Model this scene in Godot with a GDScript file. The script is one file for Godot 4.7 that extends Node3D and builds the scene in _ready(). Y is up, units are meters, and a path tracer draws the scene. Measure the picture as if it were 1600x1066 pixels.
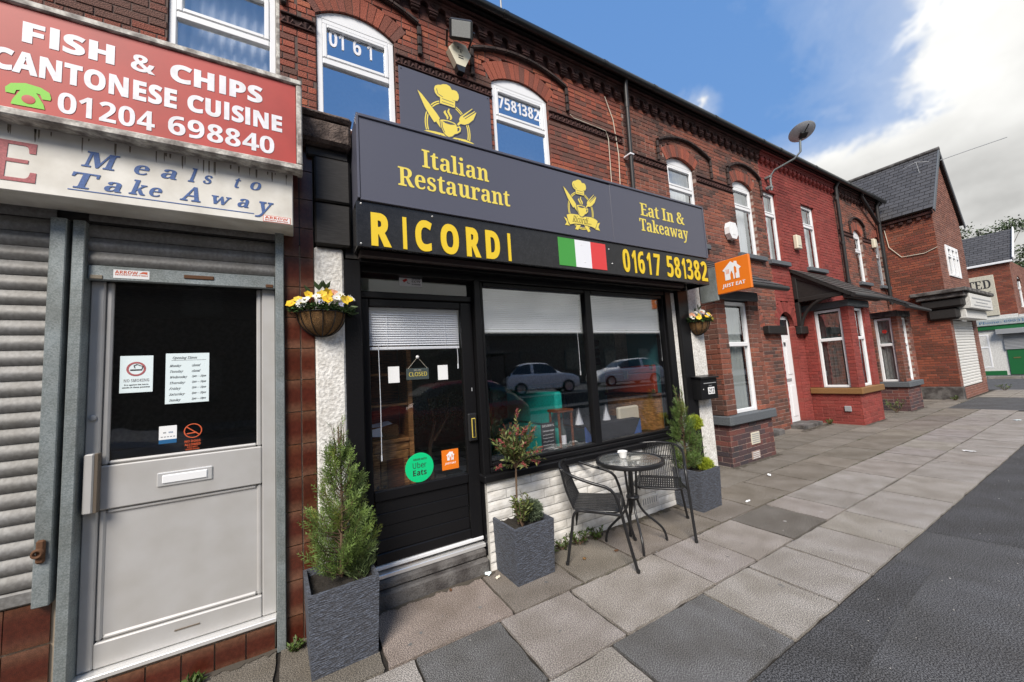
extends Node3D
# A street of brick shops and terraced houses: x runs along the pavement, +z points to the road, y is up, metres.

const CAM_POS := Vector3(0, 1.55, 2.82)
var R := RandomNumberGenerator.new()
var T := {}      # computed textures
var M := {}      # materials
var OFF := {}    # top-level thing -> its base point
var USED := {}

# ------------------------------------------------------------------ mesh builder
class MB:
	var v := PackedVector3Array()
	var n := PackedVector3Array()
	var c := PackedColorArray()
	var ix := PackedInt32Array()
	var col := Color(1, 1, 1)
	var tinted := false
	func tint(k: Color) -> void:
		col = k
		tinted = true
	func vert(p: Vector3, nn: Vector3) -> int:
		v.append(p)
		n.append(nn)
		c.append(col)
		return v.size() - 1
	func tri_i(a: int, b: int, d: int) -> void:
		var cr := (v[b] - v[a]).cross(v[d] - v[a])
		if cr.dot(n[a] + n[b] + n[d]) > 0.0:
			ix.append_array(PackedInt32Array([a, d, b]))
		else:
			ix.append_array(PackedInt32Array([a, b, d]))
	func tri(a: Vector3, b: Vector3, d: Vector3, nn: Vector3) -> void:
		tri_i(vert(a, nn), vert(b, nn), vert(d, nn))
	func quad(a: Vector3, b: Vector3, d: Vector3, e: Vector3, nn := Vector3.ZERO) -> void:
		if nn == Vector3.ZERO:
			nn = (b - a).cross(e - a).normalized()
		var i := vert(a, nn)
		vert(b, nn)
		vert(d, nn)
		vert(e, nn)
		tri_i(i, i + 1, i + 2)
		tri_i(i, i + 2, i + 3)
	func box(a: Vector3, b: Vector3) -> void:
		var lo := Vector3(minf(a.x, b.x), minf(a.y, b.y), minf(a.z, b.z))
		var hi := Vector3(maxf(a.x, b.x), maxf(a.y, b.y), maxf(a.z, b.z))
		quad(Vector3(lo.x, lo.y, hi.z), Vector3(hi.x, lo.y, hi.z), Vector3(hi.x, hi.y, hi.z), Vector3(lo.x, hi.y, hi.z), Vector3(0, 0, 1))
		quad(Vector3(lo.x, lo.y, lo.z), Vector3(hi.x, lo.y, lo.z), Vector3(hi.x, hi.y, lo.z), Vector3(lo.x, hi.y, lo.z), Vector3(0, 0, -1))
		quad(Vector3(lo.x, lo.y, lo.z), Vector3(lo.x, lo.y, hi.z), Vector3(lo.x, hi.y, hi.z), Vector3(lo.x, hi.y, lo.z), Vector3(-1, 0, 0))
		quad(Vector3(hi.x, lo.y, lo.z), Vector3(hi.x, lo.y, hi.z), Vector3(hi.x, hi.y, hi.z), Vector3(hi.x, hi.y, lo.z), Vector3(1, 0, 0))
		quad(Vector3(lo.x, hi.y, lo.z), Vector3(hi.x, hi.y, lo.z), Vector3(hi.x, hi.y, hi.z), Vector3(lo.x, hi.y, hi.z), Vector3(0, 1, 0))
		quad(Vector3(lo.x, lo.y, lo.z), Vector3(hi.x, lo.y, lo.z), Vector3(hi.x, lo.y, hi.z), Vector3(lo.x, lo.y, hi.z), Vector3(0, -1, 0))
	# a box in its own frame, with chamfered edges all round
	func bbox(f: Transform3D, s: Vector3, ch: float) -> void:
		var h := s * 0.5
		var ax := [Vector3(1, 0, 0), Vector3(0, 1, 0), Vector3(0, 0, 1)]
		for i in 3:
			var j := (i + 1) % 3
			var k := (i + 2) % 3
			for sg in [-1.0, 1.0]:
				var o: Vector3 = ax[i] * (h[i] * sg)
				var uu: Vector3 = ax[j] * (h[j] - ch)
				var ww: Vector3 = ax[k] * (h[k] - ch)
				quad(f * (o - uu - ww), f * (o + uu - ww), f * (o + uu + ww), f * (o - uu + ww), (f.basis * (ax[i] * sg)).normalized())
			for sa in [-1.0, 1.0]:
				for sb in [-1.0, 1.0]:
					var e1: Vector3 = ax[j] * (h[j] * sa) + ax[k] * ((h[k] - ch) * sb)
					var e2: Vector3 = ax[j] * ((h[j] - ch) * sa) + ax[k] * (h[k] * sb)
					var l: Vector3 = ax[i] * (h[i] - ch)
					quad(f * (e1 - l), f * (e1 + l), f * (e2 + l), f * (e2 - l), (f.basis * (ax[j] * sa + ax[k] * sb)).normalized())
		for sx in [-1.0, 1.0]:
			for sy in [-1.0, 1.0]:
				for sz in [-1.0, 1.0]:
					tri(f * Vector3(h.x * sx, (h.y - ch) * sy, (h.z - ch) * sz), f * Vector3((h.x - ch) * sx, h.y * sy, (h.z - ch) * sz), f * Vector3((h.x - ch) * sx, (h.y - ch) * sy, h.z * sz), (f.basis * Vector3(sx, sy, sz)).normalized())
	func cbox(a: Vector3, b: Vector3, ch := 0.004) -> void:
		bbox(Transform3D(Basis(), (a + b) * 0.5), (b - a).abs(), minf(ch, 0.45 * minf(absf(b.x - a.x), minf(absf(b.y - a.y), absf(b.z - a.z)))))
	# an even tube along points; radii may vary
	func tube(pts: Array, rad, sides := 8, caps := true) -> void:
		var prev := Vector3.ZERO
		var rings := []
		for i in pts.size():
			var t: Vector3 = (pts[mini(i + 1, pts.size() - 1)] - pts[maxi(i - 1, 0)]).normalized()
			if prev == Vector3.ZERO:
				prev = t.cross(Vector3(0.31, 0.2, 0.93)).normalized()
				if prev.length() < 0.1:
					prev = t.cross(Vector3.RIGHT).normalized()
			var a := (prev - t * prev.dot(t)).normalized()
			var b := t.cross(a)
			prev = a
			var r: float = rad[i] if rad is Array else rad
			var ring := []
			for k in sides:
				var an := TAU * k / sides
				var d := a * cos(an) + b * sin(an)
				ring.append(vert(pts[i] + d * r, d))
			rings.append(ring)
		for i in pts.size() - 1:
			for k in sides:
				var k2 := (k + 1) % sides
				tri_i(rings[i][k], rings[i + 1][k], rings[i + 1][k2])
				tri_i(rings[i][k], rings[i + 1][k2], rings[i][k2])
		if caps:
			for e in [0, pts.size() - 1]:
				var nn: Vector3 = ((pts[0] - pts[1]) if e == 0 else (pts[e] - pts[e - 1])).normalized()
				var cc := vert(pts[e], nn)
				for k in sides:
					var p1: Vector3 = v[rings[e][k]]
					var p2: Vector3 = v[rings[e][(k + 1) % sides]]
					tri_i(cc, vert(p1, nn), vert(p2, nn))
	# profile of (radius, height) turned round y through an arc
	func lathe(f: Transform3D, prof: Array, seg := 20, a0 := 0.0, a1 := TAU) -> void:
		var m := prof.size()
		var base := v.size()
		for k in seg + 1:
			var an := a0 + (a1 - a0) * k / seg
			var d := Vector3(cos(an), 0, sin(an))
			for i in m:
				var t: Vector2 = (prof[mini(i + 1, m - 1)] - prof[maxi(i - 1, 0)]).normalized()
				var nn := (d * t.y - Vector3.UP * t.x).normalized()
				vert(f * (d * prof[i].x + Vector3.UP * prof[i].y), (f.basis * nn).normalized())
		for k in seg:
			for i in m - 1:
				var a := base + k * m + i
				tri_i(a, a + m, a + m + 1)
				tri_i(a, a + m + 1, a + 1)
	# a flat outline in the frame's x-y plane, thickened towards -z; front at z = 0
	func prism(f: Transform3D, poly: PackedVector2Array, depth: float, back := false) -> void:
		var nn := (f.basis * Vector3(0, 0, 1)).normalized()
		var tr := Geometry2D.triangulate_polygon(poly)
		for i in range(0, tr.size(), 3):
			tri(f * Vector3(poly[tr[i]].x, poly[tr[i]].y, 0), f * Vector3(poly[tr[i + 1]].x, poly[tr[i + 1]].y, 0), f * Vector3(poly[tr[i + 2]].x, poly[tr[i + 2]].y, 0), nn)
			if back:
				tri(f * Vector3(poly[tr[i]].x, poly[tr[i]].y, -depth), f * Vector3(poly[tr[i + 1]].x, poly[tr[i + 1]].y, -depth), f * Vector3(poly[tr[i + 2]].x, poly[tr[i + 2]].y, -depth), -nn)
		if depth > 0.0:
			var sgn := -1.0 if Geometry2D.is_polygon_clockwise(poly) else 1.0
			for i in poly.size():
				var p := poly[i]
				var q := poly[(i + 1) % poly.size()]
				var e := (q - p).normalized()
				quad(f * Vector3(p.x, p.y, 0), f * Vector3(q.x, q.y, 0), f * Vector3(q.x, q.y, -depth), f * Vector3(p.x, p.y, -depth), (f.basis * Vector3(e.y * sgn, -e.x * sgn, 0)).normalized())
	# a folded leaf: base point, direction, side vector, length, width
	func leaf(p: Vector3, d: Vector3, s: Vector3, l: float, w: float, fold := 0.25) -> void:
		var nn := s.cross(d).normalized()
		var mid := p + d * (l * 0.5) - nn * (w * fold)
		var tip := p + d * l - nn * (l * 0.08)
		var a := p + d * (l * 0.45) + s * (w * 0.5)
		var b := p + d * (l * 0.45) - s * (w * 0.5)
		var n1 := (nn + s * fold).normalized()
		var n2 := (nn - s * fold).normalized()
		tri(p, a, mid, n1)
		tri(mid, a, tip, n1)
		tri(p, mid, b, n2)
		tri(mid, tip, b, n2)
	func mesh() -> ArrayMesh:
		var arr := []
		arr.resize(Mesh.ARRAY_MAX)
		arr[Mesh.ARRAY_VERTEX] = v
		arr[Mesh.ARRAY_NORMAL] = n
		if tinted:
			arr[Mesh.ARRAY_COLOR] = c
		arr[Mesh.ARRAY_INDEX] = ix
		var m := ArrayMesh.new()
		if v.size():
			m.add_surface_from_arrays(Mesh.PRIMITIVE_TRIANGLES, arr)
		return m

# ------------------------------------------------------------------ scene tree helpers
func numbered(called: String) -> String:
	USED[called] = USED.get(called, 0) + 1
	return called if USED[called] == 1 else "%s_%03d" % [called, USED[called] - 1]

func thing(called: String, label: String, category: String, at := Vector3.ZERO, group := "", own_axes := false) -> Node3D:
	var o := Node3D.new()
	o.name = numbered(called)
	add_child(o)
	o.position = at
	OFF[o] = Vector3.ZERO if own_axes else at
	o.set_meta("label", label)
	o.set_meta("category", category)
	if group:
		o.set_meta("group", group)
	return o

func structure(called: String, mesh: Mesh, mat: Material) -> MeshInstance3D:
	var o := MeshInstance3D.new()
	o.name = numbered(called)
	o.mesh = mesh
	o.material_override = mat
	o.set_meta("kind", "structure")
	add_child(o)
	OFF[o] = Vector3.ZERO
	return o

# adds a mesh (in world axes unless the thing has its own) as a part or sub-part
func part(parent: Node3D, called: String, mesh, mat: Material, xf := Transform3D()) -> MeshInstance3D:
	var o := MeshInstance3D.new()
	o.name = called
	o.mesh = mesh.mesh() if mesh is MB else mesh
	o.material_override = mat
	parent.add_child(o, true)
	o.transform = xf
	if OFF.has(parent):
		o.position -= OFF[parent]
	return o

func single(called: String, label: String, category: String, mesh, mat: Material, at: Vector3, group := "") -> MeshInstance3D:
	# a thing that is one mesh, built in world axes
	var o := MeshInstance3D.new()
	o.name = numbered(called)
	var b: MB = mesh
	for i in b.v.size():
		b.v[i] -= at
	o.mesh = b.mesh()
	o.material_override = mat
	add_child(o)
	o.position = at
	OFF[o] = at
	o.set_meta("label", label)
	o.set_meta("category", category)
	if group:
		o.set_meta("group", group)
	return o

func font(which: String) -> Font:
	var key := "font_" + which
	if not T.has(key):
		var f := SystemFont.new()
		f.font_names = PackedStringArray(["Droid Serif" if which.begins_with("serif") else "Droid Sans Mono" if which.begins_with("mono") else "Droid Sans"])
		f.font_weight = 400 if not (which.ends_with("bold") or which.ends_with("black")) else 700
		T[key] = f
		if which.ends_with("black"):
			var fv := FontVariation.new()
			fv.base_font = f
			fv.variation_embolden = 0.9
			T[key] = fv
	return T[key]

# lettering fitted into a box x0..x1, y0..y1 of a frame (frame x to the right, y up, z out of the surface)
func text_in(parent: Node3D, called: String, words: String, which: String, f: Transform3D, x0: float, x1: float, y0: float, y1: float, mat: Material, depth := 0.004, shear := 0.0) -> MeshInstance3D:
	var tm := TextMesh.new()
	tm.text = words
	tm.font = font(which)
	tm.font_size = 48
	tm.pixel_size = 0.01
	tm.depth = 0.02
	tm.curve_step = 2.0
	tm.horizontal_alignment = HORIZONTAL_ALIGNMENT_LEFT
	var bb := tm.get_aabb()
	var sx := (x1 - x0) / bb.size.x
	var sy := (y1 - y0) / bb.size.y
	var sz := depth / 0.02
	if shear != 0.0:
		sx = (x1 - x0 - shear * (y1 - y0)) / bb.size.x
	var b := Basis(Vector3(sx, 0, 0), Vector3(shear * sy, sy, 0), Vector3(0, 0, sz))
	var o := Vector3(x0, y0, depth * 0.5) - b * Vector3(bb.position.x, bb.position.y, bb.position.z + bb.size.z * 0.5)
	return part(parent, called, tm, mat, f * Transform3D(b, o))

# ------------------------------------------------------------------ textures and materials
func noise_image(size: int, freq: float, oct: int, seed_: int, kind := FastNoiseLite.TYPE_SIMPLEX_SMOOTH) -> Image:
	var fn := FastNoiseLite.new()
	fn.noise_type = kind
	fn.seed = seed_
	fn.frequency = freq
	fn.fractal_octaves = oct
	if kind == FastNoiseLite.TYPE_CELLULAR:
		fn.cellular_return_type = FastNoiseLite.RETURN_CELL_VALUE
	return fn.get_seamless_image(size, size)

func ramp_tex(key: String, im: Image, lo: Color, hi: Color, contrast := 1.0, stretch := Vector2i.ONE) -> void:
	var w := im.get_width()
	var src := im.duplicate() as Image
	src.convert(Image.FORMAT_L8)
	var d := src.get_data()
	var lut := PackedByteArray()
	for i in 256:
		var t := clampf((i / 255.0 - 0.5) * contrast + 0.5, 0.0, 1.0)
		var k := lo.lerp(hi, t)
		lut.append_array(PackedByteArray([int(k.r * 255), int(k.g * 255), int(k.b * 255)]))
	var out := PackedByteArray()
	out.resize(w * w * 3)
	for i in w * w:
		var s := d[i] * 3
		out[i * 3] = lut[s]
		out[i * 3 + 1] = lut[s + 1]
		out[i * 3 + 2] = lut[s + 2]
	var res := Image.create_from_data(w, w, false, Image.FORMAT_RGB8, out)
	T[key] = ImageTexture.create_from_image(res)

func make_textures() -> void:
	var fine := noise_image(512, 0.11, 3, 3)
	var mid := noise_image(512, 0.03, 4, 5)
	var big := noise_image(512, 0.008, 5, 7)
	ramp_tex("fine", fine, Color(0.72, 0.72, 0.72), Color(1, 1, 1), 2.2)
	ramp_tex("speck", fine, Color(0.35, 0.35, 0.36), Color(1, 1, 1), 3.6)
	ramp_tex("mid", mid, Color(0.84, 0.835, 0.83), Color(1, 1, 1), 1.6)
	ramp_tex("big", big, Color(0.86, 0.85, 0.83), Color(1, 1, 1), 1.4)
	ramp_tex("faint", big, Color(0.93, 0.925, 0.915), Color(1, 1, 1), 1.4)
	ramp_tex("smear", big, Color(0.955, 0.95, 0.94), Color(1, 1, 1), 1.3)
	ramp_tex("soot", big, Color(0.62, 0.60, 0.60), Color(1, 1, 1), 2.0)
	ramp_tex("height_fine", fine, Color(0, 0, 0), Color(1, 1, 1), 1.6)
	ramp_tex("height_mid", mid, Color(0, 0, 0), Color(1, 1, 1), 1.5)
	ramp_tex("galv", noise_image(512, 0.05, 2, 9, FastNoiseLite.TYPE_CELLULAR), Color(0.78, 0.80, 0.80), Color(1, 1, 1), 1.2)
	# grain: noise stretched along x
	var fn := FastNoiseLite.new()
	fn.seed = 11
	fn.frequency = 0.09
	fn.fractal_octaves = 3
	var st := fn.get_seamless_image(48, 512)
	st.resize(512, 512, Image.INTERPOLATE_CUBIC)
	# aggregate: coarse pale and dark stones as in concrete flags and tarmac
	var ag := noise_image(1024, 0.075, 2, 15)
	ramp_tex("aggregate", ag, Color(0.56, 0.56, 0.57), Color(1, 1, 1), 3.4)
	ramp_tex("chips", noise_image(1024, 0.085, 2, 17), Color(0.40, 0.40, 0.41), Color(1, 1, 1), 4.4)
	ramp_tex("grain", st, Color(0.66, 0.62, 0.58), Color(1, 1, 1), 1.8)
	ramp_tex("height_grain", st, Color(0, 0, 0), Color(1, 1, 1), 2.0)

func mat(key: String, lin: Color, rough := 0.8, metal := 0.0, tex := "", scale := 1.0, bump := "", bump_cm := 0.0, bump_scale := 0.0) -> StandardMaterial3D:
	var m := StandardMaterial3D.new()
	m.resource_name = key
	m.albedo_color = Color(lin.r, lin.g, lin.b).linear_to_srgb()
	m.roughness = rough
	m.metallic = metal
	if tex:
		m.albedo_texture = T[tex]
		m.uv1_triplanar = true
		m.uv1_world_triplanar = true
		m.uv1_scale = Vector3.ONE * scale
	if bump:
		m.heightmap_enabled = true
		m.heightmap_texture = T[bump]
		m.heightmap_scale = bump_cm
		if not tex:
			m.uv1_triplanar = true
			m.uv1_world_triplanar = true
			m.uv1_scale = Vector3.ONE * (bump_scale if bump_scale > 0 else scale)
	M[key] = m
	return m

func overlay(m: StandardMaterial3D, tex: String, scale: float) -> StandardMaterial3D:
	m.detail_enabled = true
	m.detail_albedo = T[tex]
	m.detail_blend_mode = BaseMaterial3D.BLEND_MODE_MUL
	m.detail_uv_layer = BaseMaterial3D.DETAIL_UV_2
	m.uv2_triplanar = true
	m.uv2_world_triplanar = true
	m.uv2_scale = Vector3.ONE * scale
	return m

func tinted(m: StandardMaterial3D) -> StandardMaterial3D:
	m.vertex_color_use_as_albedo = true
	return m

func glass(key: String, lin: Color, alpha: float, rough := 0.02) -> StandardMaterial3D:
	var m := StandardMaterial3D.new()
	m.resource_name = key
	m.albedo_color = Color(lin.r, lin.g, lin.b).linear_to_srgb()
	m.albedo_color.a = alpha
	m.transparency = BaseMaterial3D.TRANSPARENCY_ALPHA
	m.roughness = rough
	m.metallic_specular = 0.5
	M[key] = m
	return m

func coated(key: String, lin: Color, alpha: float) -> StandardMaterial3D:
	# reflective-coated double glazing: part mirror, part see-through
	var m := StandardMaterial3D.new()
	m.resource_name = key
	var im := Image.create(4, 4, false, Image.FORMAT_RGB8)
	im.fill(Color.WHITE)
	if not T.has("white"):
		T["white"] = ImageTexture.create_from_image(im)
	m.albedo_texture = T["white"]
	m.uv1_triplanar = true
	m.albedo_color = Color(lin.r, lin.g, lin.b).linear_to_srgb()
	m.albedo_color.a = alpha
	m.transparency = BaseMaterial3D.TRANSPARENCY_ALPHA
	m.roughness = 0.02
	m.metallic = 1.0
	M[key] = m
	return m

func lin(r: float, g: float, b: float) -> Color:
	# from 0-255 as sampled on a flat, evenly lit patch to linear
	return Color(r / 255.0, g / 255.0, b / 255.0).srgb_to_linear()

func make_materials() -> void:
	overlay(mat("flag", Color(0.48, 0.445, 0.405), 0.92, 0, "aggregate", 1.55, "height_fine", 0.08), "big", 0.55)
	tinted(M["flag"])
	overlay(mat("asphalt", Color(0.150, 0.153, 0.160), 0.92, 0, "chips", 1.25, "height_fine", 0.14), "big", 0.4)
	overlay(mat("tarmac_patch", Color(0.235, 0.232, 0.228), 0.9, 0, "chips", 1.6, "height_fine", 0.08), "big", 0.7)
	overlay(mat("asphalt_new", Color(0.112, 0.114, 0.120), 0.9, 0, "chips", 1.05, "height_fine", 0.2), "big", 0.6)
	mat("soil", Color(0.075, 0.062, 0.048), 0.97, 0, "fine", 4.0, "height_fine", 1.5)
	overlay(tinted(mat("brick", Color(1, 1, 1), 0.9, 0, "mid", 4.0, "height_mid", 0.35)), "fine", 1.7)
	mat("mortar_dark", Color(0.15, 0.105, 0.09), 0.95, 0, "fine", 4.0)
	mat("mortar_pink", Color(0.46, 0.34, 0.29), 0.95, 0, "fine", 4.0)
	mat("mortar_red", Color(0.42, 0.12, 0.095), 0.85, 0, "fine", 4.0)
	overlay(mat("terracotta", Color(0.095, 0.036, 0.03), 0.85, 0, "mid", 5.0, "height_mid", 0.2), "soot", 0.7)
	mat("terracotta_red", Color(0.26, 0.036, 0.03), 0.7, 0, "mid", 5.0)
	overlay(mat("hood", Color(0.07, 0.042, 0.036), 0.8, 0, "mid", 6.0, "height_mid", 0.2), "soot", 1.3)
	overlay(mat("slate", Color(0.11, 0.11, 0.118), 0.7, 0, "mid", 2.0), "fine", 1.0)
	tinted(M["slate"])
	overlay(mat("stone", Color(0.20, 0.19, 0.18), 0.9, 0, "fine", 3.0, "height_mid", 0.3), "soot", 0.9)
	mat("stone_blue", Color(0.12, 0.135, 0.15), 0.8, 0, "mid", 3.0, "height_mid", 0.2)
	mat("sill_brown", Color(0.27, 0.14, 0.05), 0.55, 0, "mid", 4.0)
	overlay(mat("roughcast", Color(0.88, 0.87, 0.83), 0.9, 0, "mid", 2.0, "height_mid", 0.28), "faint", 1.6)
	overlay(mat("white_stone", Color(0.88, 0.87, 0.84), 0.85, 0, "faint", 3.0, "height_mid", 0.07), "faint", 1.3)
	mat("white_joint", Color(0.50, 0.49, 0.45), 0.9, 0, "mid", 3.0)
	mat("upvc", Color(0.80, 0.81, 0.82), 0.35)
	mat("aluminium", Color(0.50, 0.495, 0.485), 0.5, 0.25, "smear", 0.9)
	mat("alu_bright", Color(0.75, 0.75, 0.74), 0.3, 0.5)
	mat("alu_dark", Color(0.16, 0.13, 0.10), 0.4, 0.3)
	overlay(mat("galvanised", Color(0.36, 0.40, 0.41), 0.45, 0.35, "galv", 7.0), "big", 0.9)
	overlay(mat("shutter", Color(0.25, 0.25, 0.245), 0.58, 0.25, "mid", 2.5), "big", 1.1)
	mat("rust", Color(0.16, 0.075, 0.035), 0.9, 0.1, "fine", 9.0)
	mat("black_paint", Color(0.009, 0.009, 0.010), 0.3, 0, "", 1.0, "height_mid", 0.05, 3.0)
	M["black_paint"].metallic_specular = 0.33
	mat("black_plastic", Color(0.015, 0.015, 0.016), 0.4)
	mat("black_gutter", Color(0.012, 0.014, 0.014), 0.35, 0, "mid", 3.0)
	mat("iron", Color(0.02, 0.018, 0.018), 0.5, 0, "mid", 3.0)
	mat("housing", Color(0.075, 0.057, 0.055), 0.5)
	mat("sign_grey", Color(0.085, 0.088, 0.118), 0.42)
	overlay(mat("sign_black", Color(0.02, 0.02, 0.022), 0.26, 0, "mid", 2.0), "mid", 0.7)
	mat("yellow", Color(0.80, 0.56, 0.02), 0.5)
	mat("yellow_pale", Color(0.80, 0.65, 0.11), 0.5)
	mat("flag_green", Color(0.055, 0.32, 0.05), 0.5)
	mat("flag_white", Color(0.80, 0.82, 0.86), 0.5)
	mat("flag_red", Color(0.70, 0.05, 0.05), 0.5)
	mat("orange", Color(0.80, 0.19, 0.01), 0.45)
	mat("white_print", Color(0.85, 0.86, 0.87), 0.5)
	overlay(mat("fascia_red", Color(0.50, 0.052, 0.038), 0.5, 0, "faint", 0.9), "faint", 0.37)
	overlay(mat("fascia_frame", Color(0.70, 0.68, 0.62), 0.7, 0, "mid", 3.0), "soot", 2.2)
	overlay(mat("fascia_white", Color(0.80, 0.785, 0.73), 0.55, 0, "faint", 1.2), "faint", 1.1)
	mat("dirt", Color(0.30, 0.26, 0.20), 0.9, 0, "fine", 5.0)
	mat("lettering_white", Color(0.84, 0.85, 0.90), 0.5, 0, "faint", 3.0)
	mat("lettering_blue", Color(0.055, 0.13, 0.36), 0.6, 0, "mid", 6.0)
	mat("lettering_pink", Color(0.45, 0.12, 0.13), 0.6, 0, "mid", 4.0)
	mat("phone_green", Color(0.20, 0.58, 0.02), 0.5)
	mat("red_print", Color(0.62, 0.04, 0.03), 0.5)
	mat("red_line", Color(0.60, 0.10, 0.03), 0.6)
	mat("black_print", Color(0.02, 0.02, 0.022), 0.6)
	mat("grey_print", Color(0.30, 0.31, 0.32), 0.6)
	mat("blue_print", Color(0.015, 0.11, 0.26), 0.5)
	mat("paper", Color(0.70, 0.80, 0.82), 0.8)
	mat("paper_white", Color(0.80, 0.81, 0.81), 0.7)
	mat("mint", Color(0.0, 0.58, 0.21), 0.45)
	tinted(overlay(mat("tile_glaze", Color(1, 1, 1), 0.28, 0, "fine", 4.0), "mid", 2.2))
	mat("grout", Color(0.42, 0.34, 0.25), 0.9)
	overlay(mat("planter", Color(0.16, 0.185, 0.24), 0.75, 0, "grain", 3.4, "height_grain", 0.4), "fine", 1.3)
	mat("wicker", Color(0.012, 0.012, 0.013), 0.38)
	mat("tube_black", Color(0.014, 0.014, 0.015), 0.33)
	mat("coir", Color(0.52, 0.28, 0.10), 0.95, 0, "speck", 3.0, "height_fine", 1.5)
	mat("bark", Color(0.19, 0.12, 0.075), 0.9, 0, "fine", 5.0)
	for k in ["leaf", "petal"]:
		var m := tinted(mat(k, Color(1, 1, 1), 0.55 if k == "leaf" else 0.7))
		m.backlight_enabled = true
		m.backlight = Color(0.45, 0.45, 0.45)
	glass("pane", Color(0.9, 0.95, 0.93), 0.002)
	glass("table_glass", Color(0.75, 0.8, 0.78), 0.06)
	coated("pane_coated", Color(0.86, 0.93, 1.0), 0.62)
	coated("pane_house", Color(0.92, 0.95, 0.97), 0.45)
	coated("pane_shop", Color(0.95, 0.97, 0.97), 0.15)
	mat("room_dark", Color(0.20, 0.19, 0.18), 0.9, 0, "mid", 1.0)
	mat("room_wall", Color(0.34, 0.45, 0.43), 0.85, 0, "mid", 1.0)
	mat("room_ceiling", Color(0.72, 0.71, 0.68), 0.9)
	mat("teal_leather", Color(0.01, 0.46, 0.40), 0.35, 0, "mid", 2.0)
	mat("teal_dark", Color(0.01, 0.22, 0.19), 0.35, 0, "mid", 2.0)
	mat("teal_paint", Color(0.05, 0.20, 0.23), 0.6)
	overlay(mat("pine", Color(0.56, 0.28, 0.10), 0.45, 0, "grain", 1.6), "mid", 1.1)
	overlay(mat("pine_red", Color(0.26, 0.085, 0.027), 0.45, 0, "grain", 1.6), "mid", 1.1)
	mat("trunk_red", Color(0.30, 0.045, 0.02), 0.3, 0, "mid", 2.0)
	mat("brass", Color(0.65, 0.48, 0.22), 0.3, 0.9)
	mat("gold", Color(0.80, 0.62, 0.12), 0.35, 0.3)
	mat("cloth_black", Color(0.015, 0.016, 0.022), 0.9)
	mat("cloth_blue", Color(0.05, 0.12, 0.38), 0.85, 0, "mid", 6.0)
	mat("cloth_white", Color(0.75, 0.78, 0.84), 0.85)
	mat("cream", Color(0.62, 0.58, 0.47), 0.6)
	mat("chalk", Color(0.02, 0.02, 0.022), 0.8)
	mat("blind", Color(0.82, 0.85, 0.90), 0.45)
	mat("blind_grey", Color(0.48, 0.53, 0.52), 0.7)
	mat("curtain_dark", Color(0.055, 0.075, 0.075), 0.85)
	mat("curtain_pale", Color(0.60, 0.64, 0.68), 0.85)
	mat("porcelain", Color(0.82, 0.82, 0.80), 0.25)
	mat("dish_grey", Color(0.66, 0.70, 0.74), 0.5, 0, "mid", 3.0)
	mat("alarm_cream", Color(0.66, 0.62, 0.48), 0.5)
	mat("flood_glass", Color(0.55, 0.57, 0.55), 0.25, 0, "mid", 6.0)
	mat("steel_grey", Color(0.33, 0.34, 0.35), 0.5, 0.2)
	mat("car_white", Color(0.78, 0.79, 0.80), 0.25)
	mat("car_red", Color(0.20, 0.008, 0.012), 0.2)
	mat("car_grey", Color(0.34, 0.35, 0.37), 0.2)
	mat("car_glass", Color(0.02, 0.025, 0.03), 0.06)
	mat("tyre", Color(0.02, 0.02, 0.02), 0.85)
	mat("alloy", Color(0.5, 0.5, 0.52), 0.3, 0.8)
	mat("far_wall", Color(0.075, 0.06, 0.05), 0.9, 0, "mid", 0.6)
	mat("canvas_dark", Color(0.05, 0.045, 0.04), 0.9)
	mat("white_paint", Color(0.74, 0.74, 0.71), 0.7, 0, "mid", 1.4)
	mat("green_paint", Color(0.01, 0.12, 0.035), 0.45)
	mat("fascia_pale", Color(0.42, 0.47, 0.47), 0.6, 0, "mid", 1.2)
	mat("cream_board", Color(0.62, 0.59, 0.48), 0.7, 0, "mid", 1.2)
	mat("timber_black", Color(0.02, 0.018, 0.017), 0.6, 0, "grain", 2.0)
	mat("lead", Color(0.13, 0.135, 0.14), 0.6, 0.1)

# ------------------------------------------------------------------ brickwork
var BR := {}         # building -> list of bricks
var BRM := {}        # shared brick meshes
var BN := FastNoiseLite.new()
const PAL := {
	"dark": [Color(0.210, 0.104, 0.080), Color(0.268, 0.109, 0.082), Color(0.339, 0.107, 0.072), Color(0.424, 0.120, 0.076), Color(0.523, 0.141, 0.084), Color(0.570, 0.176, 0.096)],
	"brown": [Color(0.139, 0.076, 0.062), Color(0.212, 0.099, 0.074), Color(0.280, 0.109, 0.075), Color(0.348, 0.123, 0.082), Color(0.412, 0.139, 0.088), Color(0.481, 0.157, 0.095)],
	"blue": [Color(0.089, 0.069, 0.079), Color(0.123, 0.078, 0.085), Color(0.154, 0.082, 0.083), Color(0.201, 0.085, 0.079), Color(0.254, 0.096, 0.083), Color(0.290, 0.104, 0.085)],
	"red": [Color(0.328, 0.063, 0.053), Color(0.373, 0.070, 0.056), Color(0.411, 0.075, 0.059), Color(0.448, 0.081, 0.066), Color(0.478, 0.090, 0.072), Color(0.432, 0.096, 0.075)],
	"gable": [Color(0.222, 0.077, 0.049), Color(0.273, 0.087, 0.051), Color(0.342, 0.097, 0.059), Color(0.402, 0.117, 0.066), Color(0.454, 0.135, 0.075), Color(0.359, 0.142, 0.096)],
	"pale": [Color(0.280, 0.119, 0.087), Color(0.319, 0.140, 0.101), Color(0.360, 0.153, 0.109), Color(0.400, 0.175, 0.123), Color(0.360, 0.168, 0.128), Color(0.440, 0.204, 0.147)],
}

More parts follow.
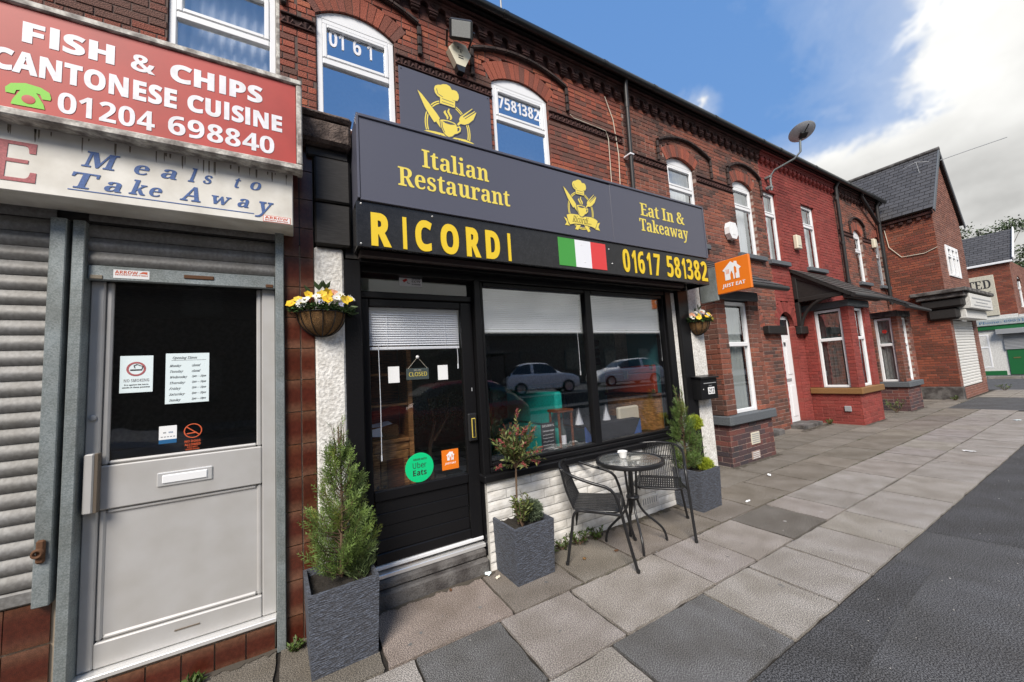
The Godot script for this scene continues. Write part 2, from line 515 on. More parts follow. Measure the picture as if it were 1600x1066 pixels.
func arch_of(h: Dictionary) -> Array:
	# centre height and radius of a segmental arch over an opening
	var w: float = h.x1 - h.x0
	var r: float = (w * w * 0.25 + h.rise * h.rise) / (2.0 * h.rise)
	return [h.ys + h.rise - r, r]

func hole_span(h: Dictionary, y: float):
	if y < h.y0:
		return null
	if y <= h.ys:
		return [h.x0, h.x1]
	if h.get("rise", 0.0) <= 0.0:
		return null
	var a := arch_of(h)
	var ro: float = a[1] + h.get("t", 0.225)
	var dy: float = y - a[0]
	if dy >= ro:
		return null
	var mid: float = (h.x0 + h.x1) * 0.5
	var hw := minf(sqrt(ro * ro - dy * dy), (h.x1 - h.x0) * 0.5 * dy / (h.ys - a[0]))
	return [mid - hw, mid + hw]

func brickwork(b: Node3D, o: Vector3, u: Vector3, n: Vector3, x0: float, x1: float, y0: float, y1: float, holes: Array, pal: String, mortar: String, opt := {}) -> void:
	if not BR.has(b):
		BR[b] = []
	var mm := MB.new()
	var ch: float = opt.get("course", 0.075)
	var bl: float = opt.get("len", 0.225)
	var jt: float = opt.get("joint", 0.01)
	var rows := int(round((y1 - y0) / ch))
	ch = (y1 - y0) / rows
	for r in rows:
		var ya := y0 + r * ch
		var ym := ya + ch * 0.5
		var spans := [[x0, x1]]
		for h in holes:
			var s = hole_span(h, ym)
			if s == null:
				continue
			var nx := []
			for q in spans:
				if s[1] <= q[0] or s[0] >= q[1]:
					nx.append(q)
					continue
				if s[0] > q[0]:
					nx.append([q[0], s[0]])
				if s[1] < q[1]:
					nx.append([s[1], q[1]])
			spans = nx
		var header: bool = opt.get("headers", 5) > 0 and (r + 2) % int(opt.get("headers", 5)) == 0
		var cell := bl * 0.5 if header else bl
		for q in spans:
			var za := -0.007
			mm.quad(o + u * q[0] + Vector3.UP * ya + n * za, o + u * q[1] + Vector3.UP * ya + n * za, o + u * q[1] + Vector3.UP * (ya + ch) + n * za, o + u * q[0] + Vector3.UP * (ya + ch) + n * za, n)
			var k0 := int(floor(q[0] / cell)) - 1
			var xs := (k0 + (0.5 if r % 2 == 1 else 0.0)) * cell + (0.056 if header else 0.0)
			while xs < q[1]:
				var ca := maxf(xs, q[0] - 0.001) + jt * 0.5
				var cb := minf(xs + cell, q[1] + 0.001) - jt * 0.5
				if cb - ca > 0.03:
					var cx := (ca + cb) * 0.5
					var nv := BN.get_noise_3d((o.x + u.x * cx) * 90.0, ym * 150.0, (o.z + u.z * cx) * 90.0) * 0.55 + 0.5
					if opt.has("soot"):
						for s in opt.soot:
							if ym > s[0] and ym < s[1]:
								nv -= s[2]
					var pk := clampi(int((nv + R.randf_range(-0.3, 0.3)) * 6.0), 0, 5)
					BR[b].append({"p": o + u * cx + Vector3.UP * ym, "u": u, "n": n, "l": cb - ca, "h": ch - jt, "k": pal + str(pk), "d": opt.get("depth", 0.1)})
				xs += cell
	for h in holes:
		if h.get("void", false):
			continue
		var top: float = h.ys
		for e in [[h.x0 - 0.03, h.x0 - 0.006], [h.x1 + 0.006, h.x1 + 0.03]]:
			for zz in [e[0], e[1]]:
				mm.quad(o + u * zz + Vector3.UP * h.y0 - n * 0.008, o + u * zz + Vector3.UP * top - n * 0.008, o + u * zz + Vector3.UP * top - n * 0.13, o + u * zz + Vector3.UP * h.y0 - n * 0.13)
		if h.get("rise", 0.0) > 0.0:
			voussoirs(b, mm, o, u, n, h, opt.get("arch_pal", pal))
	part(b, "mortar", mm, M[mortar])

func voussoirs(b: Node3D, mm: MB, o: Vector3, u: Vector3, n: Vector3, h: Dictionary, pal: String) -> void:
	var a := arch_of(h)
	var ri: float = a[1]
	var ro: float = ri + h.get("t", 0.225)
	var half := asin((h.x1 - h.x0) * 0.5 / ri)
	var cnt := int(round(2.0 * half * (ri + 0.1) / 0.078))
	var mid: float = (h.x0 + h.x1) * 0.5
	for i in cnt:
		var t0 := -half + 2.0 * half * i / cnt
		var t1 := -half + 2.0 * half * (i + 1) / cnt
		var q := []
		for e in [[t0, ri], [t1, ri], [t1, ro], [t0, ro]]:
			q.append(Vector2(mid + sin(e[0]) * e[1], a[0] + cos(e[0]) * e[1]))
		mm.quad(o + u * q[0].x + Vector3.UP * q[0].y - n * 0.007, o + u * q[1].x + Vector3.UP * q[1].y - n * 0.007, o + u * q[2].x + Vector3.UP * q[2].y - n * 0.007, o + u * q[3].x + Vector3.UP * q[3].y - n * 0.007, n)
		var c: Vector2 = (q[0] + q[1] + q[2] + q[3]) * 0.25
		var loc := PackedVector2Array()
		for p in q:
			loc.append((p - c) * Vector2(0.91, 0.985))
		BR[b].append({"p": o + u * c.x + Vector3.UP * c.y, "u": u, "n": n, "l": 0.07, "h": 0.22, "k": pal + str(R.randi_range(1, 4)), "poly": loc, "d": 0.1})

func brick_mesh(key: String, l: float, d: float) -> ArrayMesh:
	var size := "s" if l > 0.16 else "h"
	var id := key + size + str(d)
	if not BRM.has(id):
		var m := MB.new()
		m.tint(PAL[key.substr(0, key.length() - 1)][int(key.right(1))])
		one_brick(m, Transform3D(), 0.215 if size == "s" else 0.105, 0.065, d)
		BRM[id] = m.mesh()
	return BRM[id]

func one_brick(m: MB, f: Transform3D, l: float, h: float, d: float) -> void:
	var c := 0.0035
	var a := l * 0.5
	var b := h * 0.5
	m.quad(f * Vector3(-a + c, -b + c, 0), f * Vector3(a - c, -b + c, 0), f * Vector3(a - c, b - c, 0), f * Vector3(-a + c, b - c, 0), f.basis.z)
	var o := [Vector3(-a, -b, -c), Vector3(a, -b, -c), Vector3(a, b, -c), Vector3(-a, b, -c)]
	var i := [Vector3(-a + c, -b + c, 0), Vector3(a - c, -b + c, 0), Vector3(a - c, b - c, 0), Vector3(-a + c, b - c, 0)]
	var nn := [Vector3(0, -1, 1), Vector3(1, 0, 1), Vector3(0, 1, 1), Vector3(-1, 0, 1)]
	for k in 4:
		var k2 := (k + 1) % 4
		m.quad(f * i[k], f * i[k2], f * o[k2], f * o[k], (f.basis * nn[k]).normalized())
		m.quad(f * o[k], f * o[k2], f * (o[k2] + Vector3(0, 0, -d)), f * (o[k] + Vector3(0, 0, -d)), (f.basis * Vector3(nn[k].x, nn[k].y, 0)).normalized())

# the bricks that show largest become parts, the rest one joined part
func lay_bricks(b: Node3D, most := 300) -> void:
	var list: Array = BR[b]
	var cb := Basis.from_euler(Vector3(deg_to_rad(5.16), deg_to_rad(-30.14), deg_to_rad(-3.63)))
	for k in list:
		var d: Vector3 = k.p - CAM_POS
		var loc := cb.inverse() * d
		var s := 0.0
		if loc.z < -0.3 and absf(loc.x / loc.z) < 1.42 and absf(loc.y / loc.z) < 0.95:
			s = k.l * maxf(0.0, -d.normalized().dot(k.n)) / d.length_squared()
			s += k.l * 0.1 / d.length_squared()
		k["s"] = s
	list.sort_custom(func(p, q): return p.s > q.s)
	var rest := MB.new()
	for i in list.size():
		var k: Dictionary = list[i]
		var n: Vector3 = k.n
		var bas := Basis(k.u, Vector3.UP, n)
		var f := Transform3D(bas, k.p + n * R.randf_range(-0.0025, 0.0025))
		if i < most:
			if k.has("poly"):
				var m := MB.new()
				m.tint(PAL[k.k.substr(0, k.k.length() - 1)][int(k.k.right(1))])
				m.prism(Transform3D(), k.poly, k.d)
				part(b, "brick", m, M["brick"], f)
			else:
				var me := brick_mesh(k.k, k.l, k.d)
				var full := 0.215 if k.l > 0.16 else 0.105
				part(b, "brick", me, M["brick"], f * Transform3D(Basis.from_scale(Vector3(k.l / full, k.h / 0.065, 1)), Vector3.ZERO))
		else:
			rest.tint(PAL[k.k.substr(0, k.k.length() - 1)][int(k.k.right(1))] * R.randf_range(0.9, 1.1))
			if k.has("poly"):
				rest.prism(f, k.poly, k.d)
			else:
				one_brick(rest, f, k.l, k.h, k.d)
	if rest.v.size():
		var o := part(b, "brickwork", rest, M["brick"])
		o.set_meta("kind", "stuff")
	BR.erase(b)

# ------------------------------------------------------------------ sky
func make_sky() -> PanoramaSkyMaterial:
	var w := 1600
	var h := 800
	var data := PackedFloat32Array()
	data.resize(w * h * 3)
	var n1 := FastNoiseLite.new()
	n1.seed = 21
	n1.noise_type = FastNoiseLite.TYPE_SIMPLEX_SMOOTH
	n1.frequency = 0.9
	n1.fractal_octaves = 6
	n1.fractal_gain = 0.55
	n1.domain_warp_enabled = true
	n1.domain_warp_amplitude = 0.35
	n1.domain_warp_frequency = 1.1
	n1.domain_warp_fractal_octaves = 3
	var n2 := FastNoiseLite.new()
	n2.seed = 4
	n2.frequency = 0.8
	n2.fractal_octaves = 4
	for j in h:
		var el := PI * 0.5 - PI * (j + 0.5) / h
		var ed := rad_to_deg(el)
		var ce := cos(el)
		var y := sin(el)
		for i in w:
			var k := (j * w + i) * 3
			if ed < -1.0:
				data[k] = 0.22
				data[k + 1] = 0.22
				data[k + 2] = 0.22
				continue
			var th := TAU * (i + 0.5) / w
			var dx := sin(th) * ce
			var dz := -cos(th) * ce
			var az := rad_to_deg(atan2(dz, dx))
			var pp := 1.0 / (maxf(y, 0.0) + 0.28)
			var q := Vector3(dx * pp * 1.5, y * 1.3, dz * pp * 1.5)
			var f := n1.get_noise_3dv(q)
			var g := n2.get_noise_3dv(q * 0.8 + Vector3(5, 2, 1))
			var b1 := 0.95 * smoothstep(31.0, 13.0, ed)
			var da := (az - 14.0) / 25.0
			var b2 := exp(-da * da) * smoothstep(75.0, 40.0, ed)
			var b := maxf(b1, b2)
			var dq := Vector2((az + 30.0) * 0.8, ed - 32.2).length()
			b = maxf(b, (0.42 + n1.get_noise_3dv(q * 4.0) * 0.5) * smoothstep(4.5, 0.5, dq))
			var s := b + f * 0.30
			var cov := smoothstep(0.35, 0.51, s)
			var wisp := clampf((s - 0.10) * 1.0, 0.0, 0.3)
			cov = maxf(cov, wisp)
			var t := clampf(ed / 60.0, 0.0, 1.0)
			var blue := Color(0.145, 0.265, 0.47).lerp(Color(0.072, 0.168, 0.375), sqrt(t))
			var thick := smoothstep(0.5, 1.05, s + g * 0.45)
			var lum := lerpf(0.62, 0.40, thick) + f * 0.16 + n1.get_noise_3dv(q * 3.1) * 0.08
			var cl := Color(lum, lum * 0.995, lum * 0.965)
			var c := blue.lerp(cl, cov)
			data[k] = maxf(c.r, 0.0)
			data[k + 1] = maxf(c.g, 0.0)
			data[k + 2] = maxf(c.b, 0.0)
	var im := Image.create_from_data(w, h, false, Image.FORMAT_RGBF, data.to_byte_array())
	var m := PanoramaSkyMaterial.new()
	m.panorama = ImageTexture.create_from_image(im)
	return m

func _ready() -> void:
	R.seed = 7
	BN.seed = 12
	BN.frequency = 0.012
	BN.fractal_octaves = 3
	# --- camera
	var cam := Camera3D.new()
	cam.name = "camera"
	cam.position = CAM_POS
	cam.rotation = Vector3(deg_to_rad(5.1604), deg_to_rad(-30.1437), deg_to_rad(-3.6331))
	cam.fov = rad_to_deg(2.0 * atan(533.0 / 578.0))
	cam.near = 0.05
	cam.far = 1500.0
	add_child(cam)
	cam.current = true
	# --- sky, sun, exposure
	var env := Environment.new()
	env.background_mode = Environment.BG_SKY
	env.sky = Sky.new()
	env.sky.sky_material = make_sky()
	env.tonemap_mode = Environment.TONE_MAPPER_LINEAR
	env.tonemap_exposure = 1.95
	env.background_energy_multiplier = 0.88
	env.sdfgi_enabled = true
	env.ssao_enabled = true
	env.ssil_enabled = true
	var we := WorldEnvironment.new()
	we.name = "environment"
	we.environment = env
	add_child(we)
	var sun := DirectionalLight3D.new()
	sun.name = "sun"
	sun.light_energy = 0.9
	sun.light_angular_distance = 26.0
	sun.light_color = Color(1.0, 0.965, 0.92)
	sun.shadow_enabled = true
	add_child(sun)
	sun.look_at_from_position(Vector3(-4.54, 7.07, 5.42), Vector3.ZERO)
	# --- the place
	make_textures()
	make_materials()
	build_ground()
	build_chip_shop()
	build_restaurant()
	build_houses()
	build_corner_shop()
	build_far()
	build_opposite()
	build_signs()
	build_fittings()
	build_interior()
	build_furniture()
	build_plants()
	build_litter()

# ------------------------------------------------------------------ ground
func build_ground() -> void:
	var g := MB.new()
	g.box(Vector3(-300, -0.5, -300), Vector3(400, -0.022, 300))
	structure("ground", g.mesh(), M["soil"])
	var rd := MB.new()
	rd.box(Vector3(-40, -0.3, 1.672), Vector3(20.6, -0.004, 9.0))
	rd.box(Vector3(20.6, -0.3, -60), Vector3(27.0, -0.006, 9.0))
	rd.box(Vector3(27.0, -0.3, 1.9), Vector3(160, -0.004, 9.0))
	var road := structure("road", rd.mesh(), M["asphalt"])
	# older strip along the flags, with its sealed edge standing out as a real lip
	var st := MB.new()
	st.prism(Transform3D(Basis(Vector3(1, 0, 0), Vector3(0, 0, -1), Vector3(0, 1, 0)), Vector3(0, 0.0005, 0)), PackedVector2Array([Vector2(-3.0, -2.02), Vector2(2.1, -1.96), Vector2(3.0, -1.9), Vector2(3.86, -1.875), Vector2(3.83, -1.70), Vector2(3.4, -1.676), Vector2(-3.0, -1.676)]), 0.02)
	part(road, "tarmac_repair", st, M["asphalt_new"])
	var st2 := MB.new()
	st2.prism(Transform3D(Basis(Vector3(1, 0, 0), Vector3(0, 0, -1), Vector3(0, 1, 0)), Vector3(0, -0.001, 0)), PackedVector2Array([Vector2(4.62, -1.676), Vector2(4.75, -2.2), Vector2(4.9, -3.4), Vector2(20.0, -3.6), Vector2(20.0, -1.676)]), 0.02)
	part(road, "tarmac_repair", st2, M["asphalt_new"])
	# flagged pavement: three rows of flags laid against the buildings
	var base := MB.new()
	base.box(Vector3(-30, -0.3, -1.6), Vector3(20.5, -0.016, 1.668))
	var pav := structure("pavement", base.mesh(), M["soil"])
	var rows := [
		[-0.02, 0.556, [-2.2, -1.3, -0.75, -0.12, 0.40, 1.21, 1.80, 2.35, 2.935, 3.52, 4.15, 4.90]],
		[0.566, 1.106, [-2.4, -1.5, -0.9, -0.2, 0.55, 1.09, 1.65, 2.52, 3.07, 3.652, 4.30, 4.74, 5.335, 6.30]],
		[1.116, 1.664, [-2.6, -1.7, -0.8, 0.0, 0.75, 1.51, 2.35, 2.91, 3.463, 4.09, 4.66, 5.64, 6.6, 7.6]],
	]
	for ri in 3:
		var xs: Array = rows[ri][2].duplicate()
		while xs[-1] < 13.6:
			xs.append(xs[-1] + [0.6, 0.9, 0.75, 0.62][R.randi() % 4])
		xs.push_front(-3.2)
		for i in xs.size() - 1:
			var a: float = xs[i] + R.randf_range(0.005, 0.011)
			var b: float = xs[i + 1] - R.randf_range(0.005, 0.010)
			var tone := R.randf_range(0.88, 1.06)
			var k := Color(tone, tone * R.randf_range(0.97, 1.0), tone * R.randf_range(0.95, 1.0))
			var mat_ := "flag"
			if ri == 2 and i == 6 or ri == 1 and (xs[i] < 1.0 and xs[i] > 0.3):
				mat_ = "tarmac_patch"                 # flags replaced with tarmac
			elif ri == 1 and absf(xs[i] - 3.652) < 0.01:
				k = Color(0.46, 0.45, 0.43)
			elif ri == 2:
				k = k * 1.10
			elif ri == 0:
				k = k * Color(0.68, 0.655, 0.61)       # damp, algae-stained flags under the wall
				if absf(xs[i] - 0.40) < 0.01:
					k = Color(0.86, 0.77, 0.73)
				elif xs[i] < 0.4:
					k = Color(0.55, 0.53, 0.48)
			var z0: float = rows[ri][0]
			if ri == 0 and a > 4.4:
				z0 = 0.02
			flagstone(pav, a, b, z0 + R.randf_range(0, 0.006), rows[ri][1] - R.randf_range(0, 0.005), k, mat_)
	# smaller flags in front of the houses, back to their doorsteps
	var zr := [-1.42, -0.92, -0.44, 0.012]
	for ri in 3:
		var x := 4.5
		while x < 16.0:
			var w: float = [0.62, 0.8, 0.9][R.randi() % 3]
			var tone2 := R.randf_range(0.58, 0.76)
			flagstone(pav, x + 0.006, x + w - 0.006, zr[ri] + 0.006, zr[ri + 1] - 0.004, Color(tone2, tone2 * 0.97, tone2 * 0.9), "flag")
			x += w
	# tarmac crossing by the corner shop and flags beyond it
	var tc := MB.new()
	tc.box(Vector3(14.3, -0.1, 0.02), Vector3(17.6, -0.003, 1.664))
	part(pav, "tarmac_crossing", tc, M["asphalt"])
	for i in 4:
		for j in 3:
			flagstone(pav, 17.64 + i * 0.72, 18.34 + i * 0.72, 0.02 + j * 0.55, 0.56 + j * 0.55, Color(0.85, 0.84, 0.8), "flag")
	for i in 3:
		flagstone(pav, 16.0 + i * 1.5, 17.49 + i * 1.5, -0.03, 0.012, Color(0.5, 0.5, 0.45), "flag")
	# kerbs of the side street and pavement in front of the far building
	var fp := MB.new()
	fp.box(Vector3(27.0, -0.3, -60), Vector3(60, 0.1, 1.9))
	var fpm := structure("far_pavement", fp.mesh(), M["asphalt"])
	for i in 30:
		var kb := MB.new()
		kb.tint(Color(0.95, 0.95, 0.93))
		kb.cbox(Vector3(26.87, -0.2, -25 + i * 0.92), Vector3(26.998, 0.105, -25 + i * 0.92 + 0.91), 0.012)
		part(fpm, "kerb_stone", kb, M["flag"])
	# far side of the road: kerb and a raised forecourt
	var op := MB.new()
	op.box(Vector3(-60, -0.3, 9.0), Vector3(160, 0.12, 10.2))
	structure("opposite_pavement", op.mesh(), M["asphalt"])
	var fc := MB.new()
	fc.box(Vector3(-60, -0.3, 10.2), Vector3(160, 0.55, 60))
	structure("forecourt", fc.mesh(), M["asphalt"])

func flagstone(parent: Node3D, x0: float, x1: float, z0: float, z1: float, k: Color, m: String) -> void:
	# worn flag: edges nibbled, now and then a corner knocked off, set a touch out of level
	var b := MB.new()
	if m == "flag":
		b.tint(k)
	var hx := (x1 - x0) * 0.5
	var hz := (z1 - z0) * 0.5
	var cs := [Vector2(-hx, -hz), Vector2(hx, -hz), Vector2(hx, hz), Vector2(-hx, hz)]
	var pl := PackedVector2Array()
	for i in 4:
		var p: Vector2 = cs[i]
		var q: Vector2 = cs[(i + 1) % 4]
		var inw := -(p + q).normalized()
		var n := maxi(3, int(p.distance_to(q) / 0.07))
		var chip := R.randf_range(0.003, 0.012) if R.randf() < 0.8 else R.randf_range(0.02, 0.05)
		for j in n:
			var t := float(j) / n
			var w := p.lerp(q, t)
			if j == 0:
				pl.append(p + (q - p).normalized() * chip)
			else:
				pl.append(w + inw * (R.randf_range(0.0, 0.004) if R.randf() < 0.85 else R.randf_range(0.004, 0.012)))
		pl.append(q - (q - p).normalized() * R.randf_range(0.003, 0.012))
	var tilt := Basis.from_euler(Vector3(R.randf_range(-0.004, 0.004), 0, R.randf_range(-0.004, 0.004)))
	var f := Transform3D(tilt * Basis(Vector3(1, 0, 0), Vector3(0, 0, -1), Vector3(0, 1, 0)), Vector3((x0 + x1) * 0.5, R.randf_range(-0.002, 0.001), (z0 + z1) * 0.5))
	b.prism(f, pl, 0.05)
	part(parent, "flagstone", b, M[m])

# ------------------------------------------------------------------ pieces that several buildings share
const UX := Vector3(1, 0, 0)
const UZ := Vector3(0, 0, 1)
const WZ := -1.3       # front of the upper walls

func zbox(x0: float, x1: float, y0: float, y1: float, z0: float, z1: float, ch := 0.004) -> MB:
	var m := MB.new()
	m.cbox(Vector3(x0, y0, z0), Vector3(x1, y1, z1), ch)
	return m

# white framed window in a wall that faces +z (or any frame): transom light over a fixed light
func window(b: Node3D, f: Transform3D, x0: float, x1: float, y0: float, y1: float, tr: float, pane: String, opt := {}) -> MeshInstance3D:
	var m := MB.new()
	var fw: float = opt.get("fw", 0.055)
	var back := -0.06
	var bars := [[x0, x0 + fw, y0, y1], [x1 - fw, x1, y0, y1], [x0 + fw, x1 - fw, y0, y0 + fw], [x0 + fw, x1 - fw, y1 - fw, y1]]
	for q in bars:
		m.bbox(f * Transform3D(Basis(), Vector3((q[0] + q[1]) * 0.5, (q[2] + q[3]) * 0.5, back * 0.5)), Vector3(q[1] - q[0] - 0.0005, q[3] - q[2] - 0.0005, -back), 0.006)
	if tr > 0.0:
		m.bbox(f * Transform3D(Basis(), Vector3((x0 + x1) * 0.5, tr, back * 0.5 + 0.004)), Vector3(x1 - x0 - 2 * fw - 0.001, 0.07, -back), 0.008)
		# opening sash, proud of the frame
		if opt.get("sash", true):
			var a := x0 + fw
			var c := x1 - fw
			var sb := 0.045
			for q in [[a, a + sb, tr + 0.036, y1 - fw], [c - sb, c, tr + 0.036, y1 - fw], [a + sb, c - sb, tr + 0.036, tr + 0.036 + sb], [a + sb, c - sb, y1 - fw - sb, y1 - fw]]:
				m.bbox(f * Transform3D(Basis(), Vector3((q[0] + q[1]) * 0.5, (q[2] + q[3]) * 0.5, -0.012)), Vector3(q[1] - q[0] - 0.001, q[3] - q[2] - 0.001, 0.04), 0.008)
	var w := part(b, "window", m, M[opt.get("frame", "upvc")])
	var splits := [[y0 + fw, (tr - 0.035) if tr > 0 else y1 - fw]]
	if tr > 0.0:
		splits.append([tr + 0.07, y1 - fw - 0.04])
	for s in splits:
		var p := MB.new()
		var tilt := R.randf_range(-0.003, 0.003)
		p.quad(f * Vector3(x0 + fw - 0.005, s[0] - 0.004, -0.03), f * Vector3(x1 - fw + 0.005, s[0] - 0.004, -0.03 + tilt), f * Vector3(x1 - fw + 0.005, s[1] + 0.004, -0.03 + tilt), f * Vector3(x0 + fw - 0.005, s[1] + 0.004, -0.03), (f.basis * Vector3(0, 0, 1)).normalized())
		part(w, "pane", p, M[pane])
	return w

func arch_head(w: Node3D, f: Transform3D, h: Dictionary) -> void:
	# white board that fills the arch over a square-headed window
	var a := arch_of(h)
	var half := asin((h.x1 - h.x0) * 0.5 / a[1])
	var poly := PackedVector2Array([Vector2(h.x1, h.ys - 0.012), Vector2(h.x0, h.ys - 0.012)])
	for i in 13:
		var t := -half + 2.0 * half * i / 12.0
		poly.append(Vector2((h.x0 + h.x1) * 0.5 + sin(t) * a[1], a[0] + cos(t) * a[1] - 0.002))
	var m := MB.new()
	m.prism(f, poly, 0.04)
	part(w, "arch_head", m, M["upvc"])

func drapes(w: Node3D, f: Transform3D, x0: float, x1: float, y0: float, y1: float, z: float, waves: int, mat_: String, amp := 0.02) -> void:
	var m := MB.new()
	var n := waves * 6
	var prev := -1
	for i in n + 1:
		var t := float(i) / n
		var ph := t * waves * TAU
		var zz := z + sin(ph) * amp + sin(ph * 0.37 + 1.0) * amp * 0.5
		var nn := (f.basis * Vector3(-cos(ph) * 0.8, 0, 1)).normalized()
		var k := m.vert(f * Vector3(lerpf(x0, x1, t), y0, zz), nn)
		m.vert(f * Vector3(lerpf(x0, x1, t), y1, zz), nn)
		if prev >= 0:
			m.tri_i(prev, k, k + 1)
			m.tri_i(prev, k + 1, prev + 1)
		prev = k
	part(w, "curtain", m, M[mat_])

func hood_mould(b: Node3D, f: Transform3D, x0: float, x1: float, yl: float, ys: float, rise: float, mat_ := "hood") -> void:
	var w := x1 - x0
	var r := (w * w * 0.25 + rise * rise) / (2.0 * rise)
	var cy := ys + rise - r
	var half := asin(w * 0.5 / r)
	var t := 0.055
	var n := 9
	for i in n:
		var a0 := -half + 2.0 * half * i / n + 0.003
		var a1 := -half + 2.0 * half * (i + 1) / n - 0.003
		var m := MB.new()
		var pl := PackedVector2Array()
		for e in [[a0, r], [a1, r], [a1, r + t], [a0, r + t]]:
			pl.append(Vector2((x0 + x1) * 0.5 + sin(e[0]) * e[1], cy + cos(e[0]) * e[1]))
		m.prism(f * Transform3D(Basis(), Vector3(0, 0, 0.045)), pl, 0.06)
		var pi := PackedVector2Array()
		for e in [[a0, r + 0.012], [a1, r + 0.012], [a1, r + t - 0.012], [a0, r + t - 0.012]]:
			pi.append(Vector2((x0 + x1) * 0.5 + sin(e[0]) * e[1], cy + cos(e[0]) * e[1]))
		m.prism(f * Transform3D(Basis(), Vector3(0, 0, 0.058)), pi, 0.02)
		part(b, "hood_mould_brick", m, M[mat_])
	for sx in [[x0 - t * 0.9, x0 + 0.005], [x1 - 0.005, x1 + t * 0.9]]:
		var yy := yl
		while yy < ys + 0.01:
			var m := MB.new()
			var yt := minf(yy + 0.13, ys + 0.03)
			m.bbox(f * Transform3D(Basis(), Vector3((sx[0] + sx[1]) * 0.5, (yy + yt) * 0.5, 0.022)), Vector3(sx[1] - sx[0], yt - yy - 0.006, 0.05), 0.012)
			part(b, "hood_mould_brick", m, M[mat_])
			yy += 0.13

func string_course(b: Node3D, f: Transform3D, x0: float, x1: float, y0: float, mat_ := "terracotta") -> void:
	# moulded band: a row of small pyramids between two fillets
	var m := MB.new()
	m.bbox(f * Transform3D(Basis(), Vector3((x0 + x1) * 0.5, y0 + 0.115, 0.006)), Vector3(x1 - x0, 0.022, 0.05), 0.006)
	m.bbox(f * Transform3D(Basis(), Vector3((x0 + x1) * 0.5, y0 + 0.008, 0.003)), Vector3(x1 - x0, 0.016, 0.04), 0.004)
	var n := int(round((x1 - x0) / 0.085))
	var p := (x1 - x0) / n
	m.quad(f * Vector3(x0, y0, 0.002), f * Vector3(x1, y0, 0.002), f * Vector3(x1, y0 + 0.11, 0.002), f * Vector3(x0, y0 + 0.11, 0.002), (f.basis * Vector3(0, 0, 1)).normalized())
	for i in n:
		for e in [[0.0, 1.0], [0.5, -1.0]]:
			var cx: float = x0 + (i + 0.5 + e[0]) * p
			if cx + p * 0.5 > x1 + 0.001:
				continue
			var ya: float = y0 + (0.016 if e[1] > 0 else 0.104)
			var yb: float = y0 + (0.1 if e[1] > 0 else 0.02)
			var a := f * Vector3(cx - p * 0.46, ya, 0.003)
			var c := f * Vector3(cx + p * 0.46, ya, 0.003)
			var d := f * Vector3(cx, yb, 0.003)
			var tip: Vector3 = f * Vector3(cx, ya + (yb - ya) * 0.35, 0.026)
			for q in [[a, c], [c, d], [d, a]]:
				var nn: Vector3 = (q[1] - q[0]).cross(tip - q[0]).normalized()
				if nn.dot(f.basis.z) < 0:
					nn = -nn
				m.tri(q[0], q[1], tip, nn)
	part(b, "string_course", m, M[mat_])

var CORB: ArrayMesh
func corbel_table(b: Node3D, x0: float, x1: float, mat_ := "terracotta", z := WZ) -> void:
	if CORB == null:
		var m := MB.new()
		m.cbox(Vector3(-0.048, 0.0, -0.02), Vector3(0.048, 0.03, 0.05), 0.012)
		m.cbox(Vector3(-0.055, 0.03, -0.02), Vector3(0.055, 0.058, 0.066), 0.008)
		m.cbox(Vector3(-0.062, 0.058, -0.02), Vector3(0.062, 0.085, 0.074), 0.006)
		var pl := PackedVector2Array([Vector2(-0.112, 0.2), Vector2(0.112, 0.2)])
		var arc := []
		for i in 9:
			var a := PI * 0.5 + PI * 0.62 * i / 8.0
			arc.append(Vector2(0.112 + cos(a) * 0.05, 0.115 + sin(a) * 0.05))
		for p in arc:
			pl.append(p)
		pl.append(Vector2(0.066, 0.085))
		pl.append(Vector2(-0.066, 0.085))
		arc.reverse()
		for p in arc:
			pl.append(Vector2(-p.x, p.y))
		m.prism(Transform3D(Basis(), Vector3(0, 0, 0.058)), pl, 0.07)
		for q in [[Vector2(0, 0.182), Vector2(0.032, 0.15)], [Vector2(0.032, 0.15), Vector2(0, 0.118)], [Vector2(0, 0.118), Vector2(-0.032, 0.15)], [Vector2(-0.032, 0.15), Vector2(0, 0.182)]]:
			var d: Vector2 = (q[1] - q[0]).normalized()
			var o := Vector2(-d.y, d.x) * 0.005
			m.prism(Transform3D(Basis(), Vector3(0, 0, 0.066)), PackedVector2Array([q[0] + o, q[1] + o, q[1] - o, q[0] - o]), 0.01)
		CORB = m.mesh()
	var n := int(round((x1 - x0) / 0.228))
	var p := (x1 - x0) / n
	for i in n:
		part(b, "corbel", CORB, M[mat_], Transform3D(Basis.from_scale(Vector3(p / 0.228, 1, 1)), Vector3(x0 + (i + 0.5) * p, 6.1, z)))
	var k := MB.new()
	k.box(Vector3(x0, 6.12, z - 0.1), Vector3(x1, 6.31, z - 0.001))
	k.cbox(Vector3(x0, 6.301, z - 0.05), Vector3(x1, 6.335, z + 0.075), 0.01)
	k.cbox(Vector3(x0, 6.336, z - 0.05), Vector3(x1, 6.375, z + 0.115), 0.016)
	part(b, "eaves_moulding", k, M[mat_])

func gutter(b: Node3D, x0: float, x1: float) -> void:
	var m := MB.new()
	m.tube([Vector3(x0, 6.425, -1.085), Vector3(x1, 6.425, -1.085)], 0.055, 14)
	var x := x0 + 0.6
	while x < x1:
		m.tube([Vector3(x, 6.425, -1.085), Vector3(x + 0.07, 6.425, -1.085)], 0.062, 14)
		x += 1.83
	m.box(Vector3(x0, 6.376, -1.6), Vector3(x1, 6.44, -1.142))
	part(b, "gutter", m, M["black_gutter"])

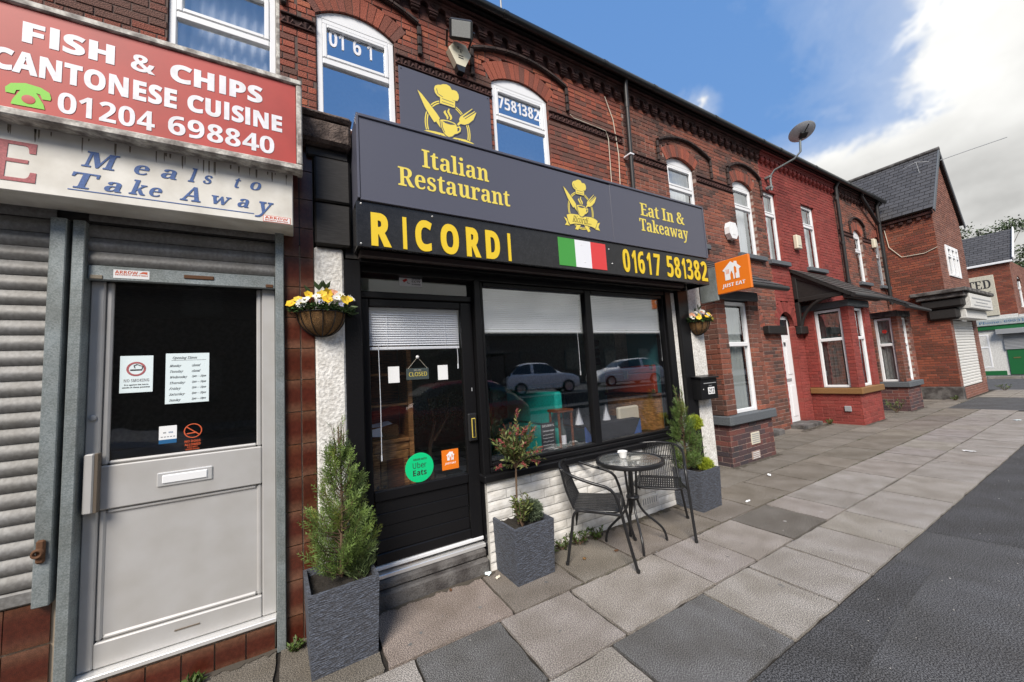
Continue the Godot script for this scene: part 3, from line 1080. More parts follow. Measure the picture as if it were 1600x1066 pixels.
func roof_slab(b: Node3D, x0: float, x1: float) -> void:
	var m := MB.new()
	m.tint(Color(1, 1, 1))
	m.quad(Vector3(x0, 6.47, -1.05), Vector3(x1, 6.47, -1.05), Vector3(x1, 8.9, -4.6), Vector3(x0, 8.9, -4.6))
	m.quad(Vector3(x0, 6.47, -8.2), Vector3(x1, 6.47, -8.2), Vector3(x1, 8.9, -4.6), Vector3(x0, 8.9, -4.6), Vector3(0, 0.8, -0.5))
	part(b, "roof", m, M["slate"])

func core(b: Node3D, x0: float, x1: float, y0: float, y1: float, z0: float, z1: float) -> void:
	var m := MB.new()
	m.box(Vector3(x0, y0, z0), Vector3(x1, y1, z1))
	part(b, "inner_wall", m, M["room_dark"])

func glazed_tile(b: Node3D, x0: float, x1: float, y0: float, y1: float, z: float) -> void:
	# glaze flashed pale along the top and bottom, deep red-brown between
	var m := MB.new()
	m.tint(Color(1, 1, 1))
	var s := R.randf_range(0.82, 1.12)
	var dk := Color(0.125, 0.03, 0.017) * s
	var pl := Color(0.24, 0.115, 0.07) * s
	if R.randf() < 0.3:
		pl = Color(0.19, 0.075, 0.04) * s
	var g := 0.002
	var ys := [0.0, 0.16, 0.34, 0.66, 0.84, 1.0]
	var ks := [pl, pl.lerp(dk, 0.35), dk, dk, pl.lerp(dk, 0.5), pl]
	var base := m.v.size()
	for i in 6:
		m.col = ks[i]
		var yy := lerpf(y0 + g, y1 - g, ys[i])
		m.vert(Vector3(x0 + g, yy, z), UZ)
		m.vert(Vector3(x1 - g, yy, z), UZ)
	for i in 5:
		m.tri_i(base + i * 2, base + i * 2 + 1, base + i * 2 + 3)
		m.tri_i(base + i * 2, base + i * 2 + 3, base + i * 2 + 2)
	m.col = pl
	m.quad(Vector3(x0 + g, y0 + g, z), Vector3(x0 + g, y1 - g, z), Vector3(x0 + g, y1 - g, z - 0.012), Vector3(x0 + g, y0 + g, z - 0.012), -UX)
	m.quad(Vector3(x1 - g, y0 + g, z), Vector3(x1 - g, y1 - g, z), Vector3(x1 - g, y1 - g, z - 0.012), Vector3(x1 - g, y0 + g, z - 0.012), UX)
	m.quad(Vector3(x0 + g, y0 + g, z), Vector3(x1 - g, y0 + g, z), Vector3(x1 - g, y0 + g, z - 0.012), Vector3(x0 + g, y0 + g, z - 0.012), -Vector3.UP)
	m.quad(Vector3(x0 + g, y1 - g, z), Vector3(x1 - g, y1 - g, z), Vector3(x1 - g, y1 - g, z - 0.012), Vector3(x0 + g, y1 - g, z - 0.012), Vector3.UP)
	part(b, "tile", m, M["tile_glaze"])

func slat_mesh(x0: float, x1: float, pitch: float) -> ArrayMesh:
	# one curved shutter slat, bulging towards the street
	var m := MB.new()
	var n := 8
	var prev := -1
	for i in n + 1:
		var t := float(i) / n
		var y := t * pitch * 0.94
		var z := sin(pow(t, 0.8) * PI) * 0.017
		var dz := cos(pow(t, 0.8) * PI)
		var nn := Vector3(0, -dz * 0.65, 1).normalized()
		var k := m.vert(Vector3(x0, y, z), nn)
		m.vert(Vector3(x1, y, z), nn)
		if prev >= 0:
			m.tri_i(prev, k, k + 1)
			m.tri_i(prev, k + 1, prev + 1)
		prev = k
	m.quad(Vector3(x0, pitch * 0.94, 0), Vector3(x1, pitch * 0.94, 0), Vector3(x1, pitch, -0.006), Vector3(x0, pitch, -0.006), Vector3(0, 0.3, 1).normalized())
	return m.mesh()

# ------------------------------------------------------------------ the chip shop
func build_chip_shop() -> void:
	var b := thing("chip_shop", "dark brick shop with grey roller shutters, silver door and glazed brown tiles", "shop building", Vector3(-1.5, 0, -1.3))
	var f := Transform3D(Basis(), Vector3(0, 0, WZ))
	var h := {"x0": -1.0, "x1": -0.17, "y0": 4.25, "ys": 5.6, "rise": 0.13, "t": 0.23}
	brickwork(b, Vector3(0, 0, WZ), UX, UZ, -3.2, 0.02, 3.35, 6.125, [h], "dark", "mortar_dark", {"soot": [[4.6, 5.6, 0.25]]})
	var w := window(b, f * Transform3D(Basis(), Vector3(0, 0, -0.03)), -1.0, -0.17, 4.25, 5.6, 5.06, "pane_house")
	arch_head(w, f * Transform3D(Basis(), Vector3(0, 0, -0.03)), h)
	drapes(w, f, -0.97, -0.2, 4.25, 5.6, -0.16, 9, "curtain_pale", 0.014)
	var wr := MB.new()      # flaking cement run round the frame
	wr.cbox(Vector3(-0.168, 4.25, WZ - 0.05), Vector3(-0.135, 5.62, WZ + 0.004), 0.004)
	part(b, "cement_reveal", wr, M["fascia_frame"])
	string_course(b, f, -3.2, -1.03, 5.32)
	string_course(b, f, -0.13, 0.02, 5.32)
	corbel_table(b, -3.2, 0.02)
	gutter(b, -3.2, 0.02)
	roof_slab(b, -3.2, 0.02)
	core(b, -3.2, 0.02, 3.4, 6.35, -8.0, -1.62)
	# flat roof over the shop front, beam behind the signs
	var fr := MB.new()
	fr.box(Vector3(-3.2, 3.36, -1.29), Vector3(0.02, 3.42, 0.0))
	fr.box(Vector3(-3.2, 2.52, -0.3), Vector3(0.02, 3.36, -0.002))
	part(b, "fascia_beam", fr, M["timber_black"])
	# dim shop interior behind the glass
	var rm := MB.new()
	rm.box(Vector3(-3.2, -0.02, -3.0), Vector3(0.02, 0.15, -0.08))
	rm.box(Vector3(-3.2, 0.15, -3.0), Vector3(0.02, 2.52, -2.9))
	rm.box(Vector3(-3.2, 0.15, -2.9), Vector3(-3.1, 2.52, -0.08))
	rm.box(Vector3(-0.02, 0.15, -2.9), Vector3(0.02, 2.52, -0.08))
	rm.box(Vector3(-3.1, 2.46, -2.9), Vector3(-0.02, 2.52, -0.3))
	part(b, "inner_wall", rm, M["room_dark"])
	var ct := MB.new()
	ct.cbox(Vector3(-2.8, 0.15, -1.9), Vector3(-0.3, 1.15, -1.4), 0.01)
	part(b, "counter", ct, M["alu_dark"])
	# tiled stall riser under the big shutter
	var bk := MB.new()
	bk.box(Vector3(-3.2, -0.03, -0.3), Vector3(-1.045, 0.62, -0.012))
	bk.box(Vector3(-0.078, -0.03, -0.3), Vector3(0.098, 3.3, -0.012))
	bk.box(Vector3(-1.0, -0.03, -0.3), Vector3(-0.135, 0.155, -0.014))
	part(b, "tile_backing", bk, M["grout"])
	for i in 12:
		for j in 3:
			glazed_tile(b, -1.06 - 0.152 * (i + 1), -1.06 - 0.152 * i, 0.008 + 0.205 * j - 0.02, 0.205 + 0.205 * j - 0.02, 0.0)
	for j in 16:
		glazed_tile(b, -0.078, 0.011, -0.055 + 0.2075 * j, 0.15 + 0.2075 * j, 0.0)
		glazed_tile(b, 0.015, 0.096, -0.055 + 0.2075 * j, 0.15 + 0.2075 * j, 0.0)
	for i in 6:
		glazed_tile(b, -1.0 + 0.144 * i, -1.0 + 0.144 * (i + 1) - 0.003, -0.02, 0.142, 0.004)
	# silver door
	var z := -0.045
	var d := MB.new()
	for q in [[-0.985, -0.928, 0.185, 2.21], [-0.205, -0.13, 0.185, 2.21], [-0.926, -0.207, 0.97, 1.2], [-0.926, -0.207, 0.185, 0.31]]:
		d.cbox(Vector3(q[0], q[2], z - 0.045), Vector3(q[1], q[3], z), 0.006)
	for q in [[-0.926, -0.898, 1.202, 2.21], [-0.235, -0.207, 1.202, 2.21], [-0.926, -0.9, 0.312, 0.968], [-0.233, -0.207, 0.312, 0.968], [-0.898, -0.235, 1.202, 1.222], [-0.898, -0.235, 0.312, 0.335], [-0.898, -0.235, 0.945, 0.968]]:
		d.cbox(Vector3(q[0], q[2], z - 0.04), Vector3(q[1], q[3], z - 0.012), 0.008)
	var door := part(b, "door", d, M["aluminium"])
	door.set_meta("label", "silver aluminium door, glazed above a plain panel")
	part(door, "panel", zbox(-0.902, -0.231, 0.33, 0.95, z - 0.035, z - 0.022, 0.002), M["aluminium"])
	var gl := MB.new()
	gl.box(Vector3(-0.9, 1.21, z - 0.032), Vector3(-0.232, 2.3, z - 0.026))
	part(door, "glass", gl, M["pane"])
	part(door, "letterbox", zbox(-0.695, -0.449, 1.047, 1.123, z - 0.01, z + 0.008, 0.004), M["alu_bright"])
	part(door, "letter_flap", zbox(-0.672, -0.472, 1.062, 1.108, z, z + 0.014, 0.004), M["upvc"])
	part(door, "pull_handle", zbox(-0.968, -0.93, 0.972, 1.275, z, z + 0.055, 0.006), M["aluminium"])
	part(door, "pull_edge", zbox(-0.929, -0.915, 0.972, 1.275, z + 0.01, z + 0.05, 0.002), M["alu_dark"])
	part(door, "drip_slot", zbox(-0.61, -0.5, 0.255, 0.262, z - 0.01, z + 0.004, 0.001), M["alu_dark"])
	var lk := MB.new()
	lk.lathe(Transform3D(Basis(UX, UZ, -Vector3.UP), Vector3(-0.957, 1.46, z)), [Vector2(0.0, 0.012), Vector2(0.014, 0.012), Vector2(0.017, 0.006), Vector2(0.017, 0.0)], 16)
	part(door, "lock", lk, M["steel_grey"])
	part(b, "threshold", zbox(-1.0, -0.13, 0.158, 0.182, -0.12, 0.012, 0.003), M["alu_bright"])
	# roller shutter over the window
	var sh := thing("roller_shutter", "closed grey galvanised roller shutter over tiled stall riser", "roller shutter", Vector3(-2.1, 0.6, 0))
	var sm := slat_mesh(-3.2, -1.1, 0.077)
	for i in 25:
		part(sh, "slat", sm, M["shutter"], Transform3D(Basis(), Vector3(0, 0.672 + 0.077 * i, -0.004)))
	part(sh, "bottom_bar", zbox(-3.2, -1.1, 0.6, 0.668, -0.014, 0.012, 0.008), M["shutter"])
	part(sh, "guide_rail", zbox(-1.112, -1.052, 0.585, 2.52, -0.02, 0.042, 0.004), M["galvanised"])
	var rk := MB.new()
	rk.cbox(Vector3(-1.1, 0.79, 0.043), Vector3(-1.068, 0.9, 0.06), 0.012)
	rk.lathe(Transform3D(Basis(UX, UZ, -Vector3.UP), Vector3(-1.09, 0.84, 0.06)), [Vector2(0.009, 0.0), Vector2(0.012, 0.012), Vector2(0.02, 0.012), Vector2(0.024, 0.0)], 14)
	part(sh, "bullet_lock", rk, M["rust"])
	# the raised shutter of the door
	var ds := thing("door_shutter", "raised roller shutter above the silver shop door", "roller shutter", Vector3(-0.55, 2.2, 0))
	var sm2 := slat_mesh(-0.985, -0.128, 0.077)
	for i in 4:
		part(ds, "slat", sm2, M["shutter"], Transform3D(Basis(), Vector3(0, 2.292 + 0.077 * i, -0.012)))
	part(ds, "bottom_bar", zbox(-0.985, -0.128, 2.205, 2.288, -0.03, 0.0, 0.006), M["galvanised"])
	part(ds, "guide_rail", zbox(-1.034, -0.986, -0.01, 2.52, -0.06, 0.034, 0.004), M["galvanised"])
	part(ds, "guide_rail", zbox(-0.127, -0.079, -0.01, 2.585, -0.06, 0.034, 0.004), M["galvanised"])
	part(ds, "rusty_slot", zbox(-0.585, -0.445, 2.24, 2.262, -0.002, 0.006, 0.002), M["rust"])
	part(ds, "rusty_plate", zbox(-0.975, -0.925, 2.21, 2.232, -0.002, 0.005, 0.002), M["dirt"])
	part(ds, "rusty_plate", zbox(-0.18, -0.14, 2.212, 2.232, -0.002, 0.005, 0.002), M["rust"])
	lay_bricks(b)

# ------------------------------------------------------------------ the restaurant
func build_restaurant() -> void:
	var b := thing("restaurant", "red-brown brick restaurant with black shop front and white rendered pillars", "shop building", Vector3(2.4, 0, -1.3))
	var f := Transform3D(Basis(), Vector3(0, 0, WZ))
	var h1 := {"x0": 0.195, "x1": 1.025, "y0": 4.3, "ys": 5.585, "rise": 0.15, "t": 0.25}
	var h2 := {"x0": 2.325, "x1": 3.265, "y0": 4.3, "ys": 5.575, "rise": 0.15, "t": 0.25}
	brickwork(b, Vector3(0, 0, WZ), UX, UZ, 0.02, 4.86, 3.35, 6.125, [h1, h2], "dark", "mortar_dark", {"soot": [[5.15, 5.58, 0.22], [3.3, 4.7, -0.1], [5.6, 6.1, -0.12]], "arch_pal": "dark"})
	var fw := f * Transform3D(Basis(), Vector3(0, 0, -0.03))
	for q in [[h1, "0161"], [h2, "7581382"]]:
		var h: Dictionary = q[0]
		var w := window(b, fw, h.x0 + 0.005, h.x1 - 0.005, 4.3, h.ys, 5.08, "pane_coated", {"fw": 0.06})
		arch_head(w, fw, h)
		var s: String = q[1]
		var x: float
		var xs := [0.325, 0.425, 0.575, 0.725] if s == "0161" else [2.445, 2.55, 2.655, 2.76, 2.835, 2.94, 3.045]
		var zz := 0.012
		for i in s.length():
			x = xs[i]
			var wd := 0.085 if s == "0161" else 0.088
			if s[i] == "1":
				wd *= 0.62
			text_in(w, "number", s[i], "sans_bold", fw * Transform3D(Basis(), Vector3(0, 0, -0.026)), x, x + wd, 5.30 if s == "0161" else 5.26, 5.50 if s == "0161" else 5.44, M["lettering_white"], 0.003)
	hood_mould(b, f, -0.1 + 0.02, 1.31, 5.52, 5.92, 0.17)
	hood_mould(b, f, 2.06, 3.61, 5.52, 5.9, 0.17)
	string_course(b, f, 0.02, 0.19, 5.32)
	string_course(b, f, 1.03, 2.32, 5.32)
	string_course(b, f, 3.27, 4.8, 5.32)
	corbel_table(b, 0.02, 4.86)
	gutter(b, 0.02, 4.86)
	roof_slab(b, 0.02, 4.86)
	core(b, 0.02, 4.86, 3.4, 6.35, -8.0, -1.75)
	var fr := MB.new()
	fr.box(Vector3(0.1, 3.3, -1.29), Vector3(4.45, 3.36, 0.0))
	fr.box(Vector3(0.3, 2.46, -0.12), Vector3(4.2, 3.3, -0.002))
	part(b, "fascia_beam", fr, M["timber_black"])
	# roughcast pillars
	part(b, "pillar", zbox(0.1, 0.285, -0.02, 2.52, -0.35, 0.006, 0.012), M["roughcast"])
	part(b, "pillar", zbox(4.185, 4.45, -0.02, 2.55, -1.28, 0.006, 0.012), M["roughcast"])
	part(b, "pillar", zbox(3.905, 3.985, -0.02, 2.42, -0.35, -0.03, 0.012), M["roughcast"])
	# black console and broken stone cap over the first pillar
	var cs := MB.new()
	cs.cbox(Vector3(0.105, 2.525, -0.3), Vector3(0.335, 2.83, 0.05), 0.012)
	cs.cbox(Vector3(0.105, 2.835, -0.3), Vector3(0.335, 3.16, 0.06), 0.012)
	cs.cbox(Vector3(0.06, 3.163, -0.3), Vector3(0.33, 3.235, 0.04), 0.01)
	part(b, "console", cs, M["timber_black"])
	var cp := MB.new()
	cp.cbox(Vector3(0.02, 3.24, -0.4), Vector3(0.345, 3.41, 0.11), 0.02)
	cp.cbox(Vector3(0.005, 3.412, -0.4), Vector3(0.35, 3.46, 0.13), 0.02)
	part(b, "stone_cap", cp, overlay(mat("weathered_cap", Color(0.20, 0.15, 0.125), 0.9, 0, "fine", 3.0, "height_mid", 0.4), "soot", 1.9))
	var c2 := MB.new()
	c2.cbox(Vector3(4.18, 2.555, -0.5), Vector3(4.47, 2.75, 0.03), 0.012)
	part(b, "console", c2, M["stone_blue"])
	# posts of the shop front
	for q in [[0.288, 0.4, 0.0], [1.31, 1.37, -0.03], [3.795, 3.9, -0.02], [3.988, 4.18, 0.012]]:
		part(b, "post", zbox(q[0], q[1], -0.02 if q[0] != 1.31 else 0.1, 2.45, -0.2, q[2], 0.006), M["black_paint"])
	part(b, "head_rail", zbox(0.402, 3.793, 2.375, 2.45, -0.2, -0.03, 0.006), M["black_paint"])
	part(b, "shutter_housing", zbox(0.385, 4.0, 2.452, 2.5, -0.1, 0.11, 0.006), M["housing"])
	part(b, "shutter_housing_lip", zbox(0.39, 4.0, 2.425, 2.451, -0.08, 0.06, 0.004), M["black_paint"])
	# door: leaf, glass, boards
	var z := -0.09
	var d := MB.new()
	for q in [[0.405, 0.462, 0.235, 2.19], [1.2, 1.305, 0.235, 2.19], [0.464, 1.198, 2.13, 2.19], [0.464, 1.198, 0.69, 0.765], [0.464, 1.198, 0.255, 0.33]]:
		d.cbox(Vector3(q[0], q[2], z - 0.045), Vector3(q[1], q[3], z), 0.006)
	var door := part(b, "door", d, M["black_paint"])
	door.set_meta("label", "black glazed door with boarded lower panel")
	for i in 4:
		part(door, "plank", zbox(0.47, 1.192, 0.332 + i * 0.0895, 0.4205 + i * 0.0895, z - 0.035, z - 0.012 - 0.004 * (i % 2), 0.003), M["black_paint"])
	var gl := MB.new()
	gl.box(Vector3(0.46, 0.76, z - 0.03), Vector3(1.202, 2.135, z - 0.024))
	part(door, "glass", gl, M["pane"])
	part(door, "weather_bar", zbox(0.41, 1.3, 0.225, 0.25, z - 0.04, z + 0.012, 0.004), M["upvc"])
	var hp := part(door, "push_plate", zbox(1.21, 1.29, 1.02, 1.25, z + 0.001, z + 0.03, 0.01), M["black_plastic"])
	part(door, "door_pull", zbox(1.235, 1.27, 1.05, 1.21, z + 0.031, z + 0.036, 0.002), M["gold"])
	part(door, "door_pull_plate", zbox(1.241, 1.264, 1.057, 1.203, z + 0.0365, z + 0.039, 0.001), M["black_plastic"])
	part(door, "lock", zbox(1.262, 1.272, 1.43, 1.46, z + 0.001, z + 0.006, 0.002), M["steel_grey"])
	part(b, "door_transom", zbox(0.402, 1.308, 2.195, 2.245, -0.16, z + 0.01, 0.006), M["black_paint"])
	var tl := MB.new()
	tl.box(Vector3(0.402, 2.245, z - 0.03), Vector3(1.308, 2.375, z - 0.024))
	part(b, "fanlight", tl, M["pane"])
	# doorstep
	part(b, "threshold", zbox(0.402, 1.308, 0.17, 0.2, -0.3, -0.06, 0.004), M["alu_bright"])
	var sp := MB.new()
	sp.cbox(Vector3(0.4, -0.02, -0.6), Vector3(1.3, 0.105, 0.012), 0.012)
	sp.cbox(Vector3(0.402, 0.106, -0.6), Vector3(1.3, 0.168, -0.03), 0.014)
	part(b, "doorstep", sp, M["stone"])
	# shop window
	var wf := MB.new()
	for q in [[1.372, 1.4, 0.79, 2.372], [3.765, 3.793, 0.79, 2.372], [2.56, 2.645, 0.79, 2.372], [1.402, 2.558, 2.335, 2.372], [2.647, 3.763, 2.335, 2.372], [1.402, 2.558, 0.79, 0.82], [2.647, 3.763, 0.79, 0.82]]:
		wf.cbox(Vector3(q[0], q[2], -0.12), Vector3(q[1], q[3], -0.045), 0.006)
	wf.cbox(Vector3(1.372, 0.745, -0.2), Vector3(3.793, 0.788, -0.02), 0.006)
	wf.cbox(Vector3(1.29, 0.685, -0.2), Vector3(3.9, 0.744, 0.03), 0.008)
	var sw := part(b, "shop_window", wf, M["black_paint"])
	for q in [[1.395, 2.565], [2.64, 3.77]]:
		var p := MB.new()
		p.box(Vector3(q[0], 0.815, -0.088), Vector3(q[1], 2.34, -0.082))
		part(sw, "pane", p, M["pane_shop"])
	# white split-faced stone under the window
	var wb := MB.new()
	wb.box(Vector3(1.312, -0.02, -0.3), Vector3(3.903, 0.684, -0.012))
	part(b, "stall_riser", wb, M["white_joint"])
	var y := -0.02
	var row := 0
	while y < 0.68:
		var hh := 0.078 if y + 0.08 < 0.68 else 0.684 - y
		var x := 1.312 - (0.13 if row % 2 else 0.0)
		while x < 3.9:
			var ww := R.randf_range(0.26, 0.46)
			var xa := maxf(x, 1.314)
			var xb := minf(x + ww, 3.902)
			if xb - xa > 0.04:
				var m := MB.new()
				# each stone has an uneven, rock-faced front
				var nx := maxi(3, int((xb - xa) / 0.045))
				var ny := 3
				var pts := []
				for iy in ny + 1:
					for ix in nx + 1:
						var edge: bool = ix == 0 or iy == 0 or ix == nx or iy == ny
						pts.append(Vector3(lerpf(xa + 0.002, xb - 0.002, float(ix) / nx), lerpf(y + 0.002, y + hh - 0.002, float(iy) / ny), -0.003 if edge else R.randf_range(0.0, 0.002)))
				for iy in ny:
					for ix in nx:
						var a: Vector3 = pts[iy * (nx + 1) + ix]
						var bb: Vector3 = pts[iy * (nx + 1) + ix + 1]
						var c: Vector3 = pts[(iy + 1) * (nx + 1) + ix + 1]
						var e: Vector3 = pts[(iy + 1) * (nx + 1) + ix]
						m.tri(a, bb, c, (bb - a).cross(c - a).normalized())
						m.tri(a, c, e, (c - a).cross(e - a).normalized())
				part(b, "stone", m, M["white_stone"])
			x += ww
		y += 0.0785
		row += 1
	part(b, "air_vent", zbox(3.05, 3.32, 0.1, 0.19, 0.0, 0.012, 0.003), M["white_stone"])
	for i in 7:
		part(b, "vent_slot", zbox(3.075 + i * 0.033, 3.088 + i * 0.033, 0.115, 0.175, 0.008, 0.014, 0.001), M["grey_print"])
	# downpipe at the party wall, with its white clip
	var dp := MB.new()
	dp.tube([Vector3(4.84, 6.4, -1.13), Vector3(4.84, 6.3, -1.15), Vector3(4.84, 3.4, -1.22)], 0.036, 10)
	dp.tube([Vector3(4.84, 6.0, -1.16), Vector3(4.84, 5.9, -1.163)], 0.042, 10)
	part(b, "downpipe", dp, M["iron"])
	part(b, "pipe_clip", zbox(4.79, 4.885, 5.06, 5.09, -1.29, -1.14, 0.004), M["lettering_white"])
	var cw := MB.new()
	cw.tube([Vector3(4.45, 6.05, -1.27), Vector3(4.62, 5.7, -1.29), Vector3(4.68, 5.1, -1.29), Vector3(4.63, 4.3, -1.29), Vector3(4.66, 3.4, -1.29)], 0.007, 6)
	cw.tube([Vector3(3.68, 5.5, -1.285), Vector3(3.75, 5.46, -1.285), Vector3(4.4, 5.43, -1.27), Vector3(4.45, 5.3, -1.27), Vector3(4.44, 4.3, -1.285)], 0.006, 6)
	part(b, "cable", cw, M["cream"])
	lay_bricks(b)

# ------------------------------------------------------------------ the terrace
func slates(b: Node3D, p00: Vector3, p10: Vector3, p11: Vector3, p01: Vector3, rows: int, cols: int, most: int, mat_ := "slate", base := Color(1, 1, 1)) -> void:
	# overlapping slates on a slope: p00-p10 is the lower edge, p01-p11 the upper
	var n := (p10 - p00).cross(p01 - p00).normalized()
	if n.y < 0:
		n = -n
	var rest := MB.new()
	var cnt := 0
	for r in rows:
		for c in cols + 1:
			var a := clampf((c - (0.5 if r % 2 else 0.0)) / cols, 0, 1)
			var e := clampf((c + 1 - (0.5 if r % 2 else 0.0)) / cols, 0, 1)
			if e - a < 0.15 / cols:
				continue
			var g := 0.03 / cols
			var t0 := float(r) / rows
			var t1 := minf(1.0, (r + 1.15) / rows)
			var q := []
			for s in [[a + g, t0], [e - g, t0], [e - g, t1], [a + g, t1]]:
				q.append(p00.lerp(p10, s[0]).lerp(p01.lerp(p11, s[0]), s[1]))
			var up := n * (0.016 + R.randf_range(0, 0.004))
			var m: MB = MB.new() if cnt < most else rest
			m.tint(base * R.randf_range(0.7, 1.15))
			m.quad(q[0] + up, q[1] + up, q[2] + n * 0.003, q[3] + n * 0.003, n)
			m.quad(q[0] + up, q[1] + up, q[1], q[0], (q[0] - q[3]).normalized())
			if cnt < most:
				part(b, "slate", m, M[mat_])
			cnt += 1
	if rest.v.size():
		var o := part(b, "slates", rest, M[mat_])
		o.set_meta("kind", "stuff")
	var bk := MB.new()
	bk.quad(p00, p10, p11, p01, n)
	bk.quad(p00 - n * 0.06, p10 - n * 0.06, p11 - n * 0.06, p01 - n * 0.06, -n)
	bk.quad(p00, p01, p01 - n * 0.06, p00 - n * 0.06)
	bk.quad(p10, p11, p11 - n * 0.06, p10 - n * 0.06)
	bk.quad(p00, p10, p10 - n * 0.06, p00 - n * 0.06)
	part(b, "roof_boards", bk, M["timber_black"])

func side_frame(x: float) -> Transform3D:
	return Transform3D(Basis(Vector3(0, 0, 1), Vector3(0, 1, 0), Vector3(-1, 0, 0)), Vector3(x, 0, 0))

# a square bay: brick base, sill, piers, windows on the front and on the side towards the shops
func bay(b: Node3D, o: Dictionary) -> void:
	var x0: float = o.x0
	var x1: float = o.x1
	var zf: float = o.z
	var hf := {"x0": o.wx0, "x1": o.wx1, "y0": o.sill, "ys": o.top, "rise": 0.0}
	var hs := {"x0": o.wz0, "x1": o.wz1, "y0": o.sill, "ys": o.top, "rise": 0.0}
	brickwork(b, Vector3(0, 0, zf), UX, UZ, x0, x1, -0.02, o.sill - 0.14, [], o.base_pal, o.mortar, {"soot": [[-0.1, 0.3, 0.15]]})
	brickwork(b, Vector3(x0, 0, 0), UZ, -UX, WZ, zf, -0.02, o.sill - 0.14, [], o.base_pal, o.mortar, {"soot": [[-0.1, 0.3, 0.15]]})
	brickwork(b, Vector3(0, 0, zf), UX, UZ, x0, x1, o.sill, o.top + 0.02, [hf], o.pal, o.mortar)
	brickwork(b, Vector3(x0, 0, 0), UZ, -UX, WZ, zf, o.sill, o.top + 0.02, [hs], o.pal, o.mortar)
	brickwork(b, Vector3(x1, 0, 0), UZ, UX, WZ, zf, -0.02, o.top + 0.02, [], o.pal, o.mortar)
	var s := MB.new()
	s.cbox(Vector3(x0 - 0.05, o.sill - 0.138, WZ), Vector3(x0 - 0.001, o.sill - 0.002, zf + 0.06), 0.012)
	s.cbox(Vector3(x0, o.sill - 0.138, zf - 0.1), Vector3(x1 + 0.05, o.sill - 0.002, zf + 0.06), 0.012)
	part(b, "bay_sill", s, M[o.sill_mat])
	var l := MB.new()
	l.cbox(Vector3(x0 - 0.01, o.top + 0.022, WZ), Vector3(x1 + 0.01, o.top + 0.17, zf + 0.012), 0.01)
	part(b, "bay_lintel", l, M[o.get("lintel", "stone_blue")])
	var ff := Transform3D(Basis(), Vector3(0, 0, zf - 0.05))
	var wf := window(b, ff, o.wx0, o.wx1, o.sill, o.top, o.top - o.get("tr", 0.6), "pane_house", {"sash": false})
	var fs := side_frame(x0 + 0.05)
	var ws := window(b, fs, o.wz0, o.wz1, o.sill, o.top, o.top - o.get("tr", 0.6), o.get("side_pane", "pane_house"), {"sash": false})
	if o.has("blind"):
		drapes(wf, ff, o.wx0 + 0.05, o.wx1 - 0.05, o.sill + 0.04, o.top - 0.04, -0.1, int((o.wx1 - o.wx0) / 0.085), o.blind, 0.016)
		drapes(ws, fs, o.wz0 + 0.05, o.wz1 - 0.05, o.sill + 0.04, o.top - 0.04, -0.1, int((o.wz1 - o.wz0) / 0.085), o.blind, 0.016)
	core(b, x0 + 0.3, x1 - 0.15, 0.0, o.top, WZ - 0.1, zf - 0.35)

func stone_sill(b: Node3D, x0: float, x1: float, y: float) -> void:
	part(b, "window_sill", zbox(x0, x1, y - 0.1, y, WZ - 0.05, WZ + 0.085, 0.01), M["stone_blue"])

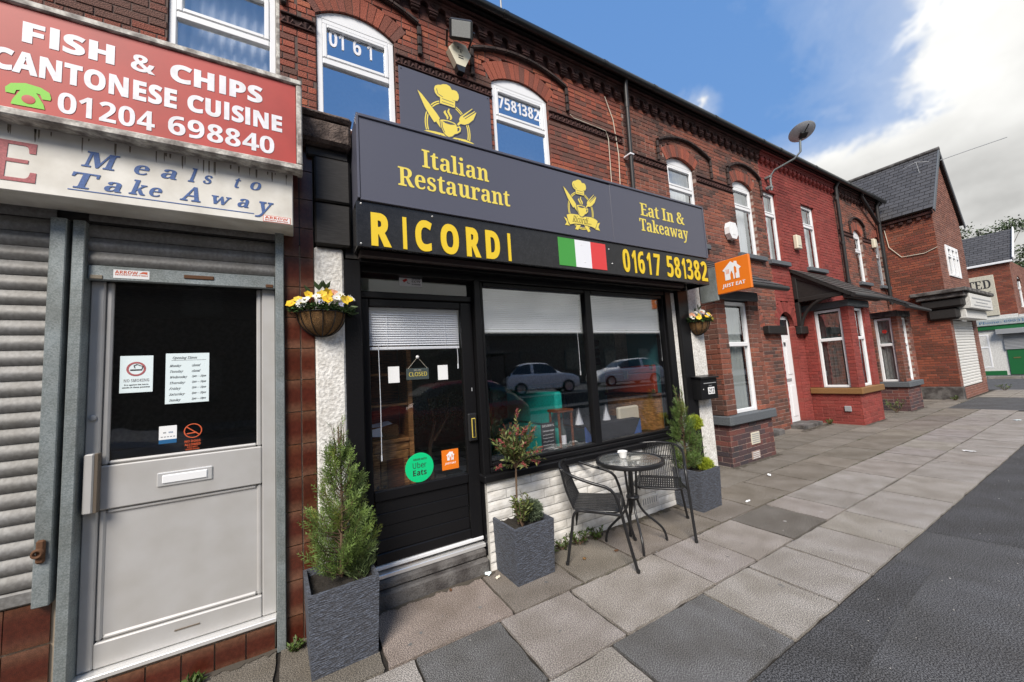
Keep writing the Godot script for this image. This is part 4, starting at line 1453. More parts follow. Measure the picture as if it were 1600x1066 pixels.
func build_houses() -> void:
	var f := Transform3D(Basis(), Vector3(0, 0, WZ))
	var fw := f * Transform3D(Basis(), Vector3(0, 0, -0.06))
	# ---- brown house next to the restaurant
	var b := thing("brown_terraced_house", "brown brick terraced house with pale joints, dark bay base and arched windows", "house", Vector3(7.0, 0, -1.3))
	var h1 := {"x0": 5.95, "x1": 6.78, "y0": 3.8, "ys": 5.33, "rise": 0.14, "t": 0.24}
	var h2 := {"x0": 8.1, "x1": 8.88, "y0": 3.78, "ys": 5.33, "rise": 0.14, "t": 0.24}
	var hd := {"x0": 7.75, "x1": 8.5, "y0": -0.05, "ys": 2.2, "rise": 0.34, "t": 0.24}
	brickwork(b, Vector3(0, 0, WZ), UX, UZ, 4.86, 9.3, -0.02, 6.125, [h1, h2, hd], "brown", "mortar_pink", {"soot": [[5.1, 5.35, 0.3], [5.5, 6.1, 0.05]], "arch_pal": "dark"})
	for h in [h1, h2]:
		var w := window(b, fw, h.x0, h.x1, h.y0, h.ys, 4.86, "pane_house")
		arch_head(w, fw, h)
		drapes(w, f, h.x0 + 0.05, h.x1 - 0.05, h.y0, h.ys, -0.22, 8, "curtain_pale", 0.014)
		stone_sill(b, h.x0 - 0.12, h.x1 + 0.14, h.y0 - 0.001)
	hood_mould(b, f, 5.72, 7.29, 5.24, 5.62, 0.2)
	hood_mould(b, f, 7.94, 9.22, 5.24, 5.62, 0.2)
	string_course(b, f, 4.93, 5.92, 5.1)
	string_course(b, f, 6.81, 8.07, 5.1)
	corbel_table(b, 4.86, 9.3)
	gutter(b, 4.86, 9.3)
	roof_slab(b, 4.86, 9.3)
	core(b, 4.86, 9.3, 0.0, 6.35, -8.0, -1.85)
	var dd := part(b, "door", zbox(7.76, 8.49, 0.0, 2.5, -1.5, -1.44, 0.005), M["black_paint"])
	part(dd, "knob", zbox(7.84, 7.88, 1.0, 1.04, -1.44, -1.4, 0.012), M["brass"])
	bay(b, {"x0": 5.45, "x1": 6.66, "z": -0.4, "wx0": 5.7, "wx1": 6.36, "wz0": -1.1, "wz1": -0.68, "sill": 0.74, "top": 2.48, "pal": "brown", "base_pal": "blue", "mortar": "mortar_pink", "sill_mat": "stone_blue", "blind": "blind_grey", "tr": 0.68})
	part(b, "door_step", zbox(7.7, 8.55, -0.02, 0.1, -1.5, -1.1, 0.01), M["stone"])
	slates(b, Vector3(5.2, 2.72, -0.12), Vector3(6.95, 2.72, -0.12), Vector3(6.8, 3.5, -1.29), Vector3(5.25, 3.5, -1.29), 7, 8, 60, "slate", Color(1.0, 0.9, 0.85))
	var bg := MB.new()
	bg.tube([Vector3(5.15, 2.67, -0.09), Vector3(7.0, 2.67, -0.09)], 0.042, 10)
	part(b, "bay_gutter", bg, M["iron"])
	var vn := part(b, "air_brick", zbox(5.98, 6.22, 0.25, 0.43, -0.41, -0.392, 0.003), M["cream"])
	for i in 5:
		part(vn, "vent_slot", zbox(6.0, 6.2, 0.275 + i * 0.03, 0.287 + i * 0.03, -0.393, -0.389, 0.001), M["grey_print"])
	var vt := part(b, "air_brick", zbox(5.95, 6.18, 0.03, 0.15, -0.41, -0.392, 0.003), M["mortar_pink"])
	for i in 4:
		part(vt, "vent_slot", zbox(5.97, 6.16, 0.042 + i * 0.027, 0.054 + i * 0.027, -0.393, -0.389, 0.001), M["brick"])
	lay_bricks(b)
	# ---- red painted house
	b = thing("red_painted_house", "terraced house with brickwork painted bright red, white door and timber canopy", "house", Vector3(11.3, 0, -1.3))
	var r1 := {"x0": 9.3, "x1": 9.94, "y0": 3.76, "ys": 5.47, "rise": 0.0}
	var r2 := {"x0": 11.2, "x1": 11.95, "y0": 3.76, "ys": 5.47, "rise": 0.0}
	var rd := {"x0": 9.36, "x1": 10.02, "y0": -0.05, "ys": 2.26, "rise": 0.32, "t": 0.24}
	r1.x0 = 9.34
	brickwork(b, Vector3(0, 0, WZ), UX, UZ, 9.3, 13.3, -0.02, 6.125, [r1, r2, rd], "red", "mortar_red", {"arch_pal": "red"})
	for h in [r1, r2]:
		var w := window(b, fw, h.x0, h.x1, h.y0, h.ys, 4.9, "pane_house")
		drapes(w, f, h.x0 + 0.04, h.x0 + 0.2, h.y0, h.ys, -0.22, 3, "curtain_pale", 0.014)
		drapes(w, f, h.x1 - 0.2, h.x1 - 0.04, h.y0, h.ys, -0.22, 3, "curtain_pale", 0.014)
		stone_sill(b, h.x0 - 0.13, h.x1 + 0.14, h.y0 - 0.001)
	corbel_table(b, 9.3, 13.3, "terracotta_red")
	gutter(b, 9.3, 13.3)
	roof_slab(b, 9.3, 13.3)
	core(b, 9.3, 13.3, 0.0, 6.35, -8.0, -1.85)
	var dm := MB.new()
	var zd := -1.42
	dm.cbox(Vector3(9.37, 0.02, zd - 0.06), Vector3(10.01, 2.5, zd), 0.006)
	var door := part(b, "door", dm, M["upvc"])
	door.set_meta("label", "white panelled front door under a red arch")
	part(door, "fanlight", zbox(9.45, 9.93, 2.06, 2.42, zd - 0.002, zd + 0.003, 0.001), M["car_glass"])
	part(door, "letterbox", zbox(9.56, 9.82, 1.0, 1.06, zd, zd + 0.014, 0.003), M["steel_grey"])
	for q in [[9.45, 9.64, 0.2, 0.9], [9.74, 9.93, 0.2, 0.9], [9.45, 9.64, 1.15, 1.95], [9.74, 9.93, 1.15, 1.95]]:
		part(door, "panel", zbox(q[0], q[1], q[2], q[3], zd, zd + 0.012, 0.01), M["upvc"])
	part(door, "handle", zbox(9.4, 9.43, 1.0, 1.14, zd, zd + 0.05, 0.006), M["alu_bright"])
	text_in(door, "house_number", "10", "sans_bold", Transform3D(Basis(), Vector3(0, 0, zd + 0.012)), 9.64, 9.74, 1.8, 1.9, M["black_print"], 0.003)
	part(b, "door_step", zbox(9.25, 10.15, -0.02, 0.08, -1.5, -1.05, 0.01), M["stone"])
	for q in [[8.6, 9.33], [10.04, 10.4]]:
		part(b, "impost", zbox(q[0], q[1], 2.06, 2.24, WZ, WZ + 0.12, 0.015), M["timber_black"])
	bay(b, {"x0": 10.41, "x1": 11.6, "z": -0.42, "wx0": 10.75, "wx1": 11.3, "wz0": -1.06, "wz1": -0.56, "sill": 0.8, "top": 2.56, "pal": "red", "base_pal": "red", "mortar": "mortar_red", "sill_mat": "sill_brown", "blind": "curtain_dark", "tr": 0.68})
	# timber canopy with curved brackets
	slates(b, Vector3(10.12, 2.82, -0.24), Vector3(12.1, 2.82, -0.24), Vector3(12.1, 3.62, -1.29), Vector3(10.12, 3.62, -1.29), 8, 10, 90, "slate", Color(1.15, 0.9, 0.78))
	var cn := MB.new()
	cn.tube([Vector3(10.08, 2.77, -0.2), Vector3(12.12, 2.77, -0.2)], 0.045, 10)
	part(b, "canopy_gutter", cn, M["iron"])
	var tb := MB.new()
	tb.cbox(Vector3(10.16, 2.74, -0.4), Vector3(12.0, 2.84, -0.3), 0.01)
	tb.cbox(Vector3(10.16, 2.8, WZ), Vector3(10.24, 2.9, -0.41), 0.01)
	tb.cbox(Vector3(10.16, 2.1, WZ), Vector3(10.24, 3.42, WZ + 0.09), 0.01)
	tb.bbox(Transform3D(Basis(UX, atan2(0.66, 1.03)), Vector3(10.2, 3.14, -0.78)), Vector3(0.07, 0.09, 1.2), 0.008)
	var arc := []
	for i in 9:
		var a := PI * 0.5 * i / 8.0
		arc.append(Vector3(10.2, 2.12 + sin(a) * 0.7, WZ + 0.06 + (1.0 - cos(a)) * 0.62))
	tb.tube(arc, 0.04, 6)
	part(b, "canopy_frame", tb, M["timber_black"])
	var gb := MB.new()
	gb.prism(side_frame(10.19), PackedVector2Array([Vector2(WZ, 2.9), Vector2(-0.42, 2.9), Vector2(WZ, 3.44)]), 0.02)
	part(b, "canopy_end_board", gb, M["timber_black"])
	part(b, "vent_pipe", zbox(10.38, 10.412, 0.28, 0.4, -0.72, -0.6, 0.01), M["grey_print"])
	var dp := MB.new()
	dp.tube([Vector3(13.28, 6.4, -1.12), Vector3(13.28, 6.25, -1.2), Vector3(13.28, 3.3, -1.22), Vector3(13.28, 2.9, -1.22)], 0.045, 10)
	for yy in [5.9, 4.6, 3.5]:
		dp.tube([Vector3(13.28, yy, -1.22), Vector3(13.28, yy + 0.08, -1.22)], 0.056, 10)
	part(b, "downpipe", dp, M["iron"])
	lay_bricks(b)
	# ---- second brown house
	b = thing("arched_window_house", "brown brick terraced house with diamond-leaded bay window beside the corner shop", "house", Vector3(15.0, 0, -1.3))
	var g1 := {"x0": 14.42, "x1": 15.06, "y0": 3.62, "ys": 5.1, "rise": 0.16, "t": 0.24}
	var g2 := {"x0": 16.1, "x1": 16.62, "y0": 3.62, "ys": 5.1, "rise": 0.16, "t": 0.24}
	brickwork(b, Vector3(0, 0, WZ), UX, UZ, 13.3, 16.8, -0.02, 6.125, [g1, g2], "brown", "mortar_pink", {"arch_pal": "dark"})
	for h in [g1, g2]:
		var w := window(b, fw, h.x0, h.x1, h.y0, h.ys, 4.6, "pane_house")
		arch_head(w, fw, h)
		stone_sill(b, h.x0 - 0.12, h.x1 + 0.12, h.y0 - 0.001)
	hood_mould(b, f, 14.2, 15.28, 5.05, 5.4, 0.2)
	string_course(b, f, 13.36, 14.38, 4.95)
	string_course(b, f, 15.1, 16.05, 4.95)
	corbel_table(b, 13.3, 16.8)
	gutter(b, 13.3, 16.8)
	roof_slab(b, 13.3, 16.8)
	core(b, 13.3, 16.8, 0.0, 6.35, -8.0, -1.85)
	bay(b, {"x0": 13.28, "x1": 14.3, "z": -0.38, "wx0": 13.65, "wx1": 14.05, "wz0": -0.84, "wz1": -0.5, "sill": 0.74, "top": 2.4, "pal": "brown", "base_pal": "blue", "mortar": "mortar_pink", "sill_mat": "stone_blue", "lintel": "stone", "blind": "blind_grey", "tr": 0.7})
	var fs := side_frame(13.33)
	var ld := MB.new()      # leaded diamonds on the side window
	for i in 9:
		for sg in [-1.0, 1.0]:
			var y0 := 0.8 + i * 0.16
			var p0 := fs * Vector3(-0.79, y0, -0.026)
			var p1 := fs * Vector3(-0.55, y0 + 0.34, -0.026)
			if sg < 0:
				p0 = fs * Vector3(-0.55, y0, -0.026)
				p1 = fs * Vector3(-0.79, y0 + 0.34, -0.026)
			ld.tube([p0, p1], 0.003, 4, false)
	part(b, "leaded_lattice", ld, M["lead"])
	var rs := MB.new()
	for i in 5:
		var a := TAU * i / 5.0
		rs.lathe(Transform3D(Basis(Vector3(0, 0, 1), Vector3(-1, 0, 0), Vector3(0, -1, 0)), fs * Vector3(-0.67 + cos(a) * 0.03, 2.05 + sin(a) * 0.03, -0.026)), [Vector2(0.0, 0.006), Vector2(0.022, 0.006), Vector2(0.024, 0.0)], 8)
	part(b, "stained_glass_rose", rs, M["red_print"])
	slates(b, Vector3(12.9, 2.66, -0.1), Vector3(14.6, 2.6, -0.1), Vector3(14.5, 3.45, -1.29), Vector3(12.9, 3.45, -1.29), 7, 8, 60, "slate", Color(0.75, 0.72, 0.7))
	var bg2 := MB.new()
	bg2.tube([Vector3(12.85, 2.6, -0.07), Vector3(14.65, 2.55, -0.07)], 0.042, 10)
	part(b, "bay_gutter", bg2, M["iron"])
	var dp2 := MB.new()
	dp2.tube([Vector3(15.0, 6.42, -1.12), Vector3(15.02, 6.3, -1.16), Vector3(16.3, 5.65, -1.2)], 0.05, 10)
	dp2.tube([Vector3(16.4, 6.42, -1.12), Vector3(16.4, 6.25, -1.2), Vector3(16.4, 3.0, -1.2)], 0.05, 10)
	part(b, "downpipe", dp2, M["iron"])
	lay_bricks(b)

# ------------------------------------------------------------------ corner shop with its gable to the street
func build_corner_shop() -> void:
	var X := 16.8
	var zf := -0.12
	var b := thing("gabled_corner_shop", "red brick corner shop with slate gable roof and white roller shutter", "shop building", Vector3(18.4, 0, -3.0))
	var hw := {"x0": 17.6, "x1": 19.0, "y0": 3.75, "ys": 4.75, "rise": 0.0}
	var hs := {"x0": 17.1, "x1": 19.6, "y0": 0.3, "ys": 2.5, "rise": 0.0}
	brickwork(b, Vector3(X, 0, 0), UZ, -UX, -1.35, zf, -0.15, 5.85, [], "gable", "mortar_dark", {"soot": [[-0.2, 0.35, 0.35], [3.3, 4.6, 0.12]], "headers": 4})
	brickwork(b, Vector3(0, 0, zf), UX, UZ, X, 20.1, -0.15, 5.85, [hw, hs], "pale", "mortar_pink", {"soot": [[-0.2, 2.6, 0.1]]})
	# gable triangle laid in shortening courses
	var apex := 8.05
	var rows := 28
	for r in rows:
		var y0 := 5.85 + (apex - 5.85) * r / rows
		var hwid := 1.65 * (1.0 - (r + 0.6) / rows)
		brick_row(b, zf, 18.45 - hwid, 18.45 + hwid, y0, (apex - 5.85) / rows, "pale", r)
	var gm := MB.new()
	gm.prism(Transform3D(Basis(), Vector3(0, 0, zf - 0.008)), PackedVector2Array([Vector2(X, 5.85), Vector2(20.1, 5.85), Vector2(18.45, 8.05)]), 0.1)
	part(b, "mortar", gm, M["mortar_pink"])
	core(b, X + 0.15, 20.0, 0.0, 5.85, -9.0, zf - 0.3)
	# roof: one slope faces the terrace
	slates(b, Vector3(X - 0.17, 5.78, zf + 0.1), Vector3(X - 0.17, 5.78, -6.5), Vector3(18.45, 8.08, -6.5), Vector3(18.45, 8.08, zf + 0.1), 17, 28, 300)
	slates(b, Vector3(20.27, 5.78, -6.5), Vector3(20.27, 5.78, zf + 0.1), Vector3(18.45, 8.08, zf + 0.1), Vector3(18.45, 8.08, -6.5), 13, 22, 0)
	var rg := MB.new()
	for i in 14:
		rg.tube([Vector3(18.45, 8.1, zf + 0.11 - i * 0.46), Vector3(18.45, 8.1, zf - 0.34 - i * 0.46)], 0.075, 8)
	part(b, "ridge_tiles", rg, M["stone"])
	var vb := MB.new()
	for sg in [-1.0, 1.0]:
		var a := Vector3(18.45 + sg * 1.85, 5.66, zf + 0.09)
		var c := Vector3(18.45, 8.02, zf + 0.09)
		vb.bbox(Transform3D(Basis(UZ, atan2(c.y - a.y, c.x - a.x)), (a + c) * 0.5), Vector3(a.distance_to(c), 0.13, 0.035), 0.006)
	part(b, "bargeboard", vb, M["stone_blue"])
	var ct := MB.new()
	for i in 6:
		ct.cbox(Vector3(X - 0.06, 5.52, -1.25 + i * 0.2), Vector3(X + 0.02, 5.62, -1.15 + i * 0.2), 0.01)
	ct.cbox(Vector3(X - 0.09, 5.63, -1.3), Vector3(X + 0.02, 5.72, zf + 0.03), 0.01)
	part(b, "eaves_corbels", ct, M["terracotta"])
	# bay-shaped upper window
	var fw := Transform3D(Basis(), Vector3(0, 0, zf + 0.03))
	var w := window(b, fw, 17.6, 19.0, 3.75, 4.75, 4.4, "pane_house", {"fw": 0.08})
	var mu := MB.new()
	for x in [18.05, 18.5]:
		mu.cbox(Vector3(x, 3.8, zf - 0.03), Vector3(x + 0.06, 4.7, zf + 0.05), 0.006)
	part(w, "mullion", mu, M["upvc"])
	# stone-capped console on the corner, shop sign and shutter
	var cs := MB.new()
	cs.cbox(Vector3(X - 0.22, 2.98, -0.72), Vector3(X + 0.3, 3.12, zf + 0.38), 0.02)
	cs.cbox(Vector3(X - 0.3, 3.122, -0.82), Vector3(20.2, 3.24, zf + 0.45), 0.02)
	part(b, "stone_cornice", cs, M["stone"])
	var ck := MB.new()
	ck.cbox(Vector3(X - 0.16, 2.7, -0.66), Vector3(X + 0.2, 2.978, zf + 0.33), 0.05)
	ck.cbox(Vector3(X - 0.1, 2.35, -0.55), Vector3(X + 0.2, 2.698, zf + 0.2), 0.06)
	part(b, "console", ck, M["timber_black"])
	part(b, "plinth", zbox(X - 0.03, X + 0.2, -0.15, 0.36, -1.3, zf + 0.03, 0.015), M["stone"])
	var sh := MB.new()
	var y := 0.32
	while y < 2.34:
		sh.cbox(Vector3(17.1, y, zf - 0.06), Vector3(19.6, y + 0.085, zf - 0.02), 0.02)
		y += 0.088
	var so := part(b, "roller_shutter", sh, M["white_paint"])
	part(b, "shutter_box", zbox(17.0, 19.7, 2.36, 2.62, zf - 0.05, zf + 0.3, 0.01), M["white_paint"])
	part(b, "shop_sign_box", zbox(17.0, 19.9, 2.64, 3.08, zf + 0.05, zf + 0.42, 0.01), M["white_paint"])
	for q in [[17.2, 19.7, 2.92, 2.96], [17.6, 19.2, 2.82, 2.85], [17.3, 19.6, 2.72, 2.75]]:
		part(b, "faded_line", zbox(q[0], q[1], q[2], q[3], zf + 0.42, zf + 0.424, 0.001), M["grey_print"])
	var ar := MB.new()
	ar.tube([Vector3(18.2, 7.62, 0.0), Vector3(18.9, 7.85, 0.55), Vector3(19.7, 8.1, 1.2)], 0.012, 5)
	ar.tube([Vector3(17.9, 7.0, -0.4), Vector3(17.8, 7.7, -0.45)], 0.012, 5)
	ar.tube([Vector3(17.75, 7.62, -0.75), Vector3(17.8, 7.7, -0.45), Vector3(18.0, 7.64, -0.2)], 0.01, 5)
	part(b, "aerial", ar, M["steel_grey"])
	var cb := MB.new()
	cb.tube([Vector3(X - 0.02, 5.5, -1.2), Vector3(X - 0.02, 4.9, -1.15), Vector3(X - 0.02, 4.5, -0.9), Vector3(X - 0.02, 4.47, -0.4), Vector3(X - 0.02, 4.58, zf)], 0.01, 5)
	part(b, "cable", cb, M["cream"])
	lay_bricks(b)

func brick_row(b: Node3D, z: float, x0: float, x1: float, y: float, ch: float, pal: String, r: int) -> void:
	var x := floorf(x0 / 0.225) * 0.225 + (0.1125 if r % 2 else 0.0)
	while x < x1:
		var a := maxf(x, x0) + 0.005
		var c := minf(x + 0.225, x1) - 0.005
		if c - a > 0.03:
			BR[b].append({"p": Vector3((a + c) * 0.5, y + ch * 0.5, z), "u": UX, "n": UZ, "l": c - a, "h": ch - 0.01, "k": pal + str(R.randi_range(0, 5)), "d": 0.05})
		x += 0.225

# ------------------------------------------------------------------ beyond the side street
func build_far() -> void:
	var X := 28.0
	var b := thing("far_brick_building", "distant brick building with slate roof and painted ground floor across the side street", "building", Vector3(30.0, 0, -3.0))
	var hn := {"x0": -1.35, "x1": -0.78, "y0": 0.1, "ys": 2.0, "rise": 0.0}
	brickwork(b, Vector3(X, 0, 0), UZ, -UX, -9.0, -0.06, 2.85, 5.3, [], "gable", "mortar_dark", {"headers": 4})
	brickwork(b, Vector3(0, 0, -0.06), UX, UZ, X, 34.0, 0.1, 5.3, [{"x0": 29.2, "x1": 30.4, "y0": 3.2, "ys": 4.4, "rise": 0.3, "t": 0.24}], "pale", "mortar_pink", {"headers": 4})
	var w := window(b, Transform3D(Basis(), Vector3(0, 0, -0.1)), 29.2, 30.4, 3.2, 4.7, 4.1, "pane_house")
	core(b, X + 0.15, 33.9, 0.0, 5.3, -9.0, -0.3)
	slates(b, Vector3(X - 0.1, 5.32, 0.05), Vector3(X - 0.1, 5.32, -7.5), Vector3(X + 1.5, 6.95, -7.5), Vector3(X + 1.5, 6.95, 0.05), 13, 30, 240)
	var vg := MB.new()
	vg.bbox(Transform3D(Basis(UZ, atan2(1.63, 1.6)), Vector3(X + 0.7, 6.14, 0.08)), Vector3(2.3, 0.22, 0.04), 0.01)
	vg.cbox(Vector3(X - 0.12, 5.2, -7.5), Vector3(X - 0.001, 5.3, 0.05), 0.01)
	part(b, "white_fascia", vg, M["upvc"])
	# painted ground floor: window, green door, shutter
	part(b, "painted_wall", zbox(X - 0.02, X + 0.14, 0.09, 2.85, -9.0, -0.07, 0.01), M["white_paint"])
	part(b, "painted_plinth", zbox(X - 0.05, X - 0.021, 0.09, 0.3, -9.0, -0.65, 0.01), M["green_paint"])
	var fs := side_frame(X - 0.03)
	var wd := window(b, fs, -1.5, -1.0, 0.45, 2.0, 1.4, "car_glass", {"sash": false})
	var dr := part(b, "door", zbox(X - 0.06, X - 0.022, 0.12, 1.25, -0.55, 0.9, 0.01), M["green_paint"])
	part(dr, "letterbox", zbox(X - 0.07, X - 0.061, 0.85, 0.9, -0.4, -0.2, 0.002), M["brass"])
	var sh := MB.new()
	var y := 1.25
	while y < 1.95:
		sh.cbox(Vector3(X - 0.09, y, -0.6), Vector3(X - 0.03, y + 0.06, 0.9), 0.018)
		y += 0.062
	part(b, "roller_shutter", sh, M["steel_grey"])
	var lowb := MB.new()
	lowb.box(Vector3(X - 0.02, 0.1, -0.055), Vector3(X + 0.5, 2.8, 0.95))
	part(b, "porch_wall", lowb, M["white_paint"])
	part(b, "shutter_box", zbox(X - 0.3, X - 0.021, 1.97, 2.2, -0.75, 0.95, 0.01), M["steel_grey"])
	var s1 := thing("phone_fascia_sign", "long pale fascia sign with a phone number above the green door", "sign", Vector3(X - 0.12, 2.5, -0.4))
	part(s1, "board", zbox(X - 0.14, X - 0.05, 2.4, 2.68, -1.5, 0.95, 0.01), M["fascia_pale"])
	text_in(s1, "lettering", "Phone: 699318", "serif", side_frame(X - 0.141), -1.2, 0.2, 2.49, 2.6, M["blue_print"])
	part(s1, "green_board", zbox(X - 0.1, X - 0.05, 2.2, 2.38, -1.5, 0.95, 0.01), M["green_paint"])
	var s2 := thing("painted_wall_board", "cream wall board with bold black letters on far brick wall", "sign", Vector3(X - 0.06, 3.7, -1.0))
	part(s2, "board", zbox(X - 0.07, X - 0.01, 2.86, 4.75, -2.6, -0.55, 0.01), M["cream_board"])
	text_in(s2, "lettering", "TED", "serif_bold", side_frame(X - 0.071), -1.36, -0.66, 4.15, 4.55, M["black_print"])
	text_in(s2, "lettering", "Suites", "serif", side_frame(X - 0.071), -1.3, -0.68, 3.85, 4.05, M["black_print"])
	lay_bricks(b, 120)
	# trees far behind the roofs
	far_tree(Vector3(50, 0, -3.2), 11.4, 1.9, "bushy tree showing over the slate roof of the far building")
	far_tree(Vector3(40, 0, -0.6), 6.6, 1.6, "thin bare-twigged tree at the street end beyond the far building")

func far_tree(p: Vector3, h: float, r: float, label: String) -> void:
	var t := thing("tree", label, "tree", p, "trees beyond the far roofs")
	var tr := MB.new()
	tr.tube([p, p + Vector3(0.1, h * 0.35, 0), p + Vector3(0.0, h * 0.75, 0.1)], [h * 0.03, h * 0.02, h * 0.008], 7)
	var cr := MB.new()
	cr.tint(Color(1, 1, 1))
	for i in 26:
		var a := R.randf() * TAU
		var e := p + Vector3(cos(a) * r * R.randf_range(0.4, 1.0), h * R.randf_range(0.55, 1.0), sin(a) * r * R.randf_range(0.4, 1.0))
		var s := p + Vector3(0, h * R.randf_range(0.35, 0.7), 0)
		tr.tube([s, s.lerp(e, 0.5) + Vector3(0, 0.25, 0), e], [0.05, 0.03, 0.01], 5)
		for k in 130:
			var q := e + Vector3(R.randfn(), R.randfn() * 0.7, R.randfn()) * r * 0.2
			cr.col = Color(0.05, 0.075, 0.03) * R.randf_range(0.6, 1.6)
			var d := Vector3(R.randfn(), R.randfn(), R.randfn()).normalized()
			cr.leaf(q, d, d.cross(Vector3(R.randfn(), R.randfn(), R.randfn())).normalized(), 0.22, 0.12)
	part(t, "trunk", tr, M["bark"])
	part(t, "crown", cr, M["leaf"])

# ------------------------------------------------------------------ the side of the road that the windows mirror
func car(called: String, label: String, at: Vector3, turn: float, paint: String, k := 1.0) -> void:
	var c := thing(called, label, "car", at, "", true)
	c.rotation.y = turn
	var L := 3.6 * k
	var body := MB.new()
	var gl := MB.new()
	# stations along the length: x, half width, sill, belt, roof
	var sec := [[-0.5, 0.55, 0.34, 0.60, 0.60], [-0.475, 0.72, 0.24, 0.70, 0.70], [-0.38, 0.80, 0.2, 0.86, 0.86], [-0.24, 0.82, 0.2, 0.93, 0.96], [-0.07, 0.82, 0.2, 0.95, 1.40], [0.1, 0.82, 0.2, 0.96, 1.49], [0.28, 0.81, 0.2, 0.97, 1.44], [0.42, 0.78, 0.24, 0.96, 1.08], [0.48, 0.72, 0.3, 0.82, 0.86], [0.5, 0.58, 0.38, 0.62, 0.62]]
	var st := []
	for i in sec.size() - 1:
		for m in 5:
			var w := m / 5.0
			var q := []
			for j in 5:
				q.append(cubic_interpolate(sec[i][j], sec[i + 1][j], sec[maxi(i - 1, 0)][j], sec[mini(i + 2, sec.size() - 1)][j], w))
			st.append(q)
	st.append(sec[-1])
	var lo := []
	var hi := []
	for q in st:
		var x: float = q[0] * L
		var w: float = q[1] * k
		var half := [Vector2(0.86, q[2]), Vector2(0.95, q[2] + 0.05), Vector2(0.99, lerpf(q[2], q[3], 0.4)), Vector2(1.0, lerpf(q[2], q[3], 0.65)), Vector2(0.985, lerpf(q[2], q[3], 0.88)), Vector2(0.93, q[3])]
		var rb := []
		for p in half:
			rb.append(Vector3(x, p.y, p.x * w))
		for p in range(half.size() - 1, -1, -1):
			rb.append(Vector3(x, half[p].y, -half[p].x * w))
		lo.append(rb)
		var rt := []
		for p in [Vector2(0.93, 0.0), Vector2(0.84, 0.55), Vector2(0.76, 0.9), Vector2(0.66, 0.98), Vector2(0.35, 1.0)]:
			rt.append(Vector3(x, lerpf(q[3], q[4], p.y), p.x * w))
		for p in range(4, -1, -1):
			rt.append(Vector3(x, rt[p].y, -rt[p].z))
		hi.append(rt)
	for g in [lo, hi]:
		for i in g.size() - 1:
			for j in g[0].size() - 1:
				var nn: Vector3 = (g[i + 1][j] - g[i][j]).cross(g[i][j + 1] - g[i][j]).normalized()
				if nn.dot((g[i][j] + g[i + 1][j + 1]) * 0.5 - Vector3(g[i][j].x, 0.6, 0)) < 0:
					nn = -nn
				var tall: bool = st[i][4] - st[i][3] > 0.06
				var roofed: bool = st[i][4] > 1.36 and st[i + 1][4] > 1.36
				var pillar: bool = i == 16 or i == 26 or i == 35
				var m: MB = body
				if g == hi and tall and not (roofed and j > 1 and j < 7) and not (pillar and (j < 2 or j > 6)):
					m = gl
				m.quad(g[i][j], g[i + 1][j], g[i + 1][j + 1], g[i][j + 1], nn)
	part(c, "body", body, M[paint])
	part(c, "glass", gl, M["car_glass"])
	for sx in [-0.32, 0.32]:
		for sz in [-1.0, 1.0]:
			var f := Transform3D(Basis(UX, PI * 0.5), Vector3(sx * L, 0.3, sz * 0.78 * k))
			var ty := MB.new()
			ty.lathe(f, [Vector2(0.2, -0.09), Vector2(0.29, -0.09), Vector2(0.3, -0.05), Vector2(0.3, 0.05), Vector2(0.29, 0.09), Vector2(0.2, 0.09)], 20)
			var wl := part(c, "wheel", ty, M["tyre"])
			var rim := MB.new()
			rim.lathe(f, [Vector2(0.0, 0.05), Vector2(0.19, 0.05), Vector2(0.2, 0.088)], 14)
			rim.lathe(f, [Vector2(0.2, -0.088), Vector2(0.19, -0.05), Vector2(0.0, -0.05)], 14)
			part(wl, "rim", rim, M["alloy"])

